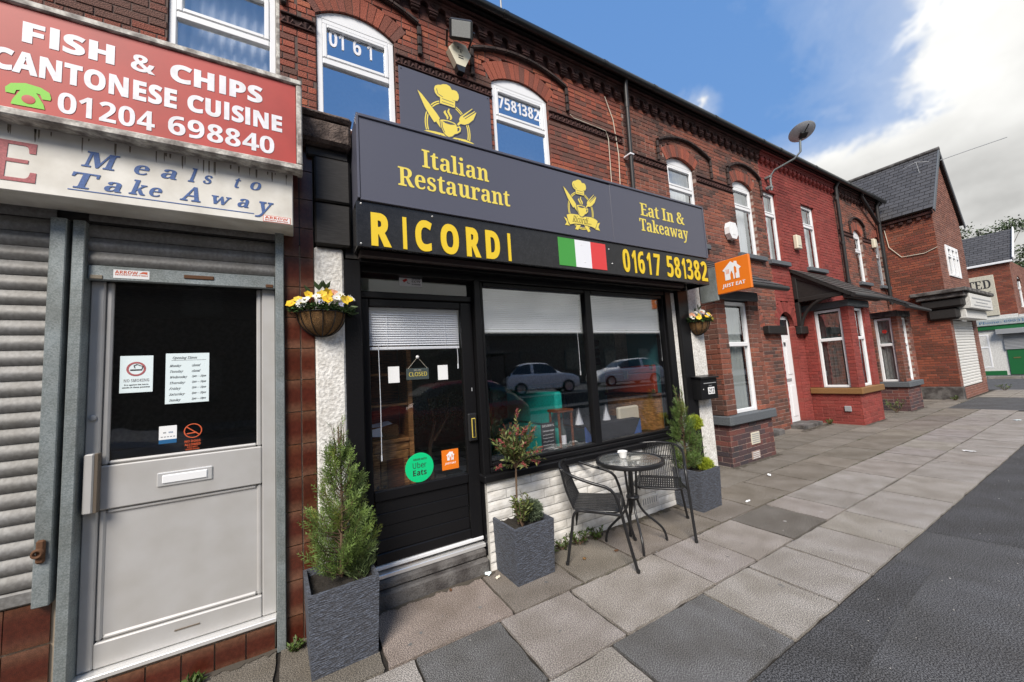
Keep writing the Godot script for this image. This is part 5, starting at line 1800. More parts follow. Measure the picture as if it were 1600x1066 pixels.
func build_opposite() -> void:
	car("white_hatchback", "small white hatchback mirrored in the shop window", Vector3(10.3, 0.55, 12.2), PI + 0.35, "car_white")
	car("white_estate_car", "larger white car mirrored in the shop window beside the wooden sideboard", Vector3(16.5, 0.55, 12.6), 0.3, "car_white", 1.18)
	car("red_car", "dark red car mirrored in the restaurant door glass", Vector3(2.7, -0.004, 5.2), 0.02, "car_red", 1.12)
	car("grey_car", "dark grey car mirrored in the silver door's glass", Vector3(-3.7, -0.004, 6.0), PI, "car_grey", 1.15)
	var b := thing("opposite_building", "low dark building mirrored in the shop windows", "building", Vector3(16, 0.55, 24))
	var m := MB.new()
	m.box(Vector3(-25, 0.5, 20.0), Vector3(70, 4.3, 30.0))
	part(b, "wall", m, M["far_wall"])
	part(b, "parapet", zbox(-25.1, 70.1, 4.3, 4.5, 19.85, 30.1, 0.02), M["stone"])
	for i in 22:
		var x := -23.0 + i * 4.1
		var wn := part(b, "window", zbox(x, x + 1.4, 1.6, 3.2, 19.93, 19.999, 0.01), M["curtain_dark"])
		part(wn, "pane", zbox(x + 0.08, x + 1.32, 1.68, 3.12, 19.915, 19.929, 0.002), M["car_glass"])
		if i % 3 == 1:
			part(b, "pier", zbox(x + 2.3, x + 2.7, 0.5, 4.29, 19.8, 19.999, 0.02), M["pine_red"])
	var ob := thing("opposite_terrace", "tall dark terrace mirrored in the two shop doors", "building", Vector3(-15, 0.12, 14.0))
	m = MB.new()
	m.box(Vector3(-45, 0.1, 13.2), Vector3(2.6, 7.0, 19.0))
	part(ob, "wall", m, M["far_wall"])
	m = MB.new()
	m.prism(side_frame(-45.2), PackedVector2Array([Vector2(12.9, 6.9), Vector2(19.3, 6.9), Vector2(16.1, 9.6)]), 0.0)
	m.quad(Vector3(-45.2, 6.9, 12.9), Vector3(2.8, 6.9, 12.9), Vector3(2.8, 9.6, 16.1), Vector3(-45.2, 9.6, 16.1))
	m.quad(Vector3(-45.2, 6.9, 19.3), Vector3(2.8, 6.9, 19.3), Vector3(2.8, 9.6, 16.1), Vector3(-45.2, 9.6, 16.1))
	m.prism(Transform3D(Basis(Vector3(0, 0, -1), Vector3(0, 1, 0), Vector3(1, 0, 0)), Vector3(2.8, 0, 0)), PackedVector2Array([Vector2(-12.9, 6.9), Vector2(-19.3, 6.9), Vector2(-16.1, 9.6)]), 0.0)
	part(ob, "roof", m, M["canvas_dark"])
	for i in 14:
		var x := -43.0 + i * 3.3
		for y in [1.2, 4.2]:
			part(ob, "window", zbox(x, x + 1.1, y, y + 1.6, 13.15, 13.199, 0.01), M["car_glass"])
	# gazebo with a low hipped canopy
	var g := thing("gazebo", "dark gazebo with hipped canopy mirrored in the shop window", "gazebo", Vector3(7.0, 0.55, 14.0))
	for q in [[5.4, 12.6], [8.6, 12.6], [5.4, 15.4], [8.6, 15.4]]:
		part(g, "post", zbox(q[0] - 0.05, q[0] + 0.05, 0.55, 2.6, q[1] - 0.05, q[1] + 0.05, 0.005), M["iron"])
	var cn := MB.new()
	var top := Vector3(7.0, 3.35, 14.0)
	var cr := [Vector3(5.1, 2.55, 12.3), Vector3(8.9, 2.55, 12.3), Vector3(8.9, 2.55, 15.7), Vector3(5.1, 2.55, 15.7)]
	for i in 4:
		cn.tri(cr[i], cr[(i + 1) % 4], top, ((cr[i] + cr[(i + 1) % 4]) * 0.5 - Vector3(7, 2.2, 14)).normalized())
	part(g, "canopy", cn, M["canvas_dark"])

# ------------------------------------------------------------------ signs
func flat(z: float) -> Transform3D:
	return Transform3D(Basis(), Vector3(0, 0, z))

func shape(parent: Node3D, called: String, f: Transform3D, pts: Array, mat_: String, depth := 0.003) -> MeshInstance3D:
	var pl := PackedVector2Array()
	for p in pts:
		pl.append(Vector2(p[0], p[1]))
	var m := MB.new()
	m.prism(f, pl, depth)
	return part(parent, called, m, M[mat_])

func grown(pts: Array, by: float) -> Array:
	var pl := PackedVector2Array()
	for p in pts:
		pl.append(Vector2(p[0], p[1]))
	var out := []
	for q in Geometry2D.offset_polygon(pl, by)[0]:
		out.append([q.x, q.y])
	return out

# the chef emblem: hat, knife, fork and coffee cup in a ring; f scales and places it
func emblem(parent: Node3D, f: Transform3D, ribbon: bool, ground: String) -> void:
	var y := "yellow_pale"
	var step := func(k: float) -> Transform3D: return f * Transform3D(Basis(), Vector3(0, 0, k * 0.004))
	# ring
	var m := MB.new()
	var n := 48
	for e in [[0.60, 0.715, 0.572, 0.686], [0.552, 0.667, 0.522, 0.636]]:
		for i in n:
			var a := TAU * i / n
			var c := TAU * (i + 1) / n
			if not ribbon and (sin(a) < -0.3 or sin(c) < -0.3):
				continue
			var o: Transform3D = step.call(1.0)
			m.quad(o * Vector3(-0.01 + cos(a) * e[0], 0.23 + sin(a) * e[1], 0), o * Vector3(-0.01 + cos(c) * e[0], 0.23 + sin(c) * e[1], 0), o * Vector3(-0.01 + cos(c) * e[2], 0.23 + sin(c) * e[3], 0), o * Vector3(-0.01 + cos(a) * e[2], 0.23 + sin(a) * e[3], 0), f.basis.z.normalized())
	part(parent, "emblem_ring", m, M[y])
	var knife := [[-0.757, 1.0], [-0.653, 0.924], [-0.492, 0.753], [-0.388, 0.637], [-0.283, 0.518], [-0.219, 0.424], [-0.273, 0.353], [-0.369, 0.279], [-0.418, 0.345], [-0.504, 0.468], [-0.588, 0.6], [-0.685, 0.819]]
	var hat := [[-0.187, 0.99], [-0.261, 1.018], [-0.313, 1.076], [-0.337, 1.177], [-0.305, 1.265], [-0.227, 1.319], [-0.161, 1.337], [-0.094, 1.382], [0.002, 1.408], [0.088, 1.386], [0.135, 1.305], [0.191, 1.323], [0.269, 1.313], [0.315, 1.239], [0.319, 1.141], [0.275, 1.052], [0.211, 1.038], [0.195, 0.837], [-0.006, 0.839], [-0.199, 0.835]]
	var fork := [[0.231, 0.408], [0.305, 0.51], [0.293, 0.564], [0.331, 0.645], [0.677, 0.972], [0.687, 0.962], [0.4, 0.657], [0.414, 0.645], [0.745, 0.924], [0.757, 0.912], [0.448, 0.622], [0.464, 0.614], [0.785, 0.902], [0.789, 0.882], [0.693, 0.667], [0.544, 0.512], [0.43, 0.452], [0.331, 0.448], [0.259, 0.375]]
	var cup := [[-0.215, 0.388], [-0.139, 0.42], [0.012, 0.434], [0.163, 0.418], [0.209, 0.378], [0.217, 0.327], [0.297, 0.371], [0.331, 0.321], [0.309, 0.229], [0.227, 0.155], [0.147, 0.114], [0.086, 0.04], [-0.01, -0.004], [-0.084, 0.02], [-0.147, 0.088], [-0.197, 0.205]]
	for q in [[knife, 2.0], [hat, 2.0], [fork, 2.0]]:
		shape(parent, "emblem_outline", step.call(q[1]), grown(q[0], 0.022), ground, 0.0)
		shape(parent, "emblem_shape", step.call(q[1] + 0.7), q[0], y, 0.0)
	for q in [[[-0.32, 0.31], [-0.22, 0.41], [-0.13, 0.27], [-0.22, 0.18]]]:
		shape(parent, "emblem_shape", step.call(2.7), q, y, 0.0)
	shape(parent, "emblem_outline", step.call(3.4), grown(cup, 0.022), ground, 0.0)
	shape(parent, "emblem_cup", step.call(4.1), cup, y, 0.0)
	shape(parent, "emblem_line", step.call(4.8), [[-0.157, 0.378], [-0.028, 0.404], [0.106, 0.4], [0.185, 0.373], [0.044, 0.337], [-0.088, 0.341]], ground, 0.0)
	shape(parent, "emblem_line", step.call(4.8), [[0.232, 0.3], [0.275, 0.325], [0.29, 0.29], [0.272, 0.24], [0.228, 0.205]], ground, 0.0)
	shape(parent, "emblem_line", step.call(4.8), [[-0.185, 0.36], [-0.165, 0.35], [-0.16, 0.22], [-0.1, 0.08], [-0.125, 0.09], [-0.18, 0.21]], ground, 0.0)
	# folds and band of the hat
	for q in [[[-0.28, 1.2], [-0.262, 1.2], [-0.235, 1.08], [-0.11, 1.03], [-0.12, 1.018], [-0.25, 1.07]], [[-0.14, 0.985], [0.16, 0.975], [0.165, 0.962], [-0.14, 0.97]], [[-0.15, 0.9], [0.16, 0.895], [0.16, 0.883], [-0.15, 0.886]], [[0.1, 1.08], [0.16, 1.03], [0.27, 1.04], [0.17, 1.018]]]:
		shape(parent, "emblem_line", step.call(3.4), q, ground, 0.0)
	shape(parent, "emblem_steam", step.call(1.0), [[-0.052, 0.697], [-0.1, 0.663], [-0.116, 0.62], [-0.086, 0.572], [-0.042, 0.518], [-0.038, 0.458], [-0.006, 0.472], [0.012, 0.536], [-0.018, 0.594], [-0.054, 0.639]], y, 0.0)
	shape(parent, "emblem_steam", step.call(1.0), [[0.032, 0.773], [-0.004, 0.713], [-0.016, 0.661], [0.02, 0.596], [0.054, 0.538], [0.038, 0.466], [0.074, 0.472], [0.108, 0.536], [0.1, 0.592], [0.056, 0.645], [0.034, 0.697], [0.05, 0.759]], y, 0.0)
	var band := [[-0.7, -0.039], [-0.549, 0.023], [-0.354, 0.043], [-0.132, 0.047], [-0.05, -0.02], [0.06, -0.025], [0.148, 0.027], [0.436, 0.051], [0.638, 0.016], [0.759, -0.047], [0.708, -0.171], [0.611, -0.358], [0.455, -0.311], [0.171, -0.288], [-0.113, -0.284], [-0.393, -0.315], [-0.572, -0.37], [-0.646, -0.268]]
	for q in [[[-0.829, -0.125], [-0.704, -0.179], [-0.626, -0.377], [-0.576, -0.412], [-0.805, -0.424], [-0.716, -0.304]], [[0.879, -0.086], [0.708, -0.148], [0.619, -0.3], [0.595, -0.381], [0.844, -0.405], [0.77, -0.276]], [[-0.257, -0.342], [-0.074, -0.315], [-0.222, -0.525], [-0.358, -0.51]], [[0.082, -0.3], [0.253, -0.307], [0.366, -0.486], [0.257, -0.545]]]:
		shape(parent, "emblem_ribbon_end", step.call(1.6), q, y, 0.0)
	shape(parent, "emblem_outline", step.call(2.0), grown(band, 0.02), ground, 0.0)
	shape(parent, "emblem_ribbon", step.call(2.7), band, y, 0.0)
	text_in(parent, "emblem_name", "Ricordi...", "serif", f * Transform3D(Basis(), Vector3(0, 0, 0.011)), -0.46, 0.5, -0.25, 0.0, M["black_print"], 0.002, 0.35)

func build_signs() -> void:
	# ---- restaurant: grey light box
	var s := thing("grey_fascia_sign", "large dark grey fascia sign with yellow serif lettering above the restaurant window", "shop sign", Vector3(2.3, 2.79, 0.1))
	part(s, "panel", zbox(0.37, 2.695, 2.79, 3.365, 0.26, 0.295, 0.002), M["sign_grey"])
	part(s, "panel", zbox(2.698, 4.215, 2.79, 3.385, 0.26, 0.295, 0.002), M["sign_grey"])
	var bx := MB.new()
	bx.cbox(Vector3(0.352, 2.785, 0.0), Vector3(0.368, 3.392, 0.302), 0.003)
	bx.cbox(Vector3(4.217, 2.785, 0.0), Vector3(4.233, 3.402, 0.302), 0.003)
	bx.bbox(Transform3D(Basis(UZ, 0.005), Vector3(2.29, 3.388, 0.15)), Vector3(3.85, 0.024, 0.31), 0.004)
	bx.cbox(Vector3(0.369, 2.772, 0.0), Vector3(4.216, 2.788, 0.305), 0.003)
	part(s, "case", bx, M["sign_grey"])
	var f := flat(0.296)
	for q in [["Italian", 0.80, 1.345, 3.105, 3.255], ["Restaurant", 0.622, 1.53, 2.93, 3.07], ["Eat In &", 3.12, 3.845, 3.125, 3.262], ["Takeaway", 3.09, 3.89, 2.915, 3.098]]:
		text_in(s, "lettering", q[0], "serif_bold", f, q[1], q[2], q[3], q[4], M["yellow_pale"], 0.0015)
	emblem(s, Transform3D(Basis.from_scale(Vector3(0.257, 0.257, 0.257)), Vector3(2.3, 2.971, 0.297)), true, "sign_grey")
	# ---- restaurant: black board
	s = thing("black_fascia_sign", "glossy black fascia board with big yellow letters, tricolour flag and phone number", "shop sign", Vector3(2.3, 2.47, 0.1))
	var bd := MB.new()
	bd.cbox(Vector3(0.34, 2.455, 0.262), Vector3(4.215, 2.77, 0.288), 0.004)
	bd.cbox(Vector3(0.34, 2.455, 0.11), Vector3(0.356, 2.77, 0.261), 0.003)
	bd.cbox(Vector3(4.199, 2.455, 0.0), Vector3(4.215, 2.77, 0.261), 0.003)
	bd.cbox(Vector3(0.357, 2.503, 0.0), Vector3(4.198, 2.515, 0.261), 0.003)
	part(s, "board", bd, M["sign_black"])
	f = flat(0.289)
	var xs := [[0.43, 0.562], [0.641, 0.668], [0.729, 0.852], [0.917, 1.058], [1.121, 1.24], [1.286, 1.41], [1.487, 1.512]]
	for i in 7:
		text_in(s, "letter", "RlCORDl"[i], "sans_black" if i != 1 and i != 6 else "sans_bold", f, xs[i][0], xs[i][1], 2.468, 2.7, M["yellow"], 0.006)
	var ps := [[2.8, 2.893], [2.93, 2.985], [3.018, 3.108], [3.15, 3.205], [3.262, 3.356], [3.466, 3.566], [3.592, 3.69], [3.725, 3.778], [3.81, 3.912], [3.94, 4.045], [4.075, 4.185]]
	for i in 11:
		text_in(s, "digit", "01617581382"[i], "sans_bold", f, ps[i][0], ps[i][1], 2.492, 2.728, M["yellow"], 0.006)
	for q in [[2.005, 2.194, "flag_green"], [2.195, 2.384, "flag_white"], [2.385, 2.574, "flag_red"]]:
		part(s, "flag_stripe", zbox(q[0], q[1], 2.485, 2.742, 0.286, 0.293, 0.001), M[q[2]])
	for q in [[0.365, 2.475], [0.37, 2.75], [0.86, 2.74], [2.27, 2.7], [2.3, 2.54], [2.62, 2.7], [2.65, 2.56]]:
		var sc := MB.new()
		sc.lathe(Transform3D(Basis(UX, UZ, -Vector3.UP), Vector3(q[0], q[1], 0.288)), [Vector2(0.0, 0.008), Vector2(0.005, 0.007), Vector2(0.007, 0.0)], 8)
		part(s, "screw", sc, M["alu_bright"])
	# ---- emblem panel on the upper wall
	s = thing("emblem_panel", "dark grey wall panel with yellow chef emblem between the upper windows", "shop sign", Vector3(1.68, 3.9, -1.25))
	part(s, "panel", zbox(1.06, 2.27, 4.05, 5.3, -1.295, -1.282, 0.002), M["sign_grey"])
	for q in [[1.09, 5.27], [2.24, 5.27], [1.09, 4.1], [2.24, 4.1]]:
		part(s, "screw", zbox(q[0] - 0.008, q[0] + 0.008, q[1] - 0.008, q[1] + 0.008, -1.283, -1.276, 0.003), M["black_print"])
	emblem(s, Transform3D(Basis.from_scale(Vector3(0.502, 0.502, 0.3)), Vector3(1.659, 4.554, -1.28)), true, "sign_grey")
	# ---- chip shop: red box sign
	s = thing("red_fascia_sign", "red fascia sign with white capitals and green telephone in dirty white frame", "shop sign", Vector3(-1.2, 2.91, 0.24))
	part(s, "panel", zbox(-3.2, 0.0, 2.945, 3.475, 0.24, 0.27, 0.002), M["fascia_red"])
	var fr := MB.new()
	fr.cbox(Vector3(-3.2, 3.476, 0.1), Vector3(0.034, 3.512, 0.285), 0.006)
	fr.cbox(Vector3(-3.2, 2.905, 0.2), Vector3(0.034, 2.944, 0.285), 0.006)
	fr.cbox(Vector3(0.002, 2.9445, 0.1), Vector3(0.034, 3.4755, 0.283), 0.006)
	part(s, "frame", fr, M["fascia_frame"])
	f = flat(0.2705)
	for q in [["FlSH", -1.14, -0.822, 3.295, 3.408], ["&", -0.76, -0.663, 3.296, 3.392], ["CHlPS", -0.602, -0.176, 3.29, 3.405], ["CANTONESE", -1.23, -0.572, 3.13, 3.242], ["CUlSlNE", -0.527, -0.075, 3.135, 3.246], ["01204", -1.014, -0.66, 2.972, 3.082], ["698840", -0.606, -0.117, 2.978, 3.09]]:
		text_in(s, "lettering", q[0], "sans_black" if q[0][0] in "FC" else "sans_bold", f, q[1], q[2], q[3], q[4], M["lettering_white"], 0.0015)
	var ph := [[-1.18, 3.02], [-1.182, 3.045], [-1.165, 3.07], [-1.12, 3.085], [-1.07, 3.078], [-1.042, 3.06], [-1.036, 3.035], [-1.038, 3.022], [-1.065, 3.02], [-1.072, 3.042], [-1.085, 3.046], [-1.06, 2.995], [-1.055, 2.97], [-1.162, 2.967], [-1.158, 2.99], [-1.135, 3.045], [-1.148, 3.04], [-1.152, 3.02]]
	shape(s, "telephone", f, ph, "phone_green", 0.0).position.z += 0.002
	var dl := MB.new()
	dl.lathe(Transform3D(Basis(UX, UZ, -Vector3.UP), Vector3(-1.108, 3.005, 0.2726)), [Vector2(0.0, 0.0012), Vector2(0.022, 0.0012), Vector2(0.0225, 0.0)], 16)
	part(s, "telephone_dial", dl, M["fascia_red"])
	# ---- chip shop: white box sign
	s = thing("white_fascia_sign", "weathered white fascia sign with blue slanted lettering and runs of dirt", "shop sign", Vector3(-1.2, 2.57, 0.15))
	part(s, "panel", zbox(-3.2, -0.022, 2.572, 3.0, 0.0, 0.2, 0.004), M["fascia_white"])
	f = flat(0.2005)
	text_in(s, "lettering", "E", "serif_bold", f, -1.275, -1.093, 2.62, 2.82, M["lettering_pink"], 0.002, 0.05)
	var ml := [["M", -0.952, -0.81, 2.748, 2.833], ["e", -0.762, -0.69, 2.75, 2.804], ["a", -0.652, -0.57, 2.752, 2.806], ["l", -0.535, -0.485, 2.755, 2.838], ["s", -0.47, -0.42, 2.758, 2.81], ["t", -0.33, -0.285, 2.762, 2.824], ["o", -0.25, -0.183, 2.766, 2.818]]
	ml += [["T", -1.0, -0.88, 2.628, 2.712], ["a", -0.87, -0.79, 2.632, 2.686], ["k", -0.775, -0.69, 2.635, 2.718], ["e", -0.7, -0.637, 2.638, 2.69], ["A", -0.568, -0.455, 2.64, 2.726], ["w", -0.44, -0.335, 2.645, 2.695], ["a", -0.31, -0.24, 2.647, 2.7], ["y", -0.225, -0.125, 2.6, 2.7]]
	for q in ml:
		text_in(s, "letter", q[0], "serif_bold", f, q[1], q[2], q[3], q[4], M["lettering_blue"], 0.002, 0.28)
	part(s, "underline", zbox(-0.995, -0.225, 2.614, 2.6195, 0.199, 0.2015, 0.0005), M["lettering_blue"])
	part(s, "maker_plate", zbox(-0.18, -0.036, 2.577, 2.618, 0.199, 0.2008, 0.0003), M["red_line"])
	part(s, "maker_plate_face", zbox(-0.177, -0.039, 2.58, 2.615, 0.2, 0.2014, 0.0003), M["paper_white"])
	text_in(s, "lettering", "ARROW", "sans_bold", flat(0.2015), -0.17, -0.05, 2.597, 2.612, M["red_line"], 0.001)
	text_in(s, "lettering", "SECURITY SHUTTERS", "sans_bold", flat(0.2015), -0.17, -0.05, 2.585, 2.592, M["red_line"], 0.001)
	# dirt that ran down from the box above
	for i in 34:
		var x := -1.25 + R.randf() * 1.2
		var l := R.randf_range(0.015, 0.09)
		var w := R.randf_range(0.0015, 0.005)
		shape(s, "dirt_run", flat(0.2008), [[x - w, 2.9], [x + w, 2.9], [x + w * 0.8, 2.9 - l * 0.7], [x, 2.9 - l], [x - w, 2.9 - l * 0.6]], "dirt", 0.0)
	# ---- delivery sign standing out from the wall
	s = thing("orange_projecting_sign", "square orange sign with white house and cutlery projecting beside the restaurant", "shop sign", Vector3(4.52, 2.37, 0.3))
	part(s, "board", zbox(4.49, 4.53, 2.365, 2.765, 0.21, 0.61, 0.006), M["orange"])
	part(s, "bracket", zbox(4.495, 4.525, 2.3, 2.72, -0.02, 0.208, 0.004), M["galvanised"])
	var sf := side_frame(4.4885)
	house_mark(s, sf, 0.30, 2.515, 0.21)
	text_in(s, "lettering", "JUST EAT", "sans_bold", sf, 0.275, 0.55, 2.42, 2.475, M["white_print"], 0.002, 0.15)
	# ---- papers and stickers on the chip shop door
	var zg := -0.0705
	s = thing("no_smoking_notice", "pale blue no-smoking notice on the silver door's glass", "notice", Vector3(-0.8, 1.58, zg))
	part(s, "sheet", zbox(-0.867, -0.729, 1.583, 1.791, zg, zg + 0.0012, 0.0003), M["paper"])
	var rg := MB.new()
	rg.lathe(Transform3D(Basis(UX, UZ, -Vector3.UP), Vector3(-0.8, 1.716, zg + 0.0014)), [Vector2(0.031, 0.0), Vector2(0.031, 0.0006), Vector2(0.041, 0.0006), Vector2(0.041, 0.0)], 24)
	part(s, "ring", rg, M["lettering_pink"])
	part(s, "cigarette", zbox(-0.825, -0.775, 1.706, 1.714, zg + 0.0012, zg + 0.002, 0.0002), M["black_print"])
	var smk := MB.new()
	smk.tube([Vector3(-0.806, 1.722, zg + 0.002), Vector3(-0.81, 1.735, zg + 0.002), Vector3(-0.797, 1.742, zg + 0.002), Vector3(-0.785, 1.735, zg + 0.002), Vector3(-0.772, 1.73, zg + 0.002), Vector3(-0.776, 1.716, zg + 0.002)], 0.0022, 5)
	part(s, "smoke", smk, M["black_print"])
	text_in(s, "lettering", "NO SMOKING", "sans_bold", flat(zg + 0.0012), -0.85, -0.745, 1.643, 1.66, M["grey_print"], 0.0008)
	text_in(s, "lettering", "It is against the law to", "sans_bold", flat(zg + 0.0012), -0.848, -0.748, 1.621, 1.631, M["black_print"], 0.0008)
	text_in(s, "lettering", "smoke in these premises", "sans_bold", flat(zg + 0.0012), -0.856, -0.741, 1.606, 1.617, M["black_print"], 0.0008)
	s = thing("opening_times_notice", "white handwritten opening-times sheet on the silver door's glass", "notice", Vector3(-0.57, 1.5, zg))
	part(s, "sheet", zbox(-0.675, -0.475, 1.505, 1.8, zg, zg + 0.0012, 0.0003), M["paper"])
	text_in(s, "lettering", "Opening Times", "serif", flat(zg + 0.0012), -0.648, -0.53, 1.762, 1.782, M["black_print"], 0.0008, 0.35)
	part(s, "rule", zbox(-0.65, -0.49, 1.758, 1.7595, zg + 0.001, zg + 0.0018, 0.0001), M["black_print"])
	var days := [["Monday", "closed"], ["Tuesday", "closed"], ["Wednesday", "5pm — 10pm"], ["Thursday", "5pm — 10pm"], ["Friday", "5pm — 10pm"], ["Saturday", "5pm — 10pm"], ["Sunday", "5pm — 10pm"]]
	for i in 7:
		var y := 1.728 - i * 0.0335
		text_in(s, "lettering", days[i][0], "serif", flat(zg + 0.0012), -0.66, -0.66 + 0.0095 * days[i][0].length(), y - 0.012, y + 0.006, M["black_print"], 0.0008, 0.4)
		text_in(s, "lettering", days[i][1], "serif", flat(zg + 0.0012), -0.558, -0.558 + 0.0072 * days[i][1].length(), y - 0.008, y + 0.007, M["black_print"], 0.0008, 0.4)
	s = thing("card_payment_sticker", "small white and blue card sticker low on the silver door's glass", "sticker", Vector3(-0.66, 1.28, zg))
	part(s, "label", zbox(-0.698, -0.62, 1.28, 1.38, zg, zg + 0.001, 0.0003), M["paper_white"])
	part(s, "blue_band", zbox(-0.698, -0.62, 1.28, 1.303, zg + 0.0002, zg + 0.0014, 0.0002), M["blue_print"])
	for i in 5:
		part(s, "card_mark", zbox(-0.69 + i * 0.0135, -0.681 + i * 0.0135, 1.315, 1.321, zg + 0.0002, zg + 0.0014, 0.0002), M["grey_print"])
	part(s, "card_mark", zbox(-0.68, -0.667, 1.338, 1.346, zg + 0.0002, zg + 0.0014, 0.0002), M["grey_print"])
	text_in(s, "lettering", "VISA", "sans_bold", flat(zg + 0.0008), -0.657, -0.636, 1.338, 1.346, M["blue_print"], 0.0008)
	s = thing("no_dogs_sticker", "red outline no-smoking and no-dogs sticker low on the silver door's glass", "sticker", Vector3(-0.545, 1.22, zg))
	var rr := MB.new()
	rr.lathe(Transform3D(Basis(UX, UZ, -Vector3.UP), Vector3(-0.547, 1.338, zg)), [Vector2(0.037, 0.0), Vector2(0.037, 0.001), Vector2(0.042, 0.001), Vector2(0.042, 0.0)], 28)
	rr.bbox(Transform3D(Basis(UZ, -0.7), Vector3(-0.547, 1.338, zg + 0.0006)), Vector3(0.078, 0.005, 0.001), 0.0002)
	rr.bbox(Transform3D(Basis(UZ, 0.1), Vector3(-0.553, 1.325, zg + 0.0003)), Vector3(0.046, 0.006, 0.001), 0.0002)
	part(s, "symbol", rr, M["red_line"])
	for q in [["NO DOGS", -0.585, -0.512, 1.272, 1.285], ["ALLOWED", -0.585, -0.512, 1.253, 1.266], ["EXCEPT", -0.572, -0.525, 1.241, 1.248], ["GUIDE DOGS", -0.58, -0.517, 1.228, 1.236]]:
		text_in(s, "lettering", q[0], "sans_bold", flat(zg), q[1], q[2], q[3], q[4], M["red_line"], 0.0008)
	s = thing("shutter_maker_sticker", "white and red maker's sticker on the raised door shutter's bar", "sticker", Vector3(-0.81, 2.22, 0.001))
	part(s, "label", zbox(-0.884, -0.736, 2.221, 2.269, 0.0005, 0.0018, 0.0003), M["paper_white"])
	text_in(s, "lettering", "ARROW", "sans_bold", flat(0.0018), -0.877, -0.785, 2.247, 2.264, M["red_line"], 0.0008)
	text_in(s, "lettering", "SECURITY SHUTTERS", "sans_bold", flat(0.0018), -0.877, -0.743, 2.237, 2.244, M["red_line"], 0.0008)
	shape(s, "arrow", flat(0.0024), [[-0.78, 2.25], [-0.765, 2.263], [-0.745, 2.263], [-0.745, 2.248], [-0.76, 2.252]], "red_line", 0.0)
	# ---- stickers on the restaurant door
	zg = -0.1135
	s = thing("cctv_sticker", "small white camera warning sticker over the restaurant door", "sticker", Vector3(0.79, 2.31, zg))
	part(s, "label", zbox(0.7, 0.884, 2.308, 2.392, zg, zg + 0.001, 0.0003), M["paper_white"])
	shape(s, "camera_mark", flat(zg + 0.0016), [[0.725, 2.355], [0.755, 2.372], [0.768, 2.358], [0.737, 2.338]], "red_print", 0.0)
	shape(s, "camera_mark", flat(zg + 0.0016), [[0.762, 2.345], [0.768, 2.348], [0.772, 2.335], [0.785, 2.335], [0.785, 2.33], [0.766, 2.33]], "grey_print", 0.0)
	for q in [["24 HOUR", 2.366, 2.38], ["CCTV", 2.343, 2.359], ["IN OPERATION", 2.322, 2.332]]:
		text_in(s, "lettering", q[0], "sans_bold", flat(zg + 0.001), 0.8, 0.87, q[1], q[2], M["black_print"], 0.0008)
	s = thing("round_green_sticker", "round mint green sticker with dark lettering on the restaurant door glass", "sticker", Vector3(0.805, 0.77, zg))
	var gc := MB.new()
	gc.lathe(Transform3D(Basis(UX, UZ, -Vector3.UP), Vector3(0.805, 0.879, zg)), [Vector2(0.0, 0.001), Vector2(0.11, 0.001), Vector2(0.111, 0.0)], 48)
	part(s, "disc", gc, M["mint"])
	text_in(s, "lettering", "ORDER WITH", "sans_bold", flat(zg + 0.001), 0.757, 0.862, 0.934, 0.948, M["black_print"], 0.0008)
	text_in(s, "lettering", "Uber", "sans", flat(zg + 0.001), 0.752, 0.858, 0.875, 0.92, M["black_print"], 0.0008)
	text_in(s, "lettering", "Eats", "sans_bold", flat(zg + 0.001), 0.752, 0.858, 0.82, 0.862, M["black_print"], 0.0008)
	s = thing("orange_square_sticker", "square orange sticker with white house mark on the restaurant door glass", "sticker", Vector3(1.055, 0.82, zg))
	part(s, "label", zbox(0.985, 1.127, 0.82, 0.977, zg, zg + 0.001, 0.0003), M["orange"])
	house_mark(s, flat(zg + 0.0012), 1.022, 0.892, 0.068)
	text_in(s, "lettering", "JUST EAT", "sans_bold", flat(zg + 0.001), 1.008, 1.104, 0.858, 0.876, M["white_print"], 0.0008, 0.15)
	for q in [[0.592, 0.676, 1.543, 1.668, "plain white card on the restaurant door beside the hanging sign's cord"], [0.985, 1.07, 1.543, 1.663, "plain white card on the restaurant door near its hinge-side stile"]]:
		s = thing("white_card", q[4], "card", Vector3(q[0], q[2], zg), "white cards on the restaurant door")
		part(s, "card", zbox(q[0], q[1], q[2], q[3], zg, zg + 0.001, 0.0003), M["paper_white"])
	# hanging closed sign
	s = thing("closed_sign", "small dark hanging sign reading CLOSED inside the restaurant door", "sign", Vector3(0.825, 1.55, -0.135))
	part(s, "board", zbox(0.735, 0.917, 1.556, 1.648, -0.14, -0.134, 0.003), M["curtain_dark"])
	text_in(s, "lettering", "CLOSED", "sans", flat(-0.1335), 0.755, 0.9, 1.585, 1.617, M["yellow_pale"], 0.001)
	text_in(s, "lettering", "WE ARE", "sans", flat(-0.1335), 0.795, 0.855, 1.628, 1.638, M["cream"], 0.001)
	var cd := MB.new()
	cd.tube([Vector3(0.75, 1.645, -0.136), Vector3(0.826, 1.735, -0.13), Vector3(0.905, 1.645, -0.136)], 0.0018, 5)
	part(s, "cord", cd, M["cream"])
	var sk := MB.new()
	sk.lathe(Transform3D(Basis(UX, UZ, -Vector3.UP), Vector3(0.826, 1.737, -0.125)), [Vector2(0.0, 0.008), Vector2(0.008, 0.006), Vector2(0.014, 0.0)], 12)
	part(s, "suction_cup", sk, M["porcelain"])

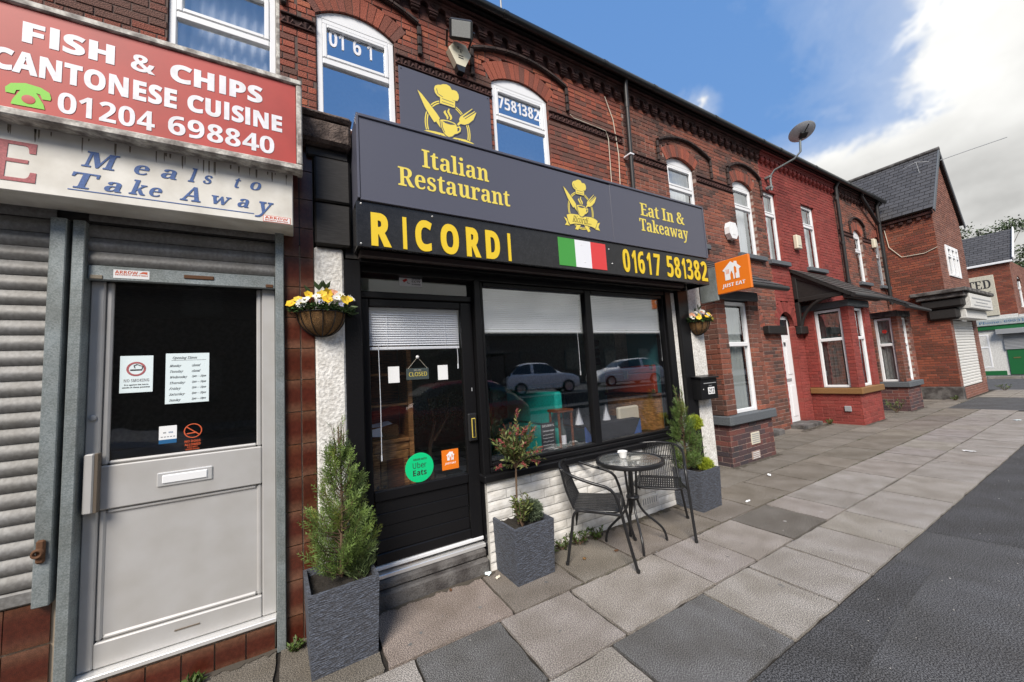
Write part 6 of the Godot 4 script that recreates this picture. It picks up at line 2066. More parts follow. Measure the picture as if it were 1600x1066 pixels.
func house_mark(s: Node3D, f: Transform3D, x: float, y: float, k: float) -> void:
	# white house whose door and windows are a fork and a knife
	var g := f * Transform3D(Basis.from_scale(Vector3(k, k, 1)), Vector3(x, y, 0.001))
	shape(s, "house_mark", g, [[0.12, 0.0], [0.42, 0.0], [0.42, 0.28], [0.5, 0.5], [0.58, 0.28], [0.58, 0.0], [0.92, 0.0], [0.92, 0.5], [1.05, 0.58], [0.86, 0.78], [0.84, 0.96], [0.7, 1.0], [0.66, 0.9], [0.5, 1.04], [0.0, 0.6], [0.12, 0.52]], "white_print", 0.0)
	for q in [[0.2, 0.23], [0.27, 0.3], [0.34, 0.37]]:
		shape(s, "fork_prong", g * Transform3D(Basis(), Vector3(0, 0, 0.001)), [[q[0], 0.36], [q[1], 0.36], [q[1], 0.62], [q[0], 0.62]], "orange", 0.0)
	shape(s, "fork_stem", g * Transform3D(Basis(), Vector3(0, 0, 0.001)), [[0.2, 0.3], [0.37, 0.3], [0.37, 0.37], [0.31, 0.24], [0.31, 0.0], [0.26, 0.0], [0.26, 0.24], [0.2, 0.37]], "orange", 0.0)
	shape(s, "knife_blade", g * Transform3D(Basis(), Vector3(0, 0, 0.001)), [[0.66, 0.0], [0.72, 0.0], [0.72, 0.3], [0.79, 0.32], [0.79, 0.6], [0.72, 0.72], [0.66, 0.66]], "orange", 0.0)

# ------------------------------------------------------------------ things fixed to the walls
func build_fittings() -> void:
	# floodlight under the eaves
	var t := thing("floodlight", "black square floodlight under the eaves above the alarm box", "floodlight", Vector3(1.82, 5.75, -1.2))
	var f := Transform3D(Basis(Vector3(0, 1, 0), -0.3) * Basis(UX, 0.5), Vector3(1.8, 5.88, -1.06))
	var m := MB.new()
	m.bbox(f * Transform3D(Basis(), Vector3(0, 0, 0)), Vector3(0.29, 0.22, 0.06), 0.02)
	m.bbox(f * Transform3D(Basis(), Vector3(0, 0, -0.06)), Vector3(0.24, 0.18, 0.07), 0.02)
	part(t, "housing", m, M["black_plastic"])
	m = MB.new()
	m.bbox(f * Transform3D(Basis(), Vector3(0, 0, 0.03)), Vector3(0.232, 0.166, 0.008), 0.002)
	part(t, "lens", m, M["flood_glass"])
	m = MB.new()
	m.tube([Vector3(1.7, 5.83, -1.3), f * Vector3(-0.17, 0, -0.04)], 0.014, 6)
	m.tube([Vector3(1.98, 5.83, -1.3), f * Vector3(0.17, 0, -0.04)], 0.014, 6)
	part(t, "bracket", m, M["black_plastic"])
	# alarm boxes
	t = thing("alarm_box", "cream six-sided alarm box with black foot between the restaurant's upper windows", "alarm box", Vector3(1.86, 5.42, -1.25))
	m = MB.new()
	var hx := PackedVector2Array([Vector2(-0.06, 0.2), Vector2(0.09, 0.2), Vector2(0.16, 0.08), Vector2(0.07, -0.11), Vector2(-0.05, -0.11), Vector2(-0.15, 0.08)])
	m.prism(Transform3D(Basis(), Vector3(1.83, 5.64, -1.2)), hx, 0.09)
	part(t, "cover", m, M["alarm_cream"])
	m = MB.new()
	m.prism(Transform3D(Basis(), Vector3(1.83, 5.64, -1.2)), PackedVector2Array([Vector2(-0.052, -0.112), Vector2(0.072, -0.112), Vector2(0.055, -0.19), Vector2(-0.03, -0.19)]), 0.09)
	part(t, "strobe_foot", m, M["black_plastic"])
	for q in [["R", -0.03, 0.0, 0.1, 0.14], ["F", 0.005, 0.04, 0.07, 0.11]]:
		text_in(t, "lettering", q[0], "serif", Transform3D(Basis(), Vector3(1.83, 5.64, -1.2)), q[1], q[2], q[3], q[4], M["black_print"], 0.002)
	for i in 2:
		part(t, "print_line", zbox(1.81, 1.88, 5.625 + i * 0.03, 5.64 + i * 0.03, -1.2, -1.198, 0.0005), M["black_print"])
	t = thing("white_alarm_box", "white rounded alarm box on the brown house beside an arched window", "alarm box", Vector3(7.75, 4.1, -1.2))
	m = MB.new()
	m.prism(Transform3D(Basis(), Vector3(7.72, 4.2, -1.19)), PackedVector2Array([Vector2(-0.1, 0.16), Vector2(0.1, 0.16), Vector2(0.15, 0.05), Vector2(0.15, -0.08), Vector2(0.08, -0.18), Vector2(-0.08, -0.18), Vector2(-0.15, -0.08), Vector2(-0.15, 0.05)]), 0.1)
	part(t, "cover", m, M["upvc"])
	part(t, "face_plate", zbox(7.66, 7.78, 4.1, 4.28, -1.19, -1.186, 0.001), M["paper_white"])
	t = thing("grey_meter_box", "small pale box on the red painted wall between upper windows", "box", Vector3(10.6, 4.2, -1.25))
	part(t, "cover", zbox(10.5, 10.72, 4.15, 4.5, -1.298, -1.2, 0.02), M["alarm_cream"])
	part(t, "lid_line", zbox(10.52, 10.7, 4.22, 4.235, -1.2, -1.195, 0.001), M["grey_print"])
	t = thing("cream_meter_box", "small cream box by the second downpipe on the brown brick wall", "box", Vector3(15.85, 4.9, -1.25))
	part(t, "cover", zbox(15.75, 15.95, 4.8, 5.1, -1.298, -1.2, 0.02), M["alarm_cream"])
	part(t, "lid_line", zbox(15.77, 15.93, 4.85, 4.86, -1.2, -1.195, 0.001), M["grey_print"])
	# satellite dish on a cranked pole
	t = thing("satellite_dish", "grey oval satellite dish on a cranked pole above the red wall", "satellite dish", Vector3(9.5, 5.4, -1.28))
	m = MB.new()
	m.tube([Vector3(9.55, 5.42, -1.2), Vector3(9.55, 5.75, -1.2), Vector3(9.58, 5.87, -1.1), Vector3(9.65, 5.95, -0.72), Vector3(9.66, 6.05, -0.6), Vector3(9.66, 6.3, -0.58)], 0.022, 8)
	part(t, "pole", m, M["galvanised"])
	m = MB.new()
	for y in [5.48, 5.72]:
		m.cbox(Vector3(9.5, y, -1.298), Vector3(9.6, y + 0.05, -1.18), 0.005)
	part(t, "wall_bracket", m, M["galvanised"])
	var ax := Vector3(-0.62, 0.5, 0.6).normalized()
	# the dish looks up and away from the wall: its back is seen from the street
	var up := Vector3(0.3, 0.9, -0.3).normalized()
	var sx := up.cross(Vector3.UP).normalized()
	var df := Transform3D(Basis(sx, up, sx.cross(up)), Vector3(9.68, 6.42, -0.52))
	m = MB.new()
	m.lathe(df, [Vector2(0.0, 0.0), Vector2(0.105, 0.013), Vector2(0.185, 0.04), Vector2(0.245, 0.075), Vector2(0.249, 0.079)], 28)
	part(t, "dish", m, M["dish_grey"])
	m = MB.new()
	m.bbox(df * Transform3D(Basis(), Vector3(0, -0.035, 0)), Vector3(0.14, 0.06, 0.14), 0.01)
	m.tube([df * Vector3(0, -0.02, 0), Vector3(9.66, 6.3, -0.58)], 0.02, 6)
	m.tube([df * Vector3(0, -0.03, 0.05), df * Vector3(0.02, -0.03, 0.24)], 0.012, 5)
	part(t, "mount", m, M["black_plastic"])
	m = MB.new()
	m.tube([df * Vector3(0, 0.07, -0.235), df * Vector3(0, 0.35, -0.25)], 0.01, 5)
	part(t, "feed_arm", m, M["galvanised"])
	# post box by the right pillar
	t = thing("wall_letterbox", "black steel letterbox numbered 212 on the rendered pillar", "letterbox", Vector3(4.25, 1.1, 0.07))
	part(t, "body", zbox(4.08, 4.41, 1.108, 1.36, 0.013, 0.125, 0.006), M["black_paint"])
	m = MB.new()
	m.bbox(Transform3D(Basis(UX, 0.12), Vector3(4.245, 1.375, 0.075)), Vector3(0.36, 0.022, 0.15), 0.006)
	part(t, "lid", m, M["black_paint"])
	part(t, "slot", zbox(4.14, 4.38, 1.295, 1.305, 0.124, 0.129, 0.001), M["steel_grey"])
	part(t, "lock", zbox(4.118, 4.132, 1.225, 1.239, 0.124, 0.13, 0.002), M["alu_bright"])
	part(t, "number_plate", zbox(4.215, 4.34, 1.168, 1.25, 0.124, 0.128, 0.001), M["paper_white"])
	text_in(t, "number", "212", "sans_bold", flat(0.128), 4.228, 4.328, 1.182, 1.236, M["black_print"], 0.001)
	text_in(t, "lettering", "POST", "sans_bold", flat(0.125), 4.24, 4.3, 1.262, 1.274, M["steel_grey"], 0.001)
	# small security camera behind the sign's end
	t = thing("security_camera", "small black bullet camera behind the end of the grey sign", "camera", Vector3(4.6, 3.1, -0.3))
	m = MB.new()
	m.tube([Vector3(4.45, 3.1, -0.5), Vector3(4.62, 3.06, -0.2)], 0.04, 10)
	part(t, "barrel", m, M["black_plastic"])
	m = MB.new()
	m.tube([Vector3(4.46, 3.1, -0.5), Vector3(4.44, 3.3, -0.6), Vector3(4.44, 3.34, -0.6)], 0.015, 6)
	part(t, "arm", m, M["black_plastic"])
	# chimney pots and an aerial showing over the gutter
	t = thing("roof_aerial", "thin rooftop aerial showing over the black gutter of the restaurant", "aerial", Vector3(3.6, 7.75, -3.0))
	m = MB.new()
	m.tube([Vector3(3.62, 7.7, -3.0), Vector3(3.62, 9.62, -3.0)], 0.02, 6)
	part(t, "mast", m, M["steel_grey"])
	m = MB.new()
	m.tube([Vector3(3.35, 9.45, -3.0), Vector3(4.15, 9.62, -3.0)], 0.012, 5)
	for i in 5:
		m.tube([Vector3(3.5 + i * 0.15, 9.49 + i * 0.032, -3.2), Vector3(3.5 + i * 0.15, 9.49 + i * 0.032, -2.8)], 0.008, 5)
	part(t, "rods", m, M["steel_grey"])

# ------------------------------------------------------------------ blinds and the dining room behind the glass
func blind(label: String, x0: float, x1: float, y0: float, y1: float, z: float) -> void:
	var t := thing("venetian_blind", label, "blind", Vector3((x0 + x1) * 0.5, y1, z), "venetian blinds in the restaurant front")
	part(t, "head_rail", zbox(x0, x1, y1, y1 + 0.035, z - 0.02, z + 0.02, 0.003), M["blind"])
	var n := int((y1 - y0) / 0.0185)
	var sm := MB.new()
	sm.bbox(Transform3D(Basis(UX, 0.95), Vector3.ZERO), Vector3(x1 - x0, 0.0012, 0.024), 0.0004)
	var me := sm.mesh()
	for i in n:
		part(t, "slat", me, M["blind"], Transform3D(Basis(UX, R.randf_range(-0.05, 0.05)), Vector3((x0 + x1) * 0.5, y1 - 0.01 - i * 0.0185, z)))
	part(t, "bottom_rail", zbox(x0, x1, y0 - 0.03, y0 - 0.006, z - 0.014, z + 0.014, 0.004), M["blind"])
	var c := MB.new()
	for k in [0.18, 0.5, 0.83]:
		var x := lerpf(x0, x1, k)
		c.tube([Vector3(x, y0 - 0.03, z + 0.016), Vector3(x, y1, z + 0.016)], 0.0012, 4)
	part(t, "ladder_cord", c, M["blind"])

func build_interior() -> void:
	# the room: floor of black and white tiles, teal walls, ceiling
	var rm := thing("dining_room", "dim teal dining room with chequered floor behind the restaurant glass", "room", Vector3(2.3, 0.2, -2.5))
	var fl := MB.new()
	fl.box(Vector3(0.3, 0.0, -5.5), Vector3(4.18, 0.185, -0.21))
	var fp := part(rm, "floor", fl, M["grey_print"])
	for i in 11:
		for j in 13:
			var m := MB.new()
			m.box(Vector3(0.31 + i * 0.35, 0.186, -0.6 - (j + 1) * 0.35 + 0.35), Vector3(0.655 + i * 0.35, 0.198, -0.6 - j * 0.35 + 0.345))
			part(fp, "tile", m, M["porcelain"] if (i + j) % 2 else M["black_plastic"])
	var wl := MB.new()
	wl.box(Vector3(0.2, 0.0, -5.6), Vector3(0.3, 2.9, -0.21))
	wl.box(Vector3(4.18, 0.0, -5.6), Vector3(4.28, 2.9, -1.281))
	wl.box(Vector3(0.3, 0.0, -5.6), Vector3(4.18, 2.9, -5.5))
	part(rm, "wall", wl, M["room_wall"])
	part(rm, "reveal", zbox(3.87, 3.902, 0.75, 2.44, -0.75, -0.205, 0.004), M["teal_paint"])
	var ce := MB.new()
	ce.box(Vector3(0.3, 2.75, -5.5), Vector3(4.18, 2.9, -0.13))
	part(rm, "ceiling", ce, M["room_ceiling"])
	part(rm, "window_ledge", zbox(1.38, 3.86, 0.7, 0.744, -0.55, -0.202, 0.004), M["black_paint"])
	blind("white venetian blind half lowered behind the restaurant door's glass", 0.465, 1.195, 1.83, 2.17, -0.15)
	blind("wide white venetian blind over the window pane beside the door", 1.4, 2.56, 1.97, 2.36, -0.15)
	blind("wide white venetian blind over the window pane nearer the letterbox", 2.65, 3.86, 1.97, 2.36, -0.15)
	for q in [[0.53, 1.83, 1.0, "long white pull cord of the restaurant door's blind"], [1.17, 1.8, 1.66, "short white wand behind the white card by the door stile"], [2.5, 1.95, 1.53, "white wand hanging beside the window mullion"], [3.78, 1.95, 1.63, "white wand hanging beside the teal reveal"]]:
		var w := single("blind_cord", q[3], "cord", pull_cord(q), M["blind"], Vector3(q[0], q[1], -0.14), "pull cords of the blinds")
	# pine dresser by the door
	var t := thing("pine_dresser", "tall pine dresser with open shelves and cupboard inside the restaurant door", "dresser", Vector3(0.62, 0.2, -0.75))
	for q in [[0.32, 0.36], [0.855, 0.9]]:
		part(t, "side_panel", zbox(q[0], q[1], 0.2, 2.13, -0.95, -0.6, 0.004), M["pine"])
	part(t, "back_panel", zbox(0.36, 0.855, 0.334, 2.135, -0.97, -0.955, 0.002), M["pine_red"])
	for y in [1.334, 1.61, 1.9]:
		part(t, "shelf", zbox(0.362, 0.853, y, y + 0.022, -0.95, -0.62, 0.003), M["pine"])
	part(t, "worktop", zbox(0.362, 0.854, 1.019, 1.05, -0.95, -0.585, 0.004), M["pine"])
	part(t, "base_rail", zbox(0.362, 0.854, 0.947, 1.017, -0.95, -0.605, 0.004), M["pine"])
	for q in [[0.364, 0.598], [0.605, 0.85]]:
		var d := part(t, "door", zbox(q[0], q[1], 0.3, 0.942, -0.63, -0.604, 0.006), M["pine"])
		part(d, "door_panel", zbox(q[0] + 0.05, q[1] - 0.05, 0.4, 0.88, -0.604, -0.596, 0.004), M["pine_red"])
	for x in [0.575, 0.63]:
		part(t, "knob", zbox(x - 0.012, x + 0.012, 0.65, 0.675, -0.603, -0.575, 0.008), M["iron"])
	part(t, "hinge", zbox(0.837, 0.878, 0.857, 0.884, -0.602, -0.594, 0.002), M["iron"])
	# wicker basket with a napkin
	t = thing("wicker_basket", "small wicker basket with white paper on the pine dresser", "basket", Vector3(0.62, 1.052, -0.7))
	var bm := MB.new()
	for i in 7:
		var y := 1.062 + i * 0.016
		var e := 0.004 * (i % 2)
		bm.tube([Vector3(0.47, y, -0.79), Vector3(0.76 + e, y, -0.79), Vector3(0.76 + e, y, -0.62 + e), Vector3(0.47 - e, y, -0.62 + e), Vector3(0.47, y, -0.79)], 0.0085, 6)
	part(t, "weave", bm, M["coir"])
	var pm := MB.new()
	pm.quad(Vector3(0.495, 1.172, -0.75), Vector3(0.702, 1.199, -0.74), Vector3(0.72, 1.181, -0.63), Vector3(0.513, 1.145, -0.605))
	pm.quad(Vector3(0.513, 1.145, -0.605), Vector3(0.612, 1.163, -0.6), Vector3(0.63, 1.082, -0.598), Vector3(0.54, 1.091, -0.598))
	part(t, "paper", pm, M["cloth_white"])
	# little potted tree inside the door
	t = thing("indoor_tree", "gnarled dark-leaved potted tree inside the restaurant door", "potted plant", Vector3(1.25, 0.2, -1.15))
	var tm := MB.new()
	tm.tube([Vector3(1.22, 0.5, -1.15), Vector3(1.2, 0.8, -1.15), Vector3(1.25, 1.1, -1.1), Vector3(1.2, 1.35, -1.12)], [0.03, 0.026, 0.02, 0.012], 7)
	tm.tube([Vector3(1.25, 0.9, -1.13), Vector3(1.38, 1.15, -1.05), Vector3(1.42, 1.35, -1.1)], [0.02, 0.014, 0.008], 6)
	part(t, "trunk", tm, M["bark"])
	var lm := MB.new()
	lm.tint(Color(1, 1, 1))
	for i in 900:
		var a := R.randf() * TAU
		var rr := 0.34 * sqrt(R.randf())
		var p := Vector3(1.27 + cos(a) * rr, 1.22 + R.randfn() * 0.1, -1.12 + sin(a) * rr * 0.6)
		lm.col = Color(0.022, 0.04, 0.02) * R.randf_range(0.5, 1.6)
		var d := Vector3(R.randfn(), R.randfn() * 0.6, R.randfn()).normalized()
		lm.leaf(p, d, d.cross(Vector3.UP + Vector3(R.randfn(), 0, R.randfn()) * 0.4).normalized(), 0.06, 0.014)
	part(t, "crown", lm, M["leaf"])
	var pt := MB.new()
	pt.lathe(Transform3D(Basis(), Vector3(1.22, 0.2, -1.15)), [Vector2(0.0, 0.0), Vector2(0.12, 0.0), Vector2(0.16, 0.3), Vector2(0.15, 0.31), Vector2(0.0, 0.29)], 18)
	part(t, "pot", pt, M["stone"])
	# teal booth seen from behind
	t = thing("teal_booth", "bright teal leather booth bench with high back near the window", "bench", Vector3(2.45, 0.2, -0.85))
	for i in 3:
		part(t, "back_panel", zbox(2.36, 2.46, 0.2 + i * 0.38, 0.575 + i * 0.38, -1.5, -0.4, 0.025), M["teal_leather"])
	part(t, "seat", zbox(2.47, 2.9, 0.2, 0.62, -1.5, -0.42, 0.04), M["teal_dark"])
	# buttoned sofa along the back
	t = thing("buttoned_sofa", "dark green buttoned leather sofa deep in the dining room", "sofa", Vector3(3.3, 0.2, -2.5))
	for i in 9:
		for j in 4:
			var bt := MB.new()
			bt.lathe(Transform3D(Basis(UX, UZ, -Vector3.UP), Vector3(2.72 + i * 0.15 + (0.075 if j % 2 else 0.0), 0.86 + j * 0.13, -2.42)), [Vector2(0.0, 0.05), Vector2(0.05, 0.04), Vector2(0.085, 0.0)], 10)
			part(t, "tuft", bt, M["teal_dark"])
	part(t, "back", zbox(2.6, 4.1, 0.3, 1.36, -2.6, -2.42, 0.03), M["teal_dark"])
	part(t, "seat", zbox(2.6, 4.1, 0.2, 0.66, -2.4, -1.85, 0.05), M["teal_dark"])
	# laid table
	t = thing("dining_table", "table under black cloth with blue skirt behind the window mullion", "table", Vector3(3.2, 0.2, -0.8))
	part(t, "leg", zbox(3.15, 3.25, 0.2, 0.89, -0.85, -0.75, 0.004), M["iron"])
	part(t, "table_top", zbox(2.78, 3.62, 0.89, 0.915, -1.15, -0.45, 0.004), M["pine"])
	var cl := MB.new()
	cl.box(Vector3(2.76, 0.916, -1.17), Vector3(3.64, 0.922, -0.43))
	cl.quad(Vector3(2.76, 0.92, -0.428), Vector3(3.64, 0.92, -0.428), Vector3(3.42, 0.62, -0.42), Vector3(2.98, 0.62, -0.42), UZ)
	part(t, "black_cloth", cl, M["cloth_black"])
	var sk := MB.new()
	var pv := -1
	for i in 41:
		var x := lerpf(2.75, 3.65, i / 40.0)
		var k := sk.vert(Vector3(x, 0.912, -0.434), UZ)
		sk.vert(Vector3(x, 0.36, -0.432 + sin(i * 1.1) * 0.02), Vector3(-cos(i * 1.1) * 0.5, 0, 1).normalized())
		if pv >= 0:
			sk.tri_i(pv, k, k + 1)
			sk.tri_i(pv, k + 1, pv + 1)
		pv = k
	part(t, "blue_skirt", sk, M["cloth_blue"])
	for q in [[2.82, -0.6, "folded white napkin standing on the black cloth near the lantern"], [3.27, -0.62, "folded white napkin standing on the black cloth near the cream chair"]]:
		var nm := MB.new()
		var o := Vector3(q[0], 0.923, q[1])
		for i in 7:
			var a := PI * (i / 6.0) - 0.1
			var bb := o + Vector3(cos(a) * 0.055, 0, sin(a) * 0.04)
			var c2 := o + Vector3(cos(a + 0.55) * 0.055, 0, sin(a + 0.55) * 0.04)
			var tp := o + Vector3(cos(a) * 0.012, 0.2 - 0.03 * (i % 3), 0.0)
			nm.tri(bb, c2, tp, (c2 - bb).cross(tp - bb).normalized() * -1.0)
		single("napkin", q[2], "napkin", nm, M["cloth_white"], o, "napkins on the dining table")
	t = thing("dining_chair", "cream upholstered chair at the far side of the black-clothed table", "chair", Vector3(3.5, 0.2, -0.95))
	part(t, "backrest", zbox(3.42, 3.78, 0.74, 1.06, -0.62, -0.55, 0.02), M["cream"])
	part(t, "seat", zbox(3.42, 3.78, 0.58, 0.66, -0.98, -0.6, 0.02), M["cream"])
	for q in [[3.43, -0.96], [3.75, -0.96], [3.43, -0.58], [3.75, -0.58]]:
		part(t, "leg", zbox(q[0], q[0] + 0.03, 0.2, 0.58, q[1], q[1] + 0.03, 0.003), M["pine"])
	# sideboard and trunk along the right wall
	t = thing("wooden_sideboard", "honey-coloured wooden sideboard under the red travelling case", "sideboard", Vector3(4.0, 0.2, -0.75))
	part(t, "carcass", zbox(3.862, 4.17, 0.2, 1.17, -1.2, -0.78, 0.005), M["pine"])
	part(t, "carcass_end", zbox(3.86, 3.868, 0.2, 1.17, -0.779, -0.26, 0.002), M["pine"])
	part(t, "top", zbox(3.83, 3.868, 1.172, 1.21, -1.22, -0.25, 0.006), M["pine_red"])
	for q in [[-1.17, -0.76], [-0.74, -0.28]]:
		var d := part(t, "door", zbox(3.846, 3.859, 0.26, 1.12, q[0], q[1], 0.004), M["pine"])
		part(d, "knob", zbox(3.82, 3.845, 0.66, 0.69, q[1] - 0.07, q[1] - 0.04, 0.01), M["cream"])
	t = thing("old_suitcase", "old red-brown travelling case with metal corners on the sideboard", "suitcase", Vector3(4.0, 1.21, -0.9))
	part(t, "body", zbox(3.8, 3.866, 1.212, 1.46, -1.15, -0.3, 0.01), M["trunk_red"])
	part(t, "lid", zbox(3.795, 3.867, 1.464, 1.56, -1.155, -0.295, 0.012), M["trunk_red"])
	for z in [-1.15, -0.34]:
		part(t, "corner_plate", zbox(3.79, 3.8, 1.212, 1.26, z, z + 0.05, 0.003), M["brass"])
		part(t, "corner_plate", zbox(3.785, 3.795, 1.51, 1.56, z, z + 0.05, 0.003), M["brass"])
	part(t, "clasp", zbox(3.782, 3.797, 1.4, 1.5, -0.77, -0.7, 0.004), M["brass"])
	for i in 3:
		var gl := MB.new()
		gl.tube([Vector3(3.75, 1.66 + i * 0.14, -1.35), Vector3(3.9, 1.66 + i * 0.14, -1.35)], 0.055, 12)
		single("wall_roundel", ["lowest", "middle", "topmost"][i] + " dark metal roundel of the column on the dining room wall", "ornament", gl, M["iron"], Vector3(3.85, 1.66 + i * 0.14, -1.35), "column of dark roundels")
	# things on the window ledge
	t = thing("wooden_lantern", "tall brown wooden lantern with a bottle on the window ledge", "lantern", Vector3(2.35, 0.745, -0.34))
	for q in [[2.27, -0.42], [2.43, -0.42], [2.27, -0.27], [2.43, -0.27]]:
		part(t, "post", zbox(q[0], q[0] + 0.02, 0.765, 1.13, q[1], q[1] + 0.02, 0.002), M["pine_red"])
	part(t, "base", zbox(2.26, 2.46, 0.745, 0.764, -0.43, -0.24, 0.003), M["pine_red"])
	part(t, "cap", zbox(2.26, 2.46, 1.131, 1.16, -0.43, -0.24, 0.004), M["pine_red"])
	t = thing("white_wine_bottle", "pale bottle with white label standing in the wooden lantern", "bottle", Vector3(2.365, 0.765, -0.33))
	var bo := MB.new()
	bo.lathe(Transform3D(Basis(), Vector3(2.365, 0.765, -0.33)), [Vector2(0.0, 0.0), Vector2(0.034, 0.0), Vector2(0.036, 0.17), Vector2(0.014, 0.23), Vector2(0.014, 0.3), Vector2(0.0, 0.3)], 16)
	part(t, "glass", bo, M["curtain_dark"])
	var lb := MB.new()
	lb.lathe(Transform3D(Basis(), Vector3(2.365, 0.765, -0.33)), [Vector2(0.0368, 0.04), Vector2(0.0368, 0.13)], 16)
	part(t, "label", lb, M["cloth_white"])
	t = thing("dessert_board", "black chalkboard menu leaning on the window ledge beside the lantern", "menu board", Vector3(2.17, 0.745, -0.3))
	part(t, "board", zbox(2.085, 2.255, 0.746, 1.045, -0.315, -0.302, 0.003), M["chalk"])
	text_in(t, "lettering", "DESSERTS", "sans", flat(-0.3015), 2.1, 2.24, 1.005, 1.025, M["white_print"], 0.001)
	text_in(t, "lettering", "Caramel Apple", "serif", flat(-0.3015), 2.1, 2.24, 0.955, 0.972, M["white_print"], 0.001, 0.2)
	for i in 5:
		var sc := MB.new()
		var pts := []
		for k in 18:
			pts.append(Vector3(2.1 + k * 0.0075, 0.925 - i * 0.033 + R.randf_range(-0.005, 0.005), -0.301))
		sc.tube(pts, 0.0016, 4)
		part(t, "chalk_scribble", sc, M["white_print"])
	t = thing("white_dish", "wide pale dish on the window ledge in front of the chalkboard", "dish", Vector3(2.24, 0.745, -0.25))
	var dm := MB.new()
	dm.lathe(Transform3D(Basis(), Vector3(2.24, 0.745, -0.255)), [Vector2(0.0, 0.004), Vector2(0.03, 0.0), Vector2(0.05, 0.03), Vector2(0.046, 0.032), Vector2(0.03, 0.008), Vector2(0.0, 0.01)], 20)
	part(t, "bowl", dm, M["porcelain"])

func pull_cord(q: Array) -> MB:
	var m := MB.new()
	m.tube([Vector3(q[0], q[1], -0.13), Vector3(q[0] + 0.004, (q[1] + q[2]) * 0.5, -0.132), Vector3(q[0], q[2], -0.13)], 0.003, 5)
	m.tube([Vector3(q[0], q[2] + 0.01, -0.13), Vector3(q[0], q[2] - 0.03, -0.13)], 0.006, 6)
	return m

# ------------------------------------------------------------------ table, chairs, planters
func bez(pts: Array, n := 24) -> Array:
	# smooth curve through the points
	var c := Curve3D.new()
	c.bake_interval = 0.02
	for i in pts.size():
		var t := Vector3.ZERO
		if i > 0 and i < pts.size() - 1:
			t = (pts[i + 1] - pts[i - 1]) * 0.18
		c.add_point(pts[i], -t, t)
	var out := []
	var l := c.get_baked_length()
	for i in n + 1:
		out.append(c.sample_baked(l * i / n, true))
	return out

func bistro_chair(label: String, at: Vector3, turn: float) -> void:
	# own axes: +z is the front of the chair
	var t := thing("bistro_chair", label, "chair", at, "wicker bistro chairs outside the restaurant", true)
	t.rotation.y = turn
	for s in [-1.0, 1.0]:
		var arm := MB.new()
		arm.tube(bez([Vector3(s * 0.275, 0.0, 0.29), Vector3(s * 0.262, 0.25, 0.235), Vector3(s * 0.25, 0.5, 0.185), Vector3(s * 0.248, 0.6, 0.13), Vector3(s * 0.25, 0.65, -0.02), Vector3(s * 0.235, 0.7, -0.17), Vector3(s * 0.16, 0.735, -0.265), Vector3(0.0, 0.745, -0.295)], 30), 0.0125, 9)
		part(t, "arm_and_front_leg", arm, M["tube_black"])
		var bl := MB.new()
		bl.tube(bez([Vector3(s * 0.235, 0.0, -0.25), Vector3(s * 0.205, 0.25, -0.2), Vector3(s * 0.195, 0.395, -0.165), Vector3(s * 0.2, 0.408, -0.05), Vector3(s * 0.258, 0.41, 0.2)], 22), 0.0115, 9)
		part(t, "rear_leg", bl, M["tube_black"])
		for q in [Vector3(s * 0.275, 0.0, 0.29), Vector3(s * 0.235, 0.0, -0.25)]:
			var ft := MB.new()
			ft.tube([q + Vector3(0, 0.001, 0), q + Vector3(0, 0.022, 0)], 0.015, 9)
			part(t, "rubber_foot", ft, M["black_plastic"])
	var fr := MB.new()
	var rim := []
	for i in 25:
		var a := TAU * i / 24.0
		var k := pow(absf(cos(a)), 0.35) * signf(cos(a))
		var j := pow(absf(sin(a)), 0.35) * signf(sin(a))
		rim.append(Vector3(k * (0.215 if j > 0 else 0.19), 0.418, 0.01 + j * 0.2))
	fr.tube(rim, 0.011, 8, false)
	for s in [-1.0, 1.0]:
		fr.tube(bez([Vector3(s * 0.185, 0.42, -0.17), Vector3(s * 0.175, 0.56, -0.225), Vector3(s * 0.165, 0.735, -0.265)], 8), 0.01, 7)
	part(t, "seat_frame", fr, M["tube_black"])
	# strands: down the back and over the seat
	var st := MB.new()
	var bk := MB.new()
	for i in 21:
		var u := (i - 10) / 10.0
		var x1 := u * 0.2
		st.bbox(Transform3D(Basis(), Vector3(x1, 0.424 + 0.003 * (i % 2), 0.01)), Vector3(0.0145, 0.006, 0.375), 0.002)
		var p0 := Vector3(u * 0.176, 0.425, -0.178)
		var p2 := Vector3(u * 0.165, 0.738 + (1.0 - u * u) * 0.006, -0.266 - (1.0 - u * u) * 0.024)
		var p1 := p0.lerp(p2, 0.5) + Vector3(0, 0, -0.012 - 0.008 * (1.0 - u * u))
		bk.tube(bez([p0, p1, p2], 8), 0.0058, 5, false)
	for i in 5:
		var z := -0.14 + i * 0.075
		st.bbox(Transform3D(Basis(), Vector3(0, 0.4185, z)), Vector3(0.41, 0.005, 0.014), 0.001)
	for y in [0.585, 0.6, 0.615]:
		var k: float = (y - 0.42) / 0.32
		bk.tube(bez([Vector3(-0.178, y, -0.18 - 0.085 * k), Vector3(0, y, -0.2 - 0.1 * k), Vector3(0.178, y, -0.18 - 0.085 * k)], 10), 0.005, 5)
	part(t, "seat", st, M["wicker"])
	part(t, "backrest", bk, M["wicker"])

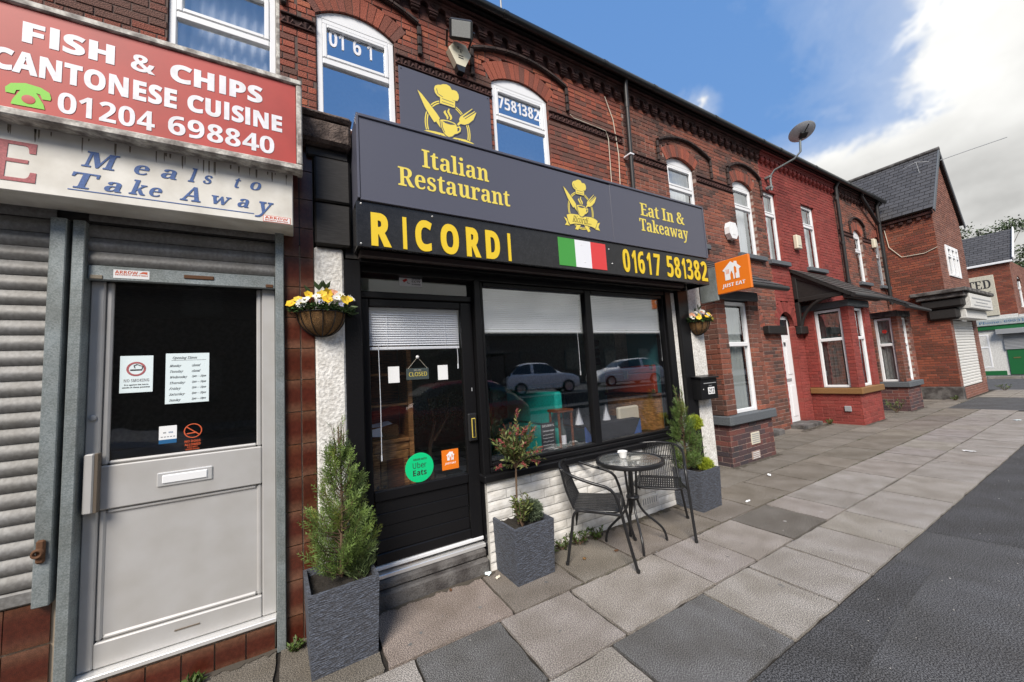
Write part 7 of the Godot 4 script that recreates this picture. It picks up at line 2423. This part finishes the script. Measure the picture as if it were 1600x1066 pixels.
func planter(label: String, c: Vector3, top: float, bot: float, h: float, turn: float) -> Node3D:
	var t := thing("planter", label, "planter", c, "square slate-grey planters outside the restaurant", true)
	t.rotation.y = turn
	var m := MB.new()
	var a := bot * 0.5
	var b := top * 0.5
	var w := 0.018
	for i in 4:
		var r := Basis(Vector3.UP, PI * 0.5 * i)
		var nn := (r * Vector3(0, (a - b) / h, 1)).normalized()
		m.quad(r * Vector3(-a, 0, a), r * Vector3(a, 0, a), r * Vector3(b, h, b), r * Vector3(-b, h, b), nn)
		m.quad(r * Vector3(-b, h, b), r * Vector3(b, h, b), r * Vector3(b - w, h + 0.002, b - w), r * Vector3(-b + w, h + 0.002, b - w), Vector3.UP)
		m.quad(r * Vector3(-b + w, h + 0.002, b - w), r * Vector3(b - w, h + 0.002, b - w), r * Vector3(b - w, h - 0.08, b - w), r * Vector3(-b + w, h - 0.08, b - w), r * Vector3(0, 0, -1))
	part(t, "pot", m, M["planter"])
	var s := MB.new()
	var g := 8
	for i in g:
		for j in g:
			var q := []
			for e in [[i, j], [i + 1, j], [i + 1, j + 1], [i, j + 1]]:
				q.append(Vector3(lerpf(-b + w, b - w, e[0] / float(g)), h - 0.045 + 0.012 * sin(e[0] * 2.3 + e[1] * 1.7), lerpf(-b + w, b - w, e[1] / float(g))))
			s.quad(q[0], q[1], q[2], q[3], Vector3.UP)
	part(t, "soil", s, M["soil"])
	return t

# ---- plants
func dirv(a: float, e: float) -> Vector3:
	return Vector3(cos(a) * cos(e), sin(e), sin(a) * cos(e))

func spray(m: MB, p: Vector3, d: Vector3, l: float, k: Color, n := 9) -> void:
	# a flat, fern-like spray of scale leaves
	var side := d.cross(Vector3(R.randfn(), R.randfn(), R.randfn())).normalized()
	var cur := p
	var dd := d
	for i in n:
		var t := float(i) / n
		dd = (dd + Vector3(R.randfn(), R.randfn() + 0.25, R.randfn()) * 0.09).normalized()
		var nx := cur + dd * (l / n)
		m.col = k * R.randf_range(0.7, 1.25)
		m.leaf(cur, dd, side, l / n * 1.35, 0.0042, 0.1)
		var s := 1.0 if i % 2 else -1.0
		var bl := l * (0.42 * (1.0 - t) + 0.1)
		var bd := (dd * 0.75 + side * s * 0.75 + Vector3(R.randfn(), R.randfn(), R.randfn()) * 0.08).normalized()
		m.leaf(cur, bd, side.cross(bd).cross(bd).normalized(), bl, 0.0046, 0.1)
		if bl > 0.025:
			for z in 2:
				var q := cur + bd * bl * (0.35 + 0.3 * z)
				for s2 in [-1.0, 1.0]:
					m.leaf(q, (bd + side.cross(dd.cross(side)) * 0.0 + dd * 0.5 * s2 * s).normalized(), side, bl * 0.45, 0.0038, 0.1)
		cur = nx

func thuja(label: String, base: Vector3, h: float, r: float, n: int, tone: Color) -> void:
	var t := thing("conifer", label, "conifer", base, "feathery conifers in the planters")
	var st := MB.new()
	st.tube([base, base + Vector3(0.01, h * 0.5, 0), base + Vector3(0.0, h * 0.95, 0.0)], [0.012, 0.008, 0.002], 6)
	var m := MB.new()
	m.tint(Color(1, 1, 1))
	# limbs that rise close to the stem, each carrying sprays towards its tip
	for i in n:
		var y := pow(R.randf(), 1.5) * 0.82
		var a := R.randf() * TAU
		var prof := r * (1.0 if y < 0.35 else lerpf(1.0, 0.28, (y - 0.35) / 0.47)) * R.randf_range(0.55, 1.12)
		var up := h * R.randf_range(0.10, 0.2)
		var s0 := base + Vector3(0, y * h * 0.86, 0)
		var e := s0 + Vector3(cos(a) * prof, up, sin(a) * prof)
		var md := s0.lerp(e, 0.5) + Vector3(cos(a), -0.35, sin(a)) * prof * 0.22
		st.tube([s0, md, e], [0.0035, 0.0025, 0.001], 4, false)
		var kb := tone * R.randf_range(0.8, 1.2)
		if R.randf() < 0.07:
			kb = Color(kb.r * 1.5, kb.g * 1.15, kb.b * 0.9)
		for k in 15:
			var w := 0.22 + 0.78 * k / 14.0
			var p := s0.lerp(md, w * 2.0) if w < 0.5 else md.lerp(e, w * 2.0 - 1.0)
			var d := ((e - s0).normalized() + dirv(R.randf() * TAU, R.randf_range(-0.2, 0.9)) * 0.75).normalized()
			spray(m, p, d, R.randf_range(0.045, 0.095) * (1.1 - y * 0.35), kb, 6)
	# loose leading shoots
	for i in 9:
		var a := R.randf() * TAU
		var s := base + Vector3(cos(a) * 0.02, h * R.randf_range(0.72, 0.86), sin(a) * 0.02)
		var d := (Vector3.UP + Vector3(cos(a), 0, sin(a)) * R.randf_range(0.05, 0.3)).normalized()
		var e := s + d * h * R.randf_range(0.13, 0.24)
		st.tube([s, e], [0.003, 0.001], 4, false)
		for k in 8:
			spray(m, s.lerp(e, k / 8.0), (d + dirv(R.randf() * TAU, 0.3) * 0.9).normalized(), R.randf_range(0.025, 0.05), tone * R.randf_range(0.8, 1.3), 4)
	part(t, "trunk", st, M["bark"])
	part(t, "foliage", m, M["leaf"])

func needle_bush(called: String, label: String, base: Vector3, r: Vector3, n: int, l: float, w: float, tone: Color, stem_h := 0.0, cat := "shrub", upright := 0.4) -> void:
	var t := thing(called, label, cat, base)
	var c := base + Vector3(0, stem_h + r.y * 0.9, 0)
	var st := MB.new()
	st.tube([base - Vector3(0, 0.02, 0), c], [0.006, 0.004], 5)
	var m := MB.new()
	m.tint(Color(1, 1, 1))
	for i in n:
		var d := Vector3(R.randfn(), R.randfn(), R.randfn()).normalized()
		var q := pow(R.randf(), 0.4)
		var bump := 1.0 + 0.12 * sin(d.x * 9.0 + d.y * 5.0) * sin(d.z * 8.0 + 1.0)
		var p := c + d * r * q * bump
		if p.y < base.y - 0.01:
			continue
		var dd := (d + Vector3.UP * upright + Vector3(R.randfn(), R.randfn(), R.randfn()) * 0.35).normalized()
		m.col = tone * R.randf_range(0.65, 1.35)
		m.leaf(p - dd * l * 0.5, dd, dd.cross(Vector3(R.randfn(), R.randfn(), R.randfn())).normalized(), l * R.randf_range(0.7, 1.2), w)
	part(t, "stem", st, M["bark"])
	part(t, "foliage", m, M["leaf"])

func leafy_shrub(called: String, label: String, base: Vector3, h: float, r: float, shoots: int, leaves: int, l: float, w: float, tone: Color, cat := "shrub") -> void:
	var t := thing(called, label, cat, base)
	var st := MB.new()
	var m := MB.new()
	m.tint(Color(1, 1, 1))
	for i in shoots:
		var a := TAU * i / shoots + R.randf() * 0.8
		var e := base + Vector3(cos(a) * r * R.randf_range(0.3, 1.0), h * R.randf_range(0.55, 1.0), sin(a) * r * R.randf_range(0.3, 1.0))
		var mid := base.lerp(e, 0.5) + Vector3(cos(a), 0.6, sin(a)) * r * 0.15
		st.tube([base, mid, e], [0.004, 0.003, 0.0015], 5)
		for k in leaves:
			var s := 0.2 + 0.8 * k / leaves
			var p := base.lerp(mid, minf(1.0, s * 2.0)) if s < 0.5 else mid.lerp(e, s * 2.0 - 1.0)
			var d := (dirv(R.randf() * TAU, R.randf_range(-0.1, 0.9)) + (e - base).normalized() * 0.5).normalized()
			m.col = tone * R.randf_range(0.65, 1.4)
			m.leaf(p, d, d.cross(Vector3.UP + Vector3(R.randfn(), 0, R.randfn()) * 0.5).normalized(), l * R.randf_range(0.6, 1.15), w)
	part(t, "stem", st, M["bark"])
	part(t, "foliage", m, M["leaf"])

func bottlebrush(base: Vector3) -> void:
	var t := thing("bottlebrush_tree", "small standard tree with narrow leaves and red tufts in the planter by the door", "small tree", base)
	var st := MB.new()
	st.tube([base, base + Vector3(-0.004, 0.2, 0.0), base + Vector3(0.006, 0.44, 0.0)], [0.009, 0.008, 0.0075], 7)
	var m := MB.new()
	m.tint(Color(1, 1, 1))
	var fl := MB.new()
	fl.tint(Color(1, 1, 1))
	var c := base + Vector3(0.006, 0.43, 0)
	for i in 58:
		var a := R.randf() * TAU
		var el := R.randf_range(-0.35, 1.45)
		var d := dirv(a, el)
		var l := R.randf_range(0.14, 0.25) * (1.0 if el < 0.9 else 1.25)
		if i == 0:
			d = Vector3(0.12, 1, 0).normalized()
			l = 0.37
		var e := c + Vector3(d.x * l, d.y * l * 1.0 + 0.09, d.z * l)
		var mid := c.lerp(e, 0.5) + Vector3(0, 0.025, 0)
		st.tube([c, mid, e], [0.004, 0.003, 0.0015], 5, false)
		for k in 20:
			var s := 0.25 + 0.75 * k / 20.0
			var p := c.lerp(mid, s * 2.0) if s < 0.5 else mid.lerp(e, s * 2.0 - 1.0)
			var ld := (dirv(R.randf() * TAU, R.randf_range(-0.2, 0.7)) + d * 0.8).normalized()
			var old := R.randf()
			m.col = (Color(0.12, 0.165, 0.05) if old > 0.25 else Color(0.24, 0.24, 0.08)) * R.randf_range(0.6, 1.35)
			m.leaf(p, ld, ld.cross(Vector3.UP + Vector3(R.randfn(), 0, R.randfn()) * 0.6).normalized(), R.randf_range(0.035, 0.065), 0.015)
		if i % 3 == 0:
			# a brush of red stamens
			for k in 90:
				var p := e + d * R.randf_range(-0.055, 0.01)
				var bd := (Vector3(R.randfn(), R.randfn(), R.randfn()).normalized() + d * 0.25).normalized()
				fl.col = Color(0.42, 0.05, 0.05).lerp(Color(0.5, 0.16, 0.17), R.randf()) * R.randf_range(0.7, 1.2)
				fl.leaf(p, bd, bd.cross(Vector3(R.randfn(), R.randfn(), R.randfn())).normalized(), R.randf_range(0.014, 0.026), 0.003)
		elif i % 3 == 1 and el > 0.2:
			for k in 16:
				var p := e + d * R.randf_range(-0.03, 0.02)
				fl.col = Color(0.24, 0.07, 0.05) * R.randf_range(0.7, 1.4)
				var bd := (d + Vector3(R.randfn(), R.randfn(), R.randfn()) * 0.4).normalized()
				fl.leaf(p, bd, bd.cross(Vector3.RIGHT).normalized(), 0.022, 0.006)
	part(t, "trunk", st, M["bark"])
	part(t, "foliage", m, M["leaf"])
	part(t, "blossom", fl, M["petal"])

func flower(m: MB, p: Vector3, d: Vector3, r: float, n: int, k: Color, centre: Color) -> void:
	var s := d.cross(Vector3(0.3, 1, 0.2)).normalized()
	var u := s.cross(d)
	for i in n:
		var a := TAU * i / n + R.randf() * 0.15
		var pd := (s * cos(a) + u * sin(a) + d * R.randf_range(0.1, 0.4)).normalized()
		m.col = k * R.randf_range(0.82, 1.1)
		m.leaf(p, pd, pd.cross(d).normalized(), r, r * (1.5 if n < 8 else 0.62), -0.15)
	m.col = centre
	for i in 6:
		var a := TAU * i / 6.0
		m.leaf(p + d * 0.004 + (s * cos(a) + u * sin(a)) * r * 0.2, (d * 0.4 - (s * cos(a) + u * sin(a))).normalized(), (u * cos(a) - s * sin(a)), r * 0.25, r * 0.25)

func hanging_basket(label: String, c: Vector3, sd: int) -> void:
	R.seed = sd
	var t := thing("wall_basket", label, "hanging basket", c, "flower baskets on the white pillars")
	# half bowl of coir against the wall
	var m := MB.new()
	var prof := []
	for i in 9:
		var a := PI * 0.5 * i / 8.0
		prof.append(Vector2(sin(a) * 0.145, -cos(a) * 0.155))
	m.lathe(Transform3D(Basis(), c), prof, 24, 0.0, PI)
	m.lathe(Transform3D(Basis(), c), [Vector2(0.145, 0.0), Vector2(0.13, 0.004), Vector2(0.0, -0.02)], 24, 0.0, PI)
	part(t, "coir_liner", m, M["coir"])
	m = MB.new()
	for k in 7:
		var an := PI * k / 6.0
		var pts := []
		for i in 10:
			var a := PI * 0.5 * i / 9.0
			pts.append(c + Vector3(cos(an) * sin(a) * 0.149, -cos(a) * 0.159, sin(an) * sin(a) * 0.149))
		m.tube(pts, 0.0032, 5)
	var rim := []
	for i in 21:
		var an := PI * i / 20.0
		rim.append(c + Vector3(cos(an) * 0.149, 0.0, sin(an) * 0.149))
	m.tube(rim, 0.004, 5)
	m.tube([rim[0], rim[20]], 0.004, 5)
	part(t, "wire_frame", m, M["iron"])
	m = MB.new()
	m.tint(Color(1, 1, 1))
	for i in 620:
		var a := R.randf() * PI
		var rr := 0.19 * sqrt(R.randf())
		var p := c + Vector3(cos(a) * rr, R.randf_range(0.0, 0.05), sin(a) * rr * 0.9)
		m.col = Color(0.05, 0.10, 0.028) * R.randf_range(0.5, 1.6)
		var d := (dirv(a, R.randf_range(-0.5, 1.1)) + Vector3(R.randfn(), 0, R.randfn()) * 0.4).normalized()
		m.leaf(p, d, d.cross(Vector3.UP + Vector3(R.randfn(), 0, R.randfn()) * 0.5).normalized(), R.randf_range(0.02, 0.04), 0.016)
	for q in [[-0.17, 0.03, 0.05, 1.0], [0.19, 0.05, 0.06, 0.6], [0.2, 0.02, 0.03, 0.3], [-0.02, 0.17, 0.05, 0.2], [0.03, 0.18, 0.03, 0.9], [-0.08, 0.14, 0.04, 1.4]]:
		for k in 2:
			var p := c + Vector3(q[0] * 0.8, q[1] - 0.02, q[2])
			var d := Vector3(q[0] + R.randfn() * 0.05, q[1] * 0.8, 0.06 + R.randfn() * 0.03).normalized()
			m.col = Color(0.055, 0.09, 0.03) * R.randf_range(0.8, 1.3)
			m.leaf(p, d, d.cross(UZ).normalized(), 0.075, 0.028)
	part(t, "leaves", m, M["leaf"])
	var kinds := [[Color(0.78, 0.50, 0.02), Color(0.5, 0.2, 0.01), 6], [Color(0.80, 0.80, 0.74), Color(0.45, 0.36, 0.04), 14], [Color(0.78, 0.56, 0.05), Color(0.6, 0.3, 0.02), 6], [Color(0.72, 0.36, 0.22), Color(0.5, 0.2, 0.1), 6], [Color(0.80, 0.78, 0.70), Color(0.5, 0.45, 0.1), 14], [Color(0.36, 0.36, 0.5), Color(0.3, 0.3, 0.1), 5]]
	var spots := [[-0.155, 0.045, 0.07, 0], [-0.125, 0.075, 0.05, 2], [-0.085, 0.065, 0.11, 1], [-0.07, 0.105, 0.06, 0], [-0.03, 0.085, 0.12, 4], [0.0, 0.1, 0.09, 2], [0.03, 0.12, 0.07, 0], [0.025, 0.065, 0.145, 0], [0.06, 0.12, 0.04, 3], [0.075, 0.08, 0.12, 1], [0.1, 0.115, 0.04, 4], [0.12, 0.075, 0.1, 2], [0.145, 0.085, 0.06, 0], [0.165, 0.1, 0.03, 1], [-0.01, 0.05, 0.15, 5], [0.1, 0.04, 0.13, 5], [-0.11, 0.04, 0.12, 1]]
	for q in spots:
		var fm := MB.new()
		fm.tint(Color(1, 1, 1))
		var kd: Array = kinds[(int(q[3]) + (sd if sd > 50 else 0)) % 6]
		var d := (Vector3(q[0] * 2.0, 0.5, 0.8) + Vector3(R.randfn(), R.randfn(), 0) * 0.2).normalized()
		flower(fm, c + Vector3(q[0] * 1.12, q[1] * 1.1, q[2]), d, R.randf_range(0.03, 0.042) if kd[2] != 5 else 0.02, kd[2], kd[0], kd[1])
		part(t, "flower", fm, M["petal"])

func build_furniture() -> void:
	var t := thing("bistro_table", "small round glass-topped black table between two wicker chairs", "table", Vector3(2.6, 0, 0.33))
	var c := Vector3(2.6, 0, 0.33)
	var m := MB.new()
	m.lathe(Transform3D(Basis(), c), [Vector2(0.27, 0.705), Vector2(0.272, 0.719), Vector2(0.292, 0.722), Vector2(0.3, 0.716), Vector2(0.301, 0.69), Vector2(0.295, 0.682), Vector2(0.27, 0.69), Vector2(0.27, 0.705)], 48)
	part(t, "rim", m, M["tube_black"])
	m = MB.new()
	m.lathe(Transform3D(Basis(), c), [Vector2(0.0, 0.7165), Vector2(0.271, 0.7165), Vector2(0.271, 0.7115), Vector2(0.0, 0.7115)], 48)
	part(t, "glass_top", m, M["table_glass"])
	m = MB.new()
	for i in 2:
		var a := 0.4 + i * PI * 0.5
		m.tube([c + Vector3(cos(a) * 0.28, 0.7, sin(a) * 0.28), c - Vector3(cos(a) * 0.28, -0.7, sin(a) * 0.28)], 0.009, 7)
	part(t, "cross_bar", m, M["tube_black"])
	for i in 4:
		var a := 0.62 + i * PI * 0.5
		var d := Vector3(cos(a), 0, sin(a))
		var lg := MB.new()
		lg.tube(bez([c + d * 0.055 + Vector3(0, 0.7, 0), c + d * 0.042 + Vector3(0, 0.5, 0), c + d * 0.04 + Vector3(0, 0.36, 0), c + d * 0.09 + Vector3(0, 0.25, 0), c + d * 0.235 + Vector3(0, 0.11, 0), c + d * 0.265 + Vector3(0, 0.0, 0)], 26), 0.011, 8)
		part(t, "leg", lg, M["tube_black"])
	m = MB.new()
	m.lathe(Transform3D(Basis(), c), [Vector2(0.0, 0.37), Vector2(0.055, 0.37), Vector2(0.058, 0.385), Vector2(0.055, 0.4), Vector2(0.0, 0.4)], 20)
	part(t, "collar", m, M["tube_black"])
	var cup := Vector3(2.585, 0.7168, 0.27)
	t = thing("white_cup", "small white cup standing on the round glass table", "cup", cup)
	m = MB.new()
	m.lathe(Transform3D(Basis(), cup), [Vector2(0.0, 0.0), Vector2(0.026, 0.0), Vector2(0.03, 0.01), Vector2(0.042, 0.06), Vector2(0.046, 0.064), Vector2(0.043, 0.066), Vector2(0.038, 0.058), Vector2(0.026, 0.012), Vector2(0.0, 0.01)], 28)
	part(t, "bowl", m, M["porcelain"])
	m = MB.new()
	m.cbox(cup + Vector3(-0.062, 0.058, -0.008), cup + Vector3(-0.04, 0.064, 0.008), 0.002)
	part(t, "lug", m, M["porcelain"])
	bistro_chair("black wicker bistro chair turned to the road, between the door planter and the table", Vector3(2.2, 0, 0.3), PI * 0.5 - 0.80)
	bistro_chair("black wicker bistro chair facing the table, beside the topiary planter", Vector3(3.03, 0, 0.27), -PI * 0.5 + 0.66)

func build_plants() -> void:
	R.seed = 31
	planter("tall slate-grey planter with feathery conifer beside the tiled pilaster", Vector3(0.205, 0, 0.235), 0.37, 0.34, 0.43, 0.05)
	thuja("bright green feathery conifer, the fuller one, in the planter by the tiled pilaster", Vector3(0.215, 0.39, 0.2), 0.95, 0.175, 110, Color(0.135, 0.205, 0.048))
	needle_bush("rosemary_bush", "grey-green rosemary bush beside the conifer by the tiled pilaster", Vector3(0.31, 0.39, 0.25), Vector3(0.105, 0.15, 0.1), 2200, 0.055, 0.004, Color(0.14, 0.195, 0.075), 0.0, "shrub", 1.6)
	planter("slate-grey planter with red-tufted standard tree beside the doorstep", Vector3(1.54, 0, 0.14), 0.37, 0.34, 0.405, 0.03)
	bottlebrush(Vector3(1.5, 0.37, 0.16))
	leafy_shrub("bay_shrub", "low glossy-leaved bay shrub at the foot of the red-tufted tree", Vector3(1.5, 0.36, 0.22), 0.26, 0.085, 12, 22, 0.045, 0.019, Color(0.13, 0.16, 0.045))
	needle_bush("dome_shrub", "grey-green domed dwarf shrub beside the bay shrub", Vector3(1.635, 0.37, 0.15), Vector3(0.1, 0.085, 0.1), 3800, 0.024, 0.0045, Color(0.13, 0.17, 0.10), 0.0, "shrub", 0.3)
	planter("slate-grey planter with conifer and clipped yellow-green balls beside the pillar", Vector3(3.78, 0, 0.14), 0.37, 0.34, 0.41, 0.03)
	thuja("slim dark green conifer in the planter beside the letterbox pillar", Vector3(3.68, 0.38, 0.12), 0.88, 0.155, 80, Color(0.105, 0.17, 0.042))
	needle_bush("topiary_ball", "yellow-green clipped ball on a thin stem beside the letterbox", Vector3(3.9, 0.38, 0.12), Vector3(0.09, 0.085, 0.09), 4200, 0.026, 0.0045, Color(0.36, 0.42, 0.04), 0.42, "topiary", 0.2)
	needle_bush("golden_shrub", "low yellow-green tufted shrub at the foot of the topiary ball", Vector3(3.89, 0.37, 0.2), Vector3(0.095, 0.07, 0.09), 3400, 0.03, 0.0045, Color(0.36, 0.43, 0.04), 0.0, "shrub", 0.4)
	hanging_basket("wall basket of yellow and white flowers on the pillar beside the restaurant door", Vector3(0.14, 2.045, 0.012), 41)
	hanging_basket("wall basket of white and peach flowers on the pillar above the letterbox", Vector3(4.3, 2.045, 0.012), 61)
	R.seed = 77
	# weeds in the joints at the foot of the walls
	var wd := [[1.98, 0.05, 0.13, "under the chair by the door planter"], [2.16, 0.06, 0.14, "under the bistro table's wall side"], [2.36, 0.07, 0.1, "beneath the far bistro chair"], [1.86, 0.05, 0.06, "beside the door planter's back corner"], [-0.5, 0.06, 0.05, "below the silver door's tiled step"], [-0.03, 0.08, 0.05, "at the foot of the shutter rail"], [6.9, -1.1, 0.12, "by the brown house's doorstep"], [10.2, -0.95, 0.12, "at the corner of the red bay"], [12.9, -0.55, 0.35, "climbing the dark brick bay base"], [16.4, -0.2, 0.14, "by the corner shop plinth"], [20.2, 0.2, 0.25, "by the corner shop's shutter"]]
	for q in wd:
		leafy_shrub("weed", "leafy green weed growing in the joint " + q[3], Vector3(q[0], -0.012, q[1]), q[2], q[2] * 0.9, 9, 9, 0.035 + q[2] * 0.08, 0.014 + q[2] * 0.03, Color(0.075, 0.12, 0.025), "weed")

func build_litter() -> void:
	R.seed = 5
	# scraps of paper and fallen leaves, each where the photograph shows one
	var it := [[8.51, 1.30, 0.14, 0.05, "paper_white", "long white paper scrap on the flags beyond the brown house"], [5.4, 0.09, 0.1, 0.04, "paper_white", "white paper scrap at the foot of the dark bay"], [12.4, 1.3, 0.1, 0.08, "paper", "pale blue wrapper near the kerb line beyond the red house"], [4.25, 0.42, 0.09, 0.03, "paper_white", "thin white paper beside the topiary planter"], [1.31, 0.12, 0.05, 0.03, "cream", "dry yellow leaf beside the door planter"], [1.27, 0.03, 0.06, 0.05, "paper", "crumpled foil scrap by the doorstep end"], [2.02, 0.30, 0.035, 0.03, "coir", "orange dead leaf under the chair by the door planter"], [2.32, 0.36, 0.04, 0.03, "rust", "brown dead leaf between chair and table"], [0.95, 0.06, 0.035, 0.02, "rust", "red-brown leaf below the doorstep"]]
	for q in it:
		var m := MB.new()
		var n := 5
		var rot := R.randf() * PI
		var pts := []
		for i in n + 1:
			for j in 3:
				var lx: float = (i / float(n) - 0.5) * q[2]
				var lz: float = (j / 2.0 - 0.5) * q[3] * (0.6 + 0.4 * sin(PI * i / n))
				pts.append(Vector3(q[0] + lx * cos(rot) - lz * sin(rot), 0.004 + absf(sin(i * 1.3 + j)) * minf(q[3], 0.05) * 0.3, q[1] + lx * sin(rot) + lz * cos(rot)))
		for i in n:
			for j in 2:
				var a: Vector3 = pts[i * 3 + j]
				var b: Vector3 = pts[i * 3 + 3 + j]
				var c: Vector3 = pts[i * 3 + 4 + j]
				var d: Vector3 = pts[i * 3 + 1 + j]
				for tr in [[a, b, c], [a, c, d]]:
					var nn: Vector3 = (tr[1] - tr[0]).cross(tr[2] - tr[0]).normalized()
					if nn.y < 0:
						nn = -nn
					m.tri(tr[0], tr[1], tr[2], nn)
		single("litter_scrap", q[5], "litter", m, M[q[4]], Vector3(q[0], 0.0, q[1]), "scraps on the pavement")
	# grit and pale specks lying on flags and tarmac
	var g := MB.new()
	g.tint(Color(1, 1, 1))
	for i in 170:
		var p := Vector3(R.randf_range(0.2, 9.0), 0.001, R.randf_range(-0.1, 2.9))
		if p.z < 0.6 and p.x < 1.3:
			p.z = R.randf_range(0.0, 0.5)
		var s := R.randf_range(0.0015, 0.004)
		var k := R.randf_range(0.2, 0.6)
		g.col = Color(k, k * 0.96, k * 0.88)
		g.bbox(Transform3D(Basis(Vector3.UP, R.randf() * 6.0), p + Vector3(0, s * 0.4, 0)), Vector3(s * 2.2, s, s * 1.4), s * 0.25)
	var o := single("grit", "pale grit and specks scattered over the pavement", "grit", g, tinted(mat("grit", Color(0.9, 0.9, 0.9), 0.9)), Vector3(3, 0, 1))
	o.set_meta("kind", "stuff")
	# moss and soil lines in the joints against the wall
	R.seed = 9
	var ms := MB.new()
	ms.tint(Color(1, 1, 1))
	for i in 1400:
		var p := Vector3(R.randf_range(1.75, 14.0), -0.006, 0.56 + R.randfn() * 0.008)
		var w := R.randf()
		if w < 0.4:
			p = Vector3(R.randf_range(1.75, 3.9), -0.004, 0.018 + absf(R.randfn()) * 0.02)
		elif w < 0.65:
			p = Vector3(R.randf_range(4.6, 16.0), -0.004, 0.012 + R.randfn() * 0.012)
		if BN.get_noise_2d(p.x * 60.0, p.z * 60.0) < 0.05:
			continue
		ms.col = Color(0.06, 0.075, 0.022) * R.randf_range(0.5, 1.5)
		for k in 4:
			var d := dirv(R.randf() * TAU, R.randf_range(0.3, 1.3))
			ms.leaf(p + Vector3(R.randfn(), 0, R.randfn()) * 0.006, d, d.cross(Vector3.RIGHT).normalized(), R.randf_range(0.006, 0.016), 0.005)
	o = single("joint_moss", "moss growing in the pavement joints", "moss", ms, M["leaf"], Vector3(5, 0, 0.5))
	o.set_meta("kind", "stuff")
	# soil washed against the foot of the walls, thinning out in ragged tongues
	var sd := MB.new()
	for q in [[1.75, 3.62, 0.008, 0.07], [0.4, 1.34, 0.02, 0.045], [-1.0, -0.1, 0.012, 0.05], [5.4, 6.7, -0.39, 0.07], [9.0, 10.4, -1.02, 0.12], [10.4, 11.6, -0.41, 0.06], [13.2, 14.4, -0.37, 0.07]]:
		var n := int((q[1] - q[0]) / 0.012)
		var pv := -1
		for i in n + 1:
			var x := lerpf(q[0], q[1], float(i) / n)
			var w: float = q[3] * clampf(0.55 + BN.get_noise_2d(x * 900.0, q[2] * 77.0) * 1.1 + R.randf_range(-0.12, 0.12), 0.05, 1.4)
			var hh := 0.004 + 0.006 * clampf(0.5 + BN.get_noise_2d(x * 400.0, 9.0), 0.0, 1.0)
			var k := sd.vert(Vector3(x, hh + 0.002, q[2]), Vector3.UP)
			sd.vert(Vector3(x, 0.0035, q[2] + w), Vector3.UP)
			if pv >= 0:
				sd.tri_i(pv, k, k + 1)
				sd.tri_i(pv, k + 1, pv + 1)
			pv = k
	o = single("washed_soil", "dark soil washed against the foot of the walls", "soil", sd, mat("washed_soil", Color(0.10, 0.085, 0.065), 0.97, 0, "fine", 5.0), Vector3(3, 0, 0))
	o.set_meta("kind", "stuff")
	# trodden chewing gum on the flags
	var gm := MB.new()
	gm.tint(Color(1, 1, 1))
	for i in 60:
		var p := Vector3(R.randf_range(0.5, 9.0), 0.0012, R.randf_range(0.3, 1.62))
		var kk := R.randf_range(0.10, 0.2) if R.randf() < 0.7 else 0.42
		gm.col = Color(kk, kk * 0.97, kk * 0.93)
		var rr := R.randf_range(0.006, 0.014)
		var pts := PackedVector2Array()
		for j in 9:
			var a := TAU * j / 9.0
			pts.append(Vector2(cos(a), sin(a)) * rr * R.randf_range(0.75, 1.2))
		gm.prism(Transform3D(Basis(UX, Vector3(0, 0, -1), Vector3.UP), p), pts, 0.0)
	o = single("gum_spots", "flattened chewing gum spots dotted over the flags", "gum", gm, M["grit"], Vector3(4, 0, 1))
	o.set_meta("kind", "stuff")
